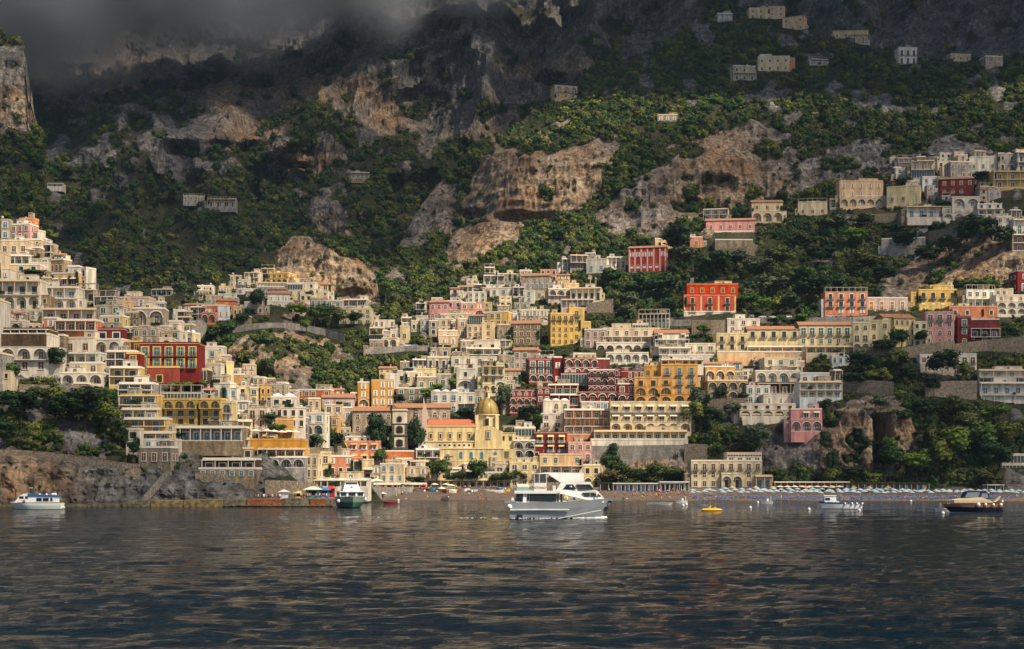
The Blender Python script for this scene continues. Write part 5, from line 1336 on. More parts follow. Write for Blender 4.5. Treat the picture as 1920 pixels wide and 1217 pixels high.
for t in '''819 914 52 38 pine;896 914 50 34 pine;868 912 30 20 pine;882 910 26 22 pine;955 912 26 30 pine;973 910 28 30 pine;930 912 22 24 pine;775 912 20 22 dark;790 912 18 20 dark;846 910 20 16 dark
1143 905 52 36 pine;1150 870 46 16 cypress;1140 912 34 44 broad;1170 910 42 30 pine;1195 912 34 36 dark;1225 912 40 42 pine;1250 912 36 40 pine;1270 908 30 30 dark;1110 905 34 22 dark;1168 900 30 12 cypress
712 858 78 36 dark;733 862 60 8 cypress;722 840 46 30 dark;774 850 60 26 dark;700 820 30 30 broad;716 872 30 26 broad;786 856 56 20 dark;690 800 18 22 olive;738 756 14 22 dark;748 762 24 20 dark
482 590 40 30 umbrella;458 580 22 16 dark;470 600 24 18 dark;560 600 30 34 bright;590 612 40 40 broad;612 610 40 36 broad;640 612 36 34 broad;575 624 24 24 bright;455 612 24 28 broad;430 632 34 32 broad;400 640 26 30 broad;665 612 28 30 dark;680 600 28 26 dark
70 530 22 44 dark;108 700 44 44 dark;108 770 50 46 broad;160 800 70 70 dark;120 800 60 52 dark;40 790 60 60 dark;10 840 50 50 dark;200 800 50 50 broad;225 830 50 36 broad;250 860 34 24 dark;70 760 34 50 broad;20 720 40 40 broad;175 760 24 40 dark;145 770 30 36 olive
334 734 18 40 bright;380 730 18 30 bright;512 806 30 34 dark;522 820 26 34 broad;590 842 28 36 broad;620 844 30 40 dark;560 806 18 16 broad;332 814 14 22 dark;336 826 16 24 dark
818 740 20 22 bright;846 732 22 20 bright;832 712 20 20 broad;880 720 26 16 broad;800 752 24 20 bright;872 790 26 40 dark;850 792 22 30 broad;940 780 60 34 broad;930 700 24 40 broad;950 830 30 20 broad;990 788 26 40 dark;1010 800 24 30 broad
1320 776 46 40 olive;1300 800 50 44 broad;1340 800 36 30 dark;1350 752 26 24 dark;1375 790 36 34 olive;1395 764 26 24 dark;1425 840 50 44 olive;1410 860 50 34 dark;1430 740 18 18 dark;1310 760 36 26 broad;1380 740 26 30 dark
1275 480 54 54 dark;1290 500 40 50 olive;1340 520 50 60 broad;1400 580 36 40 broad;1430 590 30 36 bright;1480 590 40 44 dark;1520 570 50 60 dark;1450 560 46 56 olive;1500 540 40 50 broad;1560 560 40 46 dark;1420 520 40 50 olive;1380 500 34 44 olive;1460 500 40 50 broad;1240 560 50 60 broad;1200 560 46 50 broad;1255 596 40 36 dark;1180 580 36 40 olive;1150 540 40 44 broad;1170 600 30 36 broad
1690 664 40 34 umbrella;1724 650 26 28 umbrella;1660 668 34 40 dark;1765 712 52 52 dark;1812 716 38 28 broad;1620 700 40 50 dark;1680 700 44 50 broad;1600 730 34 44 dark;1650 720 30 40 broad;1700 720 34 40 dark;1750 740 34 30 dark;1880 466 44 48 dark;1820 470 60 50 dark;1850 440 30 40 dark;1690 480 50 56 dark;1740 500 40 50 dark;1780 480 40 40 broad
1700 410 24 34 broad;1770 410 36 40 dark;1690 354 20 36 dark;1850 348 26 40 dark;1500 470 36 44 broad;1560 440 36 50 broad;1600 470 40 50 bright;1620 430 30 44 broad;1540 500 40 50 dark;1620 510 40 50 broad;1660 530 30 40 dark
1680 892 60 50 broad;1720 900 50 50 bright;1760 890 70 60 broad;1800 880 80 70 bright;1840 860 70 60 broad;1870 890 60 50 dark;1780 860 60 50 dark;1740 850 50 46 broad;1820 820 50 56 broad;1860 800 40 50 bright;1890 840 50 50 broad;1560 895 50 24 dark;1545 860 60 16 cypress;1670 860 40 24 bright;1790 790 50 50 broad;1740 790 44 44 dark;1850 910 26 40 broad;1640 905 18 30 broad;1600 898 24 40 dark;1572 900 18 30 broad
1465 606 16 20 broad;1450 612 18 24 broad;1500 612 22 34 bright;1480 614 18 24 dark;1318 628 20 24 broad;1340 690 20 20 bright;1650 770 26 40 olive;1690 800 34 40 broad'''.replace('\n', ';').split(';'):
    a = t.split(); tree(*map(float, a[:4]), a[4], front=True)
def palm(px, pb, hpx, wpx):
    Y = ground(px, pb)-1; s = Y/F; H = hpx*s; r = empty('palm_tree', W(px, pb, Y)); m = MB(); m.tube((0, 0, -1), (.3, 0, H), .28, BARK, .2); m.build('trunk', r)
    m = MB(); rg = random.Random(int(px)); R_ = wpx*s/2
    for k in range(22):
        a = rg.uniform(0, 6.28); up = rg.uniform(-.1, .9); p0 = Vector((.3, 0, H)); d = Vector((math.cos(a), math.sin(a), up)).normalized(); side = d.cross(Vector((0, 0, 1))).normalized()*R_*.16; prev = p0
        for j in range(1, 5): q_ = p0+d*R_*j/4*1.1-Vector((0, 0, (j/4)**2*R_*.75)); w0 = 1-(j-1)/4; w1 = 1-j/4.2; m.poly([prev-side*w0, prev+side*w0, q_+side*w1, q_-side*w1], PINE); prev = q_
    m.build('crown', r); TREES.append(dict(root=r, x0=px-wpx/2, x1=px+wpx/2, yt=pb-hpx, yb=pb, nm='palm tree', word=None, cat='palm tree'))
for a in ((733, 862, 100, 26), (708, 830, 50, 24), (775, 850, 82, 22), (720, 880, 40, 20), (1550, 915, 26, 16), (1658, 914, 24, 18), (962, 760, 22, 16), (1382, 916, 22, 14)): palm(*a)
# ---------------------------------------------------------------- people
SKIN = mat('skin', (.45,.24,.15), .6, .3, var=.03)
HAIR = mat('dark hair', (.03,.018,.012), .7, .2)
def skinmesh(joints, edges, radii, paint, name):
    me = bpy.data.meshes.new(name); me.from_pydata(joints, edges, []); o = bpy.data.objects.new(name, me); COL.objects.link(o)
    o.modifiers.new('s', 'SKIN'); sv = me.skin_vertices[0].data
    for i, r_ in enumerate(radii): sv[i].radius = (r_, r_)
    sv[0].use_root = True; sb = o.modifiers.new('u', 'SUBSURF'); sb.levels = 1
    dg = bpy.context.evaluated_depsgraph_get(); out = bpy.data.meshes.new_from_object(o.evaluated_get(dg)); bpy.data.objects.remove(o); bpy.data.meshes.remove(me)
    return out
POSES = {
 'standing': dict(J=[(0,0,.95),(0,0,1.2),(0,0,1.42),(0,0,1.53),(0,-.02,1.66),(-.1,0,.9),(-.11,-.03,.5),(-.12,.02,.08),(-.12,-.16,.04),(.1,0,.9),(.12,.02,.5),(.13,.05,.08),(.13,-.12,.04),(-.19,0,1.40),(-.25,.03,1.12),(-.23,-.10,.88),(.19,0,1.40),(.26,.02,1.12),(.25,-.12,.9)]),
 'waving': dict(J=[(0,0,.95),(0,0,1.2),(0,0,1.42),(0,0,1.53),(0,-.02,1.66),(-.1,0,.9),(-.12,-.05,.5),(-.14,.0,.08),(-.14,-.16,.04),(.1,0,.9),(.14,.05,.5),(.17,.12,.08),(.17,-.04,.04),(-.19,0,1.40),(-.42,-.08,1.36),(-.62,-.14,1.30),(.19,0,1.40),(.27,.02,1.12),(.24,-.14,.9)]),
 'walking': dict(J=[(0,0,.93),(0,0,1.18),(0,-.02,1.40),(0,-.03,1.51),(0,-.06,1.64),(-.1,0,.88),(-.16,-.1,.5),(-.34,0,.1),(-.42,-.10,.05),(.1,0,.88),(.2,-.08,.48),(.32,-.06,.06),(.34,-.2,.04),(-.17,0,1.38),(-.10,-.16,1.13),(.1,-.25,.98),(.18,0,1.38),(.22,.16,1.12),(.12,.22,.9)]),
 'sitting': dict(J=[(0,0,.14),(0,.03,.4),(0,.0,.62),(0,-.02,.73),(0,-.05,.86),(-.1,-.05,.13),(-.14,-.36,.42),(-.15,-.55,.08),(-.15,-.7,.04),(.1,-.05,.13),(.16,-.40,.36),(.2,-.62,.07),(.2,-.76,.04),(-.18,0,.6),(-.26,-.1,.38),(-.16,-.32,.36),(.18,0,.6),(.27,.14,.34),(.3,.22,.06)]),
 'lying': dict(J=[(0,0,.14),(.26,0,.16),(.5,0,.18),(.62,0,.2),(.76,0,.24),(-.05,-.1,.13),(-.45,-.12,.24),(-.82,-.12,.10),(-.9,-.14,.16),(-.05,.1,.13),(-.45,.12,.12),(-.85,.14,.08),(-.93,.15,.15),(.48,-.19,.16),(.3,-.3,.1),(.1,-.32,.08),(.48,.19,.16),(.7,.3,.1),(.88,.15,.12)])}
ED = [(0,1),(1,2),(2,3),(3,4),(0,5),(5,6),(6,7),(7,8),(0,9),(9,10),(10,11),(11,12),(2,13),(13,14),(14,15),(2,16),(16,17),(17,18)]
RD = [.15,.135,.12,.055,.105,.095,.065,.042,.035,.095,.065,.042,.035,.06,.042,.03,.06,.042,.03]
SHIRTS = {'white shirt': (.65,.63,.6), 'red top': (.45,.04,.03), 'blue top': (.05,.10,.35), 'black top': (.02,.02,.025), 'pink top': (.55,.22,.25), 'swimwear': (.05,.06,.25), 'yellow top': (.55,.42,.08)}
BASEP = {k: skinmesh(v['J'], ED, RD, None, 'body') for k, v in POSES.items()}
PM = {}
def person_mesh(pose, shirt):
    k = (pose, shirt)
    if k in PM: return PM[k]
    me = BASEP[pose].copy(); me.materials.clear(); [me.materials.append(x) for x in (SKIN, mat('cloth '+shirt, SHIRTS[shirt], .9, .1, var=.08), mat('dark shorts', (.03,.04,.08), .9, .1), HAIR)]
    J = [Vector(j) for j in POSES[pose]['J']]; own = [1,1,1,0,0,2,2,0,0,2,2,0,0,1,0,0,1,0,0]
    if shirt == 'swimwear': own = [2,0,0,0,0,2,0,0,0,2,0,0,0,0,0,0,0,0,0]
    for p in me.polygons:
        c = p.center; j = min(range(19), key=lambda q: (J[q]-c).length-RD[q]); mi = own[j]
        if j == 4 and ((c-J[4]).z > .015 or c.y > J[4].y+.03): mi = 3
        p.material_index = mi
    me.polygons.foreach_set('use_smooth', [True]*len(me.polygons)); PM[k] = me; return me
def person(loc, pose, shirt, rz, where, group, lab=None, sc=1.0, arm=None):
    o = put('person', person_mesh(pose, shirt), None, loc, rz, (sc, sc, sc)); tag(o, lab or ('person in %s %s %s' % ('a '+shirt if shirt != 'swimwear' else shirt, pose, where)), 'person', group); return o
# ---------------------------------------------------------------- boats
def hull(name, L, B, H, parent, bands, nose=.12, sheer=.25, tran=.85, full=.45, dead=.35, n=16, deck=None, rake=.1):
    """bands: list of (height fraction, material) from the keel up"""
    m = MB(); zs = [-.5]+[f*H for f, _ in bands]; rows = []
    for i in range(n+1):
        t = i/n; b = B/2*(tran+(1-tran)*min(1, t/.35))*(1-max(0, (t-full)/(1-full))**2.1) if t < 1 else .03; top = H*(1+sheer*max(0, t-.3)**1.6); row = []
        for j, z in enumerate(zs):
            f = max(0, z/H); zz = z if z < 0 else f*top; k = dead+(1-dead)*f**.55; k = 1-(1-k)*(.35+.65*t) if z > 0 else k*.75
            row.append((t*L*(1-nose)+nose*L*t*(f if z > 0 else 0)*1.0, b*k, zz))
        rows.append(row)
    for i in range(n):
        for j in range(len(zs)-1):
            mi = m.m(bands[j][1])
            for s in (-1, 1):
                q = [rows[i][j], rows[i+1][j], rows[i+1][j+1], rows[i][j+1]]; k = len(m.v); m.v += [(x, s*y, z) for x, y, z in q]; m.f.append((k, k+1, k+2, k+3) if s < 0 else (k+3, k+2, k+1, k)); m.mi.append(mi)
    dm = deck or bands[-1][1]; mi = m.m(dm); 
    for i in range(n):
        a = rows[i][-1]; b = rows[i+1][-1]; dz = -.12; k = len(m.v); m.v += [(a[0], -a[1]*.96, a[2]+dz), (b[0], -b[1]*.96, b[2]+dz), (b[0], b[1]*.96, b[2]+dz), (a[0], a[1]*.96, a[2]+dz)]; m.f.append((k, k+1, k+2, k+3)); m.mi.append(mi)
    for j in range(len(zs)-1):
        a, b = rows[0][j], rows[0][j+1]; k = len(m.v); m.v += [(a[0], -a[1], a[2]), (b[0], -b[1], b[2]), (b[0], b[1], b[2]), (a[0], a[1], a[2])]; m.f.append((k, k+1, k+2, k+3)); m.mi.append(m.m(bands[j][1]))
    return m.build(name, parent, smooth=False)
BW = mat('white boat paint', (.66,.66,.64), .35, .5, var=.06, scale=.5, streak=.08); BG = mat('grey boat hull', (.22,.25,.275), .4, .5, var=.06, scale=.4, streak=.1); TINT = mat('tinted glass', (.012,.018,.025), .08, .6, var=.2)  # ferry hull grey is darkened: shade of its flared side in the colour
NAVY = mat('navy paint', (.006,.008,.022), .2, .5); WOOD = mat('varnished wood', (.28,.085,.02), .35, .5, var=.25, scale=2); BLUE = mat('boat blue', (.01,.10,.28), .4, .5); TEAK = mat('pale deck', (.52,.42,.27), .7, .2, var=.1)
FOAM = mat('white foam', (.50,.54,.56), .9, .1, var=.2, scale=2); BLK = mat('black rubber', (.01,.01,.012), .7, .2); RED = mat('red boat paint', (.33,.015,.02), .4, .4); YEL = mat('yellow plastic', (.75,.42,.01), .4, .4); TEALP = mat('turquoise paint', (.06,.25,.24), .6, .3)
def text(body, size, mt, parent, loc, rot, name='lettering', ext=.02):
    c = bpy.data.curves.new(name, 'FONT'); c.body = body; c.size = size; c.extrude = ext; c.align_x = 'CENTER'; o = bpy.data.objects.new(name, c); COL.objects.link(o)
    me = bpy.data.meshes.new_from_object(o.evaluated_get(bpy.context.evaluated_depsgraph_get())); bpy.data.objects.remove(o); me.materials.clear(); me.materials.append(mt)
    q = put(name, me, parent, loc); q.rotation_euler = rot; return q
def ferry():
    Y = 304; s = Y/F; r = empty('ferry', ((956-CX)*s, Y, 0)); tag(r, 'large white and grey passenger ferry crossing in front of the beach', 'ferry')
    q = lambda x, z: ((940+x/8.348-956)*s, (972-860-z/8.348)*s)
    hull('hull', 22.3, 5.6, 3.45, r, [(.05, NAVY), (.62, BG), (1, BG)], nose=.135, sheer=.52, tran=.93, full=.56, dead=.55, rake=.2, n=22, deck=TEAK)
    m = MB(); m.box(.1, 12.6, -2.92, -2.70, 1.85, 2.05, BW); m.build('rubbing_strake', r)
    a = q(890, 935); b = q(1550, 805); m = MB(); m.prism([(a[0], a[1]), (b[0], b[1]), (b[0], b[1]+.12), (a[0], a[1]+.12)], -2.62, -2.3, BW); m.build('spray_rail', r)
    D = -2.3; cur = [MB()]
    def pr(pts, y, mt, mb=None, y2=None): (mb or cur[0]).prism([q(*p) for p in pts], y, -y if y2 is None else y2, mt)
    pr([(232,690),(228,545),(850,545),(960,545),(1000,560),(1280,632),(1600,632),(1600,690)], D, BW); cur[0].build('main_cabin', r)
    cur[0] = MB(); pr([(205,500),(920,500),(920,530),(850,545),(205,545)], -2.6, BW); cur[0].build('upper_deck', r)
    cur[0] = MB(); pr([(850,500),(920,380),(930,365),(1390,365),(1445,485),(1500,500),(1612,630),(1290,630),(1000,562),(850,545)], D+.1, BW); cur[0].build('wheelhouse', r)
    for pts, y in (([(210,668),(236,545),(340,545),(335,672)], D-.03), ([(445,550),(855,550),(855,670),(440,664)], D-.03), ([(405,550),(430,550),(430,660),(405,658)], D-.03), ([(865,560),(895,560),(893,668),(863,668)], D-.04), ([(918,550),(950,550),(950,683),(918,683)], D-.04)):
        m = MB(); pr(pts, y, TINT, m, y+.05); m.build('window', r)
    for pts in ([(955,480),(1015,402),(1115,402),(1168,480)], [(1160,402),(1380,402),(1450,484),(1215,484)], [(1252,530),(1490,530),(1560,592),(1300,592)]):
        m = MB(); pr(pts, D+.06, TINT, m, D+.12); m.build('window', r); m = MB(); pr(pts, -D-.12, TINT, m, -D-.06); m.build('window', r)
    for (x0_, z0_), (x1_, z1_) in (((1392,372),(1440,482)), ((1502,505),(1596,614))):           # raked front windows
        a, b = q(x0_, z0_), q(x1_, z1_); nx, nz = (b[1]-a[1]), -(b[0]-a[0]); l_ = math.hypot(nx, nz); nx, nz = -nx/l_*.06, -nz/l_*.06
        for y0_, y1_ in ((-1.9, -.1), (.1, 1.9)): m = MB(); m.poly([(a[0]+nx, y0_, a[1]+nz), (b[0]+nx, y0_, b[1]+nz), (b[0]+nx, y1_, b[1]+nz), (a[0]+nx, y1_, a[1]+nz)], TINT); m.build('window', r)
    cur[0] = MB(); pr([(470,240),(700,215),(1275,222),(1285,240),(1285,365),(930,368),(905,365),(725,240)], D+.15, BW); cur[0].build('sundeck_canopy', r)
    m = MB(); pr([(735,262),(905,365),(735,372)], D+.10, TINT, m, D+.16); m.build('window', r)
    m = MB(); 
    for x in (512, 590, 700): a = q(x, 240); b = q(x, 500); m.tube((a[0], D+.2, a[1]), (b[0], D+.2, b[1]), .06, BW); m.tube((a[0], -D-.2, a[1]), (b[0], -D-.2, b[1]), .06, BW)
    a = q(515, 245); b = q(690, 375); m.box(a[0], b[0], -D-.3, -D-.2, b[1], a[1], mat('canvas side', (.42,.40,.36), .8, .2)); m.build('canopy_frame', r)
    m = MB(); a = q(505, 380); b = q(700, 500); m.box(a[0], b[0], D-.2, D-.15, b[1], a[1], BW); m.build('name_board', r)
    a = q(612, 470); text('POSITANO JET', .70, mat('gold letters', (.25,.13,.02)), r, (a[0], D-.22, a[1]), (R(90), 0, 0))
    m = MB(); a = q(235, 410); b = q(430, 490)
    m.lathe([(.3, 0), (.62, .15), (.62, b[0]-a[0]-.15), (.3, b[0]-a[0])], mat('life raft canister', (.55,.46,.40), .6, .3), 12, (a[0], D+.5, (a[1]+b[1])/2+.1), axis='x'); m.build('life_raft', r)
    m = MB(); a = q(240, 490); m.box(a[0], a[0]+5, D-.1, D+.02, q(0,500)[1], q(0,455)[1], mat('turquoise bulwark', (.20,.36,.38), .6, .3)); m.build('bulwark', r)
    m = MB(); a = q(800, 420); b = q(845, 500); m.box(a[0], b[0], D-.1, D+.4, b[1], a[1], BW); m.build('locker', r)
    m = MB(); 
    for x in (1105, 1155): a = q(x, 140); b = q(x, 365); m.tube((a[0], -.4, a[1]), (b[0], -.4, b[1]), .06, mat('mast metal', (.12,.12,.12), .4, .5))
    for z in (170, 240, 300): a = q(1105, z); b = q(1155, z); m.tube((a[0], -.4, a[1]), (b[0], -.4, b[1]), .03, BW)
    a = q(1380, 490); b = q(1382, 650); m.tube((a[0], -2, a[1]), (b[0], -2, b[1]), .03, BW); m.build('mast', r)
    m = MB(); a = q(480, 170); b = q(480, 500); m.tube((a[0], 0, a[1]), (b[0], 0, b[1]), .04, BW); m.build('flagstaff', r)
    m = MB(); a = q(1120, 75); m.box(a[0]-.1, a[0]+.02, -.42, -.38, a[1]-.5, a[1]+.3, CLOTH['r']); m.build('flag', r)
    m = MB(); a = q(132, 750); m.ball((a[0], -2.2, a[1]), .62, BW, 12, 8); m.build('fender', r, smooth=True)
    m = MB(); a = q(240, 895); m.box(a[0], a[0]+1.2, -2.62, -2.5, a[1]-.35, a[1]+.25, BLK); m.build('exhaust_port', r)
    m = MB(); a = q(1640, 790); m.tube((a[0]-.5, -.35, a[1]), (a[0]+.6, -.35, a[1]+.1), .16, BLK); m.tube((a[0], -.35, a[1]+.4), (a[0], -.35, a[1]-.4), .14, BLK); m.box(a[0]-.3, a[0]+.25, -.5, .1, a[1], a[1]+.5, BLK); m.build('anchor', r)
    m = MB(); a = q(1695, 675); m.lathe([(.42,0),(.30,0),(.30,.06),(.42,.06)], BLK, 16, (a[0], -.62, a[1]), axis='y', sy=.6); m.build('bow_emblem', r)
    a = q(1075, 437); m = MB(); m.prism([(a[0]-.35,a[1]+.05),(a[0]-.1,a[1]+.16),(a[0]+.3,a[1]+.2),(a[0]+.36,a[1]-.1),(a[0]+.2,a[1]-.2),(a[0]-.05,a[1]-.12),(a[0]+.12,a[1]-.04),(a[0]+.12,a[1]+.06)], D+.02, D+.05, FOAM); m.build('window_emblem', r)
    a = q(1133, 627); m = MB(); m.lathe([(.26,0),(.26,.05)], BLK, 14, (a[0], D-.08, a[1]), axis='y'); m.build('porthole', r)
    a = q(1015, 600); m = MB(); m.lathe([(.42,0),(.26,0),(.26,.1),(.42,.1)], mat('life ring', (.75,.5,.06), .6, .3), 14, (a[0]-.1, D-.16, a[1]), axis='y'); m.build('life_ring', r)
    for ch in r.children:
        if ch.name.split('.')[0] in ('main_cabin', 'wheelhouse', 'window', 'sundeck_canopy', 'porthole', 'window_emblem', 'life_ring'):
            for v in ch.data.vertices: v.co.y *= 1-.76*max(0, min(1, (v.co.x-11)/11))**1.6
    base = Vector(r.location)
    a = q(1022, 700); person(base+Vector((a[0], D-.35, 3.15)), 'standing', 'white shirt', R(10), '', 'crew on the ferry', 'person in a white shirt and dark shorts standing on the ferry side deck')
    a = q(1462, 660); person(base+Vector((a[0]+.3, -1.8, 4.0)), 'waving', 'white shirt', 0, '', 'crew on the ferry', 'person in a white shirt with one arm out standing on the ferry bow')
    # wake
    rg = random.Random(4); m = MB()
    def blob(x, y, z, rx, ry, rz_):
        m.lathe([(.05,-rz_),(.8,-rz_*.3),(1,.0),(.7,rz_*.6),(.05,rz_)], FOAM, 8, (0,0,0)); k = len(m.v)-40
        for i in range(k, len(m.v)): vx, vy, vz = m.v[i]; m.v[i] = (x+vx*rx*(1+rg.uniform(-.3,.3)), y+vy*ry, z+vz)
    for i in range(60): t = rg.random()**1.5; blob(20.6-t*7, -(2.4*(1-(1-t)**2.2)+rg.uniform(.0,.8)), .1, rg.uniform(.15,.5), .22, rg.uniform(.12,.55)*(1-t*.75))
    for i in range(60): t = rg.random(); blob(t*20, -2.85-rg.uniform(0,.6), .08, rg.uniform(.1,.45), .15, rg.uniform(.03,.16))
    for i in range(60): t = rg.random()**1.8; blob(-t*40, rg.uniform(-1.8,1.8)+t*12, .03, rg.uniform(.15,.6)*(1-t*.6), .15, rg.uniform(.03,.08)*(1-t*.7))
    tag(m.build('ferry_wake', loc=r.location), 'white foam along the ferry hull and trailing behind it', 'wake', kind='stuff')
ferry()
def fender(r, x, y, z, rr=.3): m = MB(); m.ball((x, y, z), rr, BW, 10, 6, 1.15); m.build('fender', r, smooth=True)
def left_boat():
    Y = 388; s = Y/F; r = empty('tour_boat', W(20, 955, Y)); r.location.z = 0; L = 97*s; tag(r, 'small pale passenger boat with a cabin under the left sea cliff', 'boat')
    t = bpy.data.objects.new('x', None)
    hull('hull', L, 3.8, 1.7, r, [(.06, NAVY), (.6, mat('pale green hull', (.50,.56,.50), .4, .4, var=.06)), (1, BW)], nose=.1, sheer=.2, tran=.95, full=.6, dead=.6)
    r.rotation_euler.z = math.pi; r.location.x += L
    c = lambda px: L-(px-20)*s; Zp = lambda py: (955-py)*s
    m = MB(); m.prism([(c(30),Zp(942)),(c(40),Zp(930)),(c(48),Zp(926)),(c(56),Zp(927)),(c(108),Zp(930)),(c(108),Zp(942))], -1.6, 1.6, BW); m.build('cabin', r)
    m = MB(); m.prism([(c(56),Zp(931)),(c(56),Zp(926)),(c(110),Zp(929)),(c(110),Zp(931.5))], -1.75, 1.75, BLUE); m.build('roof', r)
    for a, b in ((40,48),(51,56),(72,82),(84,95),(98,102)): m = MB(); m.box(c(b), c(a), -1.66, 1.66, Zp(940) if a > 60 else Zp(935), Zp(933.5) if a > 60 else Zp(930.5), TINT); m.build('window', r)
    m = MB(); m.lathe([(.35,0),(.2,0),(.2,.1),(.35,.1)], mat('orange ring', (.5,.12,.03), .6, .3), 12, (c(49), 1.75, Zp(940)), axis='y'); m.build('life_ring', r)
    m = MB(); m.lathe([(.2,0),(.35,.2),(.35,1.2),(.2,1.4)], BW, 10, (c(108), .8, Zp(927)), axis='x'); m.build('life_raft', r)
    for px in (77, 90): m = MB(); m.ball((c(px), 1.2, Zp(927.5)), .32, BW); m.build('fender', r)
    m = MB(); m.tube((c(58), 0, Zp(927)), (c(58), 0, Zp(914)), .05, IRON); m.box(c(61), c(55.5), -.3, .3, Zp(915.5), Zp(914.5), BW); m.build('mast', r)
    m = MB()
    for k in range(8): m.tube((c(24+k*4), 1.3, Zp(944)), (c(24+k*4), 1.3, Zp(940)), .025, BW)
    m.tube((c(22), 1.3, Zp(940)), (c(54), 1.3, Zp(940)), .03, BW); m.build('railing', r)
    m = MB(); m.tube((c(114), 0, .6), (c(122), 0, .5), .35, BW, .2); m.build('tender', r)
left_boat()
def head_on_boat():
    Y = 402; s = Y/F; r = empty('catamaran_ferry', ((642-CX)*s, Y+14, 0), R(-78)); tag(r, 'white passenger boat with green reflected in its hull, moored bow forward at the quay end', 'boat')
    Lh = 15; GR = mat('green reflection hull', (.27,.34,.29), .4, .4, var=.08)  # green-grey reflection put into the hull colour
    hull('hull', Lh, 52*s, 3.1, r, [(.08, NAVY), (.5, mat('deep green', (.05,.13,.09), .4, .4)), (1, GR)], nose=.12, sheer=.15, tran=1, full=.72, dead=.5, deck=BW)
    m = MB(); hw = 23*s; m.box(2, 11.6, -hw, hw, 3.0, 4.6, BW); m.box(1.5, 12.1, -hw-.2, hw+.2, 4.6, 4.75, BW); m.build('cabin', r)
    for y0, y1 in ((-hw+.3, -hw+1.9), (-1, 1), (hw-1.9, hw-.3)): m = MB(); m.box(11.6, 11.66, y0, y1, 3.4, 4.4, TINT); m.build('window', r)
    for y in (-hw-.03, hw-.03):
        m = MB(); m.box(3, 11, y, y+.06, 3.4, 4.3, TINT); m.build('window', r)
    m = MB(); k = len(m.v); b0 = hw-1; m.v += [(3,-b0,4.75),(11.4,-b0,4.75),(11.4,b0,4.75),(3,b0,4.75),(3.5,-b0+.7,7.3),(9.6,-b0+.7,7.3),(9.6,b0-.7,7.3),(3.5,b0-.7,7.3)]
    for f in ((0,3,2,1),(4,5,6,7),(0,1,5,4),(1,2,6,5),(2,3,7,6),(3,0,4,7)): m.f.append(f); m.mi.append(m.m(BW))
    m.box(3.3, 9.9, -b0+.5, b0-.5, 7.3, 7.45, BW); m.build('wheelhouse', r)
    m = MB(); m.poly([(10.15,-b0+.7,6.5),(9.75,-b0+.85,7.2),(9.75,b0-.85,7.2),(10.15,b0-.7,6.5)], TINT); m.build('window', r)
    m = MB(); m.prism([(-.7,.0),(-.2,.12),(0,.35),(.25,.12),(.8,.2),(.25,-.1),(.1,-.3),(-.2,-.12)], 0, .05, BLUE); o = m.build('emblem', r, loc=(10.75, 0, 5.9), rz=R(90))
    m = MB(); m.tube((7, 0, 7.4), (7, 0, 9), .06, IRON); m.ball((7, 0, 8.6), .3, BW); m.build('mast', r)
    for y in (-1, 1): fender(r, 6, y*(26*s+.4), 2.4, .55)
    fender(r, 12.5, -(26*s), 2.0, .5)
head_on_boat()
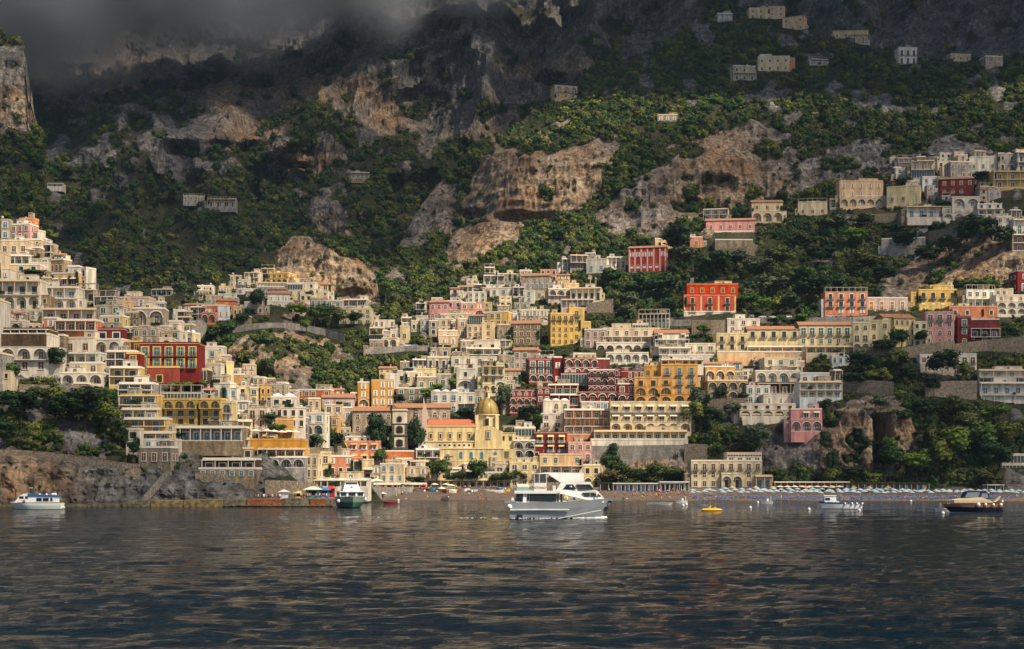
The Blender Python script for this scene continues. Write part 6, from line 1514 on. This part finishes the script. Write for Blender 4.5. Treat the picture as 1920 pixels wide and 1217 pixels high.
def wooden_boat():
    Y = 352; s = Y/F; L = 112*s; r = empty('motorboat', ((1876-CX)*s, Y, 0), math.pi); tag(r, 'navy motorboat with a varnished wood band and white fenders', 'motorboat')
    hull('hull', L, 3.9, 1.95, r, [(.08, mat('waterline blue', (.12,.22,.34), .4, .4)), (.70, NAVY), (.74, mat('waterline blue', (.12,.22,.34), .4, .4)), (1, WOOD)], nose=.17, sheer=.28, tran=.85, full=.35, dead=.55, deck=TEAK)
    c = lambda px: (1876-px)*s-.3; Zp = lambda py: (962-py)*s
    m = MB(); m.prism([(c(1784),Zp(938)),(c(1800),Zp(935)),(c(1835),Zp(933)),(c(1855),Zp(941)),(c(1857),Zp(943)),(c(1784),Zp(943))], -1.3, 1.3, TEAK); m.build('coach_roof', r)
    CV = mat('navy canvas', (.012,.018,.05), .8, .2); m = MB(); m.prism([(c(1801),Zp(934)),(c(1807),Zp(923)),(c(1814),Zp(921)),(c(1843),Zp(921.5)),(c(1849),Zp(926)),(c(1850),Zp(937)),(c(1835),Zp(935))], -1.2, 1.2, CV); m.build('canopy', r)
    for P in ([(1804,933),(1809,924),(1828,923.5),(1832,925),(1828,934)], [(1836,926),(1846,926),(1848,935),(1834,934)]):
        for y in (-1.24, 1.2): m = MB(); m.prism([(c(a), Zp(b)) for a, b in P], y, y+.04, mat('clear plastic window', (.16,.18,.22), .1, .6)); m.build('canopy_window', r)
    m = MB(); m.prism([(c(1860),Zp(942)),(c(1872),Zp(931)),(c(1874),Zp(932)),(c(1864),Zp(942))], -.4, .4, TEAK); m.build('gangway', r)
    m = MB()
    for k, col in enumerate(((.05,.3,.06),(.7,.7,.68),(.5,.02,.03))): m.box(c(1877)-.3+k*.01, c(1874.5)-.3+k*.01, -.02-k*.001, .02+k*.001, Zp(940+k*3.5), Zp(935+k*3.5), mat('flag%d' % k, col))
    m.build('flag', r)
    m = MB()
    for k in range(9): m.tube((c(1775+k*9), 1.45, Zp(941)), (c(1775+k*9), 1.45, Zp(938)), .03, RAILW)
    m.tube((c(1772), 1.45, Zp(938)), (c(1850), 1.45, Zp(938)), .03, RAILW); m.build('railing', r)
    for px, rr in ((1827,.48),(1840.5,.36),(1855,.34),(1869,.38)): fender(r, c(px), 2.15, Zp(947), rr)
    r2 = empty('small_white_boat', ((1782-CX)*(Y+6)/F, Y+6, 0), math.pi); tag(r2, 'small white boat with a dark bimini tucked behind the navy motorboat bow', 'boat'); hull('hull', 4, 1.7, .9, r2, [(1, BW)], nose=.1)
    m = MB(); m.box(.4, 2.8, -.8, .8, 2.5, 2.6, CV); [m.tube((x, y, .8), (x, y, 2.5), .04, BW) for x in (.5, 2.6) for y in (-.7, .7)]; m.build('bimini', r2)
wooden_boat()
def fishing_boat():
    Y = 392; s = Y/F; L = 81*s; r = empty('fishing_boat', ((1615-CX)*s, Y, 0), math.pi); tag(r, 'white fishing boat with a blue gunwale and small wheelhouse', 'fishing boat')
    hull('hull', L, 3.2, 1.75, r, [(.07, NAVY), (.72, BW), (1, BLUE)], nose=.1, sheer=.4, tran=.8, full=.4, dead=.6)
    c = lambda px: (1615-px)*s; Zp = lambda py: (957-py)*s
    m = MB(); m.prism([(c(1545),Zp(944)),(c(1545),Zp(933)),(c(1566),Zp(933)),(c(1567),Zp(945))], -.9, .9, BW); m.box(c(1567), c(1543), -1.05, 1.05, Zp(933), Zp(931.5), BW); m.build('wheelhouse', r)
    m = MB(); m.box(c(1555), c(1546), -.95, .95, Zp(941), Zp(936), TINT); m.build('window', r)
    m = MB(); m.box(c(1571.5), c(1566), .6, 1.3, Zp(945.5), Zp(942.5), BW); m.build('locker', r)
    m = MB(); rg = random.Random(8)
    for k in range(26): a = Vector((c(1583+rg.uniform(-6,10)), rg.uniform(-.8,.8), Zp(941))); m.tube(a, a+Vector((rg.uniform(-.7,.7), rg.uniform(-.4,.4), rg.uniform(.3,1.3))), .06, mat('old rope', (.30,.22,.13), .9, .1, var=.4, scale=4))
    m.build('net_pile', r); m = MB(); m.tube((c(1600), 0, 1.5), (c(1600), 0, Zp(928)), .04, IRON); m.build('mast', r)
    for px in (1582,1595,1604,1614): fender(r, c(px), 1.65, Zp(947), .3)
fishing_boat()
def small_boat(px0, px1, py, L_, hullm, lab, rz=math.pi, H=.7, extra=None, inner=TEAK):
    Y = -CAMH*F/(HZ-py); s = Y/F; L = (px1-px0)*s; r = empty('rowing_boat', ((px0-CX)*s, Y, 0)); 
    if rz: r.location.x += L; r.rotation_euler.z = rz
    tag(r, lab, 'boat'); hull('hull', L, min(1.9, L*.3), H, r, [(1, hullm)], nose=.12, sheer=.5, dead=.6, deck=inner)
    m = MB(); [m.box(L*t, L*t+.25, -L*.1, L*.1, H*.9, H*.98, inner) for t in (.3, .55)]; m.build('thwart', r)
    if extra == 'motor': m = MB(); m.box(-.45, -.05, -.2, .2, .3, 1.2, BW); m.ball((-.2, 0, 1.25), .35, BW); m.build('outboard', r)
    if extra == 'console': m = MB(); m.box(L*.35, L*.5, -.35, .35, H*.9, H+.9, BW); m.build('console', r); m = MB(); m.tube((L*.15, -.6, H), (L*.15, -.6, H+1.6), .05, BW); m.tube((L*.15, .6, H), (L*.15, .6, H+1.6), .05, BW); m.tube((L*.15, -.6, H+1.6), (L*.15, .6, H+1.6), .05, BW); m.build('roll_bar', r)
    return r
small_boat(717, 746, 944.8, 0, RED, 'dark red rowing boat with white outboard near the left of the beach', extra='motor')
small_boat(1212, 1262, 946.5, 0, mat('pale boat', (.52,.57,.56), .5, .3), 'long pale rowing boat just right of the ferry bow', rz=0, H=.55)
small_boat(1267, 1289, 943.5, 0, BW, 'white motor dinghy seen nearly head on, left of the yellow pedal boat', extra='console', H=.8)
small_boat(1307, 1326, 949, 0, mat('grey blue boat', (.20,.27,.31), .5, .3), 'grey blue dinghy beside the yellow pedal boat', H=.5)
small_boat(1426, 1449, 944.5, 0, mat('inflatable grey', (.40,.44,.50), .5, .3), 'grey inflatable boat with a white arch off the umbrella rows', extra='console', H=.8)
small_boat(944, 974, 943, 0, BW, 'white boat with rods moored behind the ferry stern', extra='console', H=.9)
def pedal_boat():
    Y = -CAMH*F/(HZ-957.5); s = Y/F; r = empty('pedal_boat', ((1315-CX)*s, Y, 0)); tag(r, 'bright yellow pedal boat carrying two people', 'pedal boat'); L = 38*s
    for y in (-.65, .65): m = MB(); m.lathe([(.08,0),(.28,.5),(.32,L*.5),(.28,L-.4),(.1,L)], YEL, 10, (0,y,.25), axis='x'); m.build('float', r, smooth=True)
    m = MB(); m.box(L*.3, L*.8, -.8, .8, .45, .6, YEL); m.box(L*.36, L*.42, -.75, .75, .6, 1.0, YEL); m.box(L*.62, L*.68, -.75, .75, .6, .95, YEL); m.build('seat', r)
    b = Vector(r.location); person(b+Vector((L*.45,-.3,.6)), 'sitting', 'white shirt', R(70), '', None, 'person in a white shirt sitting on the left seat of the yellow pedal boat'); person(b+Vector((L*.62,.3,.6)), 'sitting', 'black top', R(80), '', None, 'person in a black top sitting on the right side of the yellow pedal boat')
pedal_boat()
for px, py in ((1287,946),(1407,952),(1421,942),(1517,955),(1611,957),(1708,939.5),(1768,962.5),(1281,948)):
    Y = -CAMH*F/(HZ-py-1); m = MB(); m.ball((0,0,.18), .42, BW, 10, 6, .9); m.tube((0,0,.5),(0,0,.75),.06,BW); o = m.build('buoy', loc=((px-CX)/F*Y, Y, 0), smooth=True); tag(o, 'small round white mooring buoy floating off the right half of the beach', 'buoy', 'white mooring buoys off the beach')
# ---------------------------------------------------------------- beach life
def beach_at(px, py):
    off = np.interp(px, [660, 720, 1650, 2050], [-8, 0, -6, -20])
    for Y in np.arange(530, 632, .5):
        z = np.interp(Y-off, [533, 545, 575, 612, 628], [0, 1.0, 2.2, 4.3, 5.0])+.1
        if HZ-(z-CAMH)/Y*F <= py: return Vector(((px-CX)/F*Y, Y, z))
    return Vector(((px-CX)/F*Y, Y, z))
def umbrella_proto(c, R_=1.35, h=2.2, rib=None):
    m = MB(); m.tube((0,0,-.3), (0,0,h+.25), .04, RAILW); P = m.mesh('pole'); m = MB(); n = 10; C = CLOTH[c] if isinstance(c, str) else c
    m.v.append((0,0,h+.15)); m.v += [(R_*math.cos(2*math.pi*i/n), R_*math.sin(2*math.pi*i/n), h-.42) for i in range(n)]; m.v += [(R_*math.cos(2*math.pi*i/n), R_*math.sin(2*math.pi*i/n), h-.58) for i in range(n)]
    for i in range(n): j = (i+1) % n; m.f.append((0, 1+i, 1+j)); m.mi.append(m.m(C)); m.f.append((1+i, 1+n+i, 1+n+j, 1+j)); m.mi.append(m.m(C))
    return P, m.mesh('canopy')
def umb(px, py, pr_, name, lab, cat, grp, sc=1, at=None, tilt=0):
    p = at or beach_at(px, py); r = empty(name, p); r.scale = (sc,)*3; r.rotation_euler = (0, tilt, px*.7); put('pole', pr_[0], r); put('canopy', pr_[1], r); tag(r, lab, cat, grp)
rb = random.Random(21)
UB = umbrella_proto('u'); UO = umbrella_proto('o'); UW = umbrella_proto('w', 1.9, 2.6); UR = umbrella_proto('r', 1.8, 2.5); UG = umbrella_proto('g'); UK = umbrella_proto('u', 2.2, 2.7); UY = umbrella_proto('y')
for row, (py, x0, x1, st) in enumerate(((931.5, 1286, 1925, 11.5), (928.5, 1300, 1925, 13), (926, 1330, 1700, 15))):
    x = x0
    while x < x1:
        if not (1540 < x < 1552 and row) and rb.random() > (.06 if x > 1380 else .28): umb(x+rb.uniform(-2,2), py+rb.uniform(-.6,.6), UB, 'beach_umbrella', 'pale blue beach umbrella in the rows on the right half of the beach', 'umbrella', 'pale blue beach umbrellas', rb.uniform(.9,1.15), tilt=rb.uniform(-.06,.06))
        x += st
for px, w_ in ((1373,'first'),(1417,'second'),(1449,'third'),(1512,'fourth'),(1559,'fifth'),(1601,'sixth'),(1630,'seventh'),(1665,'eighth')): umb(px, 922.5, UO, 'orange_umbrella', '%s orange umbrella from the left behind the blue ones' % w_, 'umbrella', 'orange umbrellas')
def lounger_proto():
    B_ = mat('blue sling', (.03,.075,.21), .8, .2, var=.2); m = MB(); m.box(-.33,.33,-1.3,.3,.30,.36,B_); a = m.mesh('seat'); m = MB(); m.prism([(0,0),(.5,0),(.5,.06),(0,.06)],-.1,.1,B_); m = MB(); k = 0
    m.v += [(-.33,.3,.33),(.33,.3,.33),(.33,.85,.75),(-.33,.85,.75),(-.33,.3,.39),(.33,.3,.39),(.33,.85,.81),(-.33,.85,.81)]
    for f in ((0,3,2,1),(4,5,6,7),(0,1,5,4),(1,2,6,5),(2,3,7,6),(3,0,4,7)): m.f.append(f); m.mi.append(m.m(B_))
    b = m.mesh('backrest'); m = MB(); [m.tube((x, y, -.2), (x, y, .3), .035, RAILW) for x in (-.3,.3) for y in (-1.2,.25)]; return a, b, m.mesh('legs')
LG = lounger_proto(); nL = 0
for py, x0, x1, st in ((936.2, 1300, 1900, 6.6), (934.2, 1296, 1925, 6.2), (933, 1305, 1925, 8)):
    x = x0
    while x < x1:
        if rb.random() > (.12 if x > 1400 else .45) and nL < 250:
            r = empty('sun_lounger', beach_at(x+rb.uniform(-1.5,1.5), py+rb.uniform(-.4,.4)), rb.uniform(-.7,.7)); put('seat', LG[0], r); put('backrest', LG[1], r); put('legs', LG[2], r); nL += 1
            tag(r, 'blue sun lounger in the rows under the pale blue umbrellas', 'sun lounger', 'blue sun loungers on the beach')
            if rb.random() < .33:
                p_ = Vector(r.location)+Vector((0,-.3,.28)); sh_ = rb.choice(['swimwear','swimwear','red top','pink top','blue top','white shirt']); person(p_, rb.choice(['lying','sitting']), sh_, rb.uniform(0,6), 'among the blue sun loungers', 'people among the sun loungers')
        x += st
for i in range(150):
    px = rb.choice([rb.uniform(700,955), rb.uniform(955,1290), rb.uniform(1150,1300), rb.uniform(1150,1290)]); py = rb.uniform(919,936); ps = rb.choice(['standing','sitting','lying','walking','sitting']); sh_ = rb.choice(list(SHIRTS)+['swimwear']*3)
    person(beach_at(px, py), ps, sh_, rb.uniform(0,6.28), 'on the %s part of the beach' % ('left' if px < 820 else 'middle' if px < 1100 else 'busy centre right'), 'people on the beach')
for i in range(46):
    px = rb.choice([rb.uniform(474,528), rb.uniform(545,620)]); Yq = 421+rb.uniform(1,9); ps = rb.choice(['standing','standing','walking']); sh_ = rb.choice(list(SHIRTS))
    person(((px-CX)/F*Yq, Yq, 2.35 if px > 528 else 2.1), ps, sh_, rb.uniform(0,6.28), 'waiting on the quay' if ps == 'standing' else 'along the quay', 'people on the quay')
for i in range(50):
    px = rb.uniform(700, 960); p_ = beach_at(px, 917.5); person(p_, rb.choice(['standing','walking']), rb.choice(list(SHIRTS)), rb.uniform(0,6.28), 'in front of the beach restaurants', 'people at the beach restaurants')
for px, py, pr_, lab in ((795,918,UR,'orange and red parasol by the left end of the beach restaurants'),(815,917,UW,'cream parasol just right of the red one'),(836,917,UW,'wide cream parasol in front of the second pine'),(846,919,UW,'cream parasol nearest the middle of the beach'),(838,924,UG,'green parasol low on the beach'),(849,927,UY,'yellow parasol low on the beach'),(828,925,UW,'small cream parasol low on the beach')): umb(px, py, pr_, 'parasol', lab, 'parasol', None, .9)
for i, (px, py) in enumerate(((660,921),(668,919),(676,920),(684,917),(640,916),(700,914),(706,913))): Yq = 500; umb(px, py, UW, 'parasol', 'cream cafe parasol behind the moored green boat', 'parasol', 'cream cafe parasols by the landing', 1.2, at=Vector(W(px, py+2, Yq)))
for i in range(9): px = 588-40+i; 
for (x0, y0, kind) in ((500,806,'w'),(514,807,'w'),(528,808,'w'),(541,807,'w'),(553,808,'w'),(479,806,'w'),(56,470,'w')):
    Yq = ground(x0, 838)-1.5 if y0 > 700 else 572; umb(x0, y0, UW, 'parasol', 'white parasol on the roof terrace of the ochre hotel' if y0 > 700 else 'white parasol on a terrace of the upper left houses', 'parasol', 'white parasols on the ochre hotel roof' if y0 > 700 else None, 1.0, at=Vector(W(x0, y0+14, Yq)) if y0 > 700 else Vector(W(x0, y0+8, Yq)))
def kiosk(px0, px1, pb, pt, mt, roof, lab, Y=430, name='kiosk', open_=True):
    s = Y/F; w_ = (px1-px0)*s; h = (pb-pt)*s; r = empty(name, W((px0+px1)/2, pb, Y)); tag(r, lab, name.replace('_', ' ')); m = MB(); m.box(-w_/2, w_/2, 0, 2.5, -.5, h*.72, mt); m.build('wall', r)
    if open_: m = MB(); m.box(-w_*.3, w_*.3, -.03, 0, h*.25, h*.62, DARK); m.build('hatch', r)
    m = MB(); k = 0; e = w_*.12+.3; z = h*.72; m.v += [(-w_/2-e,-e,z),(w_/2+e,-e,z),(w_/2+e,2.5+e,z),(-w_/2-e,2.5+e,z),(-w_*.15,.9,h),(w_*.15,.9,h),(w_*.15,1.6,h),(-w_*.15,1.6,h)]
    for f in ((0,3,2,1),(4,5,6,7),(0,1,5,4),(1,2,6,5),(2,3,7,6),(3,0,4,7)): m.f.append(f); m.mi.append(m.m(roof))
    m.build('roof', r); return r
kiosk(573,599,934,912,TEALP,CLOTH['w'],'turquoise ticket kiosk with a cream roof on the quay'); kiosk(525,538,934,918,BW,BW,'small white box kiosk at the rusty part of the quay', open_=False)
kiosk(553,567,934,921,mat('yellow tent', (.55,.38,.08)),CLOTH['y'],'yellow tent on the quay left of the turquoise kiosk'); kiosk(600,616,932,914,mat('blue stall', (.06,.16,.3)),mat('bright blue canvas', (.03,.16,.42)),'bright blue canopy stall on the quay', Y=432); kiosk(611,626,930,911,mat('red stall', (.3,.03,.03)),CLOTH['r'],'red canopy stall behind the blue one', Y=440)
kiosk(692,720,937,921,CONC,ROOFW,'low boathouse with a white roof at the left end of the beach', Y=540, name='boathouse')
m = MB(); m.box(0,2.4,0,1,0,1.9,mat('red panel', (.6,.03,.05))); tag(m.build('drinks_cooler', loc=W(697,936,538.5)), 'red cooler box inside the low boathouse', 'cooler')
# bathing establishment
def shed(x0, x1, pb, pt, n, wallc, roofc, lab, name, off=0, doors=None):
    p = beach_at(x0, pb); Y = p.y; s = Y/F; w_ = (x1-x0)*s; h = (pb-pt)*s; r = empty(name, p); tag(r, lab, name.replace('_', ' ')); m = MB(); m.box(0, w_, 3, 6, -1, h*.85, wallc); m.build('wall', r)
    m = MB(); m.box(-.3, w_+.3, -.3, 6.3, h*.85, h*.95, roofc); m.build('roof', r); m = MB(); [m.box(w_*i/n-.08, w_*i/n+.08, 0, .16, -1, h*.85, RAILW) for i in range(n+1)]; m.build('posts', r)
    if doors:
        for i in range(n): m = MB(); m.box(0, w_/n*.55, 2.93, 2.997, .1, h*.7, doors[i % len(doors)]); m.build('cabin_door', r, loc=(w_*(i+.22)/n, 0, 0))
    RECTS.append((x0, x1, pt, pb)); return r
shed(1150, 1285, 921, 905, 18, BW, ROOFW, 'long white row of bathing cabins with blue doors', 'bathing_cabins', doors=[BLUE, BW, BLUE, mat('pale door', (.3,.42,.5))])
shed(1238, 1292, 921, 902, 6, mat('glazing', (.06,.11,.13), .15, .6), ROOFW, 'white framed glass beach pavilion left of the cream villa', 'beach_pavilion')
shed(1453, 1592, 922, 902, 12, mat('timber wall', (.22,.16,.10), .9, .1, var=.3, scale=1), CLOTH['w'], 'long beach restaurant under cream canopies', 'beach_restaurant')
shed(1588, 1742, 922, 904, 14, mat('timber wall', (.22,.16,.10), .9, .1, var=.3, scale=1), LEAFD, 'green roofed row of bathing huts at the right of the beach', 'bathing_huts', doors=[mat('grey blue door', (.3,.4,.46)), BW, WOOD])
shed(1852, 1882, 921, 908, 2, CONC, ROOFW, 'small open shelter against the rock at the far right of the beach', 'shelter')
shed(1126, 1186, 920, 904, 4, mat('timber wall', (.22,.16,.10), .9, .1, var=.3, scale=1), LEAFD, 'low green roofed bar right behind the ferry bow', 'beach_bar')
for i in range(9): umb(1462+i*14, 921.8, UW, 'parasol', 'cream parasol in front of the long beach restaurant', 'parasol', 'cream parasols at the beach restaurant', .9)
# boats and gear pulled up on the beach
gear = [BW, YEL, BLUE, BW, TEALP, BW, RED, BW]
for i in range(34):
    px = rb.uniform(750, 960); py = rb.uniform(918.5, 923); mt = rb.choice(gear); p_ = beach_at(px, py); r = empty('beached_boat', p_, rb.uniform(0,6.28)); hull('hull', rb.uniform(3,5), 1.5, .8, r, [(1, mt)], nose=.12, dead=.7, n=8)
    tag(r, '%s dinghy pulled up on the beach among other small boats' % ({YEL:'yellow', BLUE:'blue', TEALP:'turquoise', RED:'red'}.get(mt, 'white')), 'dinghy', 'small boats pulled up on the beach')
# ---------------------------------------------------------------- cars
def car_protos():
    out = []
    for nm, col in (('white', (.6,.6,.6)), ('grey', (.25,.26,.28)), ('dark', (.02,.025,.03)), ('silver', (.42,.43,.45))):
        C = mat(nm+' car paint', col, .3, .5); m = MB(); m.prism([(-2,.35),(-2.05,.7),(-1.9,.85),(-1.1,.95),(-.6,1.4),(.8,1.42),(1.5,.95),(2.0,.85),(2.05,.5),(2,.35)], -.8, .8, C); b = m.mesh('body')
        m = MB(); m.prism([(-1.0,.97),(-.58,1.34),(.78,1.36),(1.35,.97)], -.83, .83, TINT); g = m.mesh('windows'); m = MB(); m.lathe([(.3,-.12),(.33,-.08),(.33,.08),(.3,.12)], BLK, 12, axis='y'); out.append((nm, b, g, m.mesh('wheel')))
    return out
CARS = car_protos()
for px, py, k, Lm in ((1278,598,2,None),(1369,598,2,None),(1390,596.5,3,None),(1429,596.5,3,None),(1448,597,0,None),(1463,597,0,None),(1477,596,0,None),(1507,596,1,None),(1524,595.5,2,None),(1556,595,3,None),(1572,594.5,1,None),(1262,600,2,None),(1255,601,1,None),(764,650,0,None),(776,650,1,None),(754,651,3,None),(1238,601,3,None)):
    nm, b, g, wh = CARS[k]; Y = ground(px, py+6)+1.2 if py < 640 else ground(px, py+6)+1; p = Vector(W(px, py, Y)); r = empty('parked_car', p); put('body', b, r); put('windows', g, r)
    for x in (-1.3, 1.3):
        for y in (-.75, .75): put('wheel', wh, r, (x, y, .33))
    HOUSES.append(dict(root=r, x0=px-5, x1=px+5, yt=py-5, yb=py, L=None, cat='car', desc='', car=nm+' car parked on the road'))
# ---------------------------------------------------------------- words for houses, trees and cars
FEAT = {'a': 'arches', 'o': 'an open terrace', 'd': 'balconies', 'e': 'balconies', 'g': 'a glazed gallery', 'r': 'arched windows', 'w': 'small windows', 'b': 'blank walls'}
SHN = {'g': 'green shutters', 'b': 'brown shutters', 'w': 'white shutters', 'u': 'blue doors', 'o': 'ochre shutters'}
LM = [h for h in HOUSES if h['L']]
def rel(h, skip=0):
    cx_ = (h['x0']+h['x1'])/2; cy_ = (h['yt']+h['yb'])/2; c = []
    for l in LM:
        if l is h: continue
        lx = (l['x0']+l['x1'])/2; ly = (l['yt']+l['yb'])/2; c.append((math.hypot(cx_-lx, (cy_-ly)*1.2), l, cx_-lx, cy_-ly))
    c.sort(key=lambda q: q[0]); d, l, dx, dy = c[min(skip, len(c)-1)]; nm = l['L'].replace('-', ' ')
    near = 'just ' if d < 45 else '' if d < 130 else 'far '
    hor = 'left' if dx < 0 else 'right'; ver = 'above' if dy < 0 else 'below'
    if abs(dx) > 2.2*abs(dy): return '%s%s of %s' % (near, hor, nm)
    if abs(dy) > 2.2*abs(dx): return '%s%s %s' % (near, ver, nm)
    return '%s%s and %s of %s' % (near, ver, hor, nm)
def words(s): return len(s.replace('-', ' ').split())
used = {}
def put_label(h, forms):
    for f in forms:
        f = ' '.join(f.split())
        if 4 <= words(f) <= 16 and f not in used: used[f] = 1; h['root']['label'] = f; return
    f = ' '.join(forms[0].split()); k = 2; ords = ['', '', 'second', 'third', 'fourth', 'fifth', 'sixth', 'seventh', 'eighth']
    while True:
        g = ords[min(k, 8)]+' '+f
        if g not in used: break
        k += 1
        if k > 8: f = f+' again'; k = 2
    used[g] = 1; h['root']['label'] = ' '.join(g.split()[:16])
for h in sorted(HOUSES, key=lambda q: (q['x0'])):
    h['root']['category'] = h['cat']
    if 'car' in h: put_label(h, [h['car']+' '+rel(h, k) for k in range(4)]); h['root']['group'] = 'cars parked on the roads'; continue
    if h['desc']:
        put_label(h, [h['desc'].replace('peach', 'apricot')]); continue
    if h['cat'] != 'house': continue
    col = PAL[h['c']][3]; wpx = h['x1']-h['x0']; sz = 'tiny' if wpx < 22 else 'small' if wpx < 34 else '' if wpx < 70 else 'long'
    top = h['pat'][-1]; ft = FEAT[top]; ft2 = FEAT[h['pat'][0]]; tl = 'tiled ' if 't' in h['fl'] else ''
    st = {1: 'single storey', 2: 'two storey', 3: 'three storey', 4: 'four storey'}.get(len(h['pat']), 'tall')
    forms = []
    for k in range(5):
        r_ = rel(h, k)
        forms += ['%s %s%s house with %s %s' % (sz, tl, col, ft, r_), '%s %s %s house with %s %s' % (sz, col, st, ft, r_), '%s %s %s house %s' % (sz, col, st, r_), '%s %s house with %s %s' % (sz, col, ft2, r_)]
    forms += ['%s %s house %s and %s' % (sz, col, rel(h, 0), rel(h, 1))]
    put_label(h, forms)
HS = {'tree': 'trees planted among the houses', 'palm tree': 'palm trees near the church and beach'}
for h in sorted(TREES, key=lambda q: q['x0']):
    h['root']['category'] = h['cat']; wpx = h['x1']-h['x0']; sz = 'small' if wpx < 26 else 'big' if wpx > 46 else ''
    put_label(h, ['%s %s %s' % (a, h['nm'], rel(h, k)) for k in range(6) for a in (sz, sz+' round' if sz else 'mid sized', 'bushy', 'full')])
    h['root']['group'] = HS[h['cat']]
# kinds of building, and the smallest houses past three hundred as one mass
for h in HOUSES:
    if h['cat'] != 'house': continue
    t = (h['desc']+' '+(h['L'] or '')).lower()
    for w_, k in (('hotel', 'hotel'), ('monastery', 'hotel'), ('restaurant', 'restaurant'), ('palace', 'palace'), ('villa', 'villa'), ('tower', 'stair tower'), ('bar ', 'beach bar'), ('wall', 'wall house'), ('block', 'apartment block')):
        if w_ in t: h['cat'] = k; h['root']['category'] = k; h['root'].name = k.replace(' ', '_'); break
HH = sorted([h for h in HOUSES if h['cat'] == 'house'], key=lambda h: -(h['x1']-h['x0'])*(h['yb']-h['yt']))
kids = {}
for o in bpy.data.objects:
    if o.parent: kids.setdefault(o.parent.name, []).append(o)
V = []; FC = []; MI = []; MS = []; base = 0
for h in HH[296:]:
    Rm = Matrix.Translation(h['root'].location) @ Matrix.Rotation(h['root'].rotation_euler[2], 4, 'Z')
    for c in kids.get(h['root'].name, []):
        Mx = Rm @ Matrix.Translation(c.location) @ c.rotation_euler.to_matrix().to_4x4() @ Matrix.Diagonal((*c.scale, 1)); me = c.data
        ix = []
        for mt in me.materials:
            if mt not in MS: MS.append(mt)
            ix.append(MS.index(mt))
        V += [tuple(Mx @ v.co) for v in me.vertices]
        for p_ in me.polygons: FC.append([base+i for i in p_.vertices]); MI.append(ix[p_.material_index])
        base += len(me.vertices); bpy.data.objects.remove(c)
    bpy.data.objects.remove(h['root'])
if V:
    me = bpy.data.meshes.new('small_houses'); me.from_pydata(V, [], FC); [me.materials.append(q) for q in MS]; me.polygons.foreach_set('material_index', MI); me.update()
    tag(put('small_houses', me), 'the smallest houses wedged between the others all over the town', 'houses', kind='stuff')
# ---------------------------------------------------------------- the air
hm = bpy.data.materials.new('haze'); hm.use_nodes = True; hn = hm.node_tree; hn.nodes.remove(hn.nodes['Principled BSDF'])
hv = hn.nodes.new('ShaderNodeVolumePrincipled'); hv.inputs['Density'].default_value = .00002; hv.inputs['Color'].default_value = (.45,.68,.98,1); hv.inputs['Anisotropy'].default_value = .0
hn.links.new(hv.outputs[0], hn.nodes['Material Output'].inputs['Volume'])
m = MB(); m.box(-1700, 1700, -60, 2900, -8, 1010, hm); tag(m.build('haze'), 'thin bluish haze in the air', 'haze', kind='stuff')
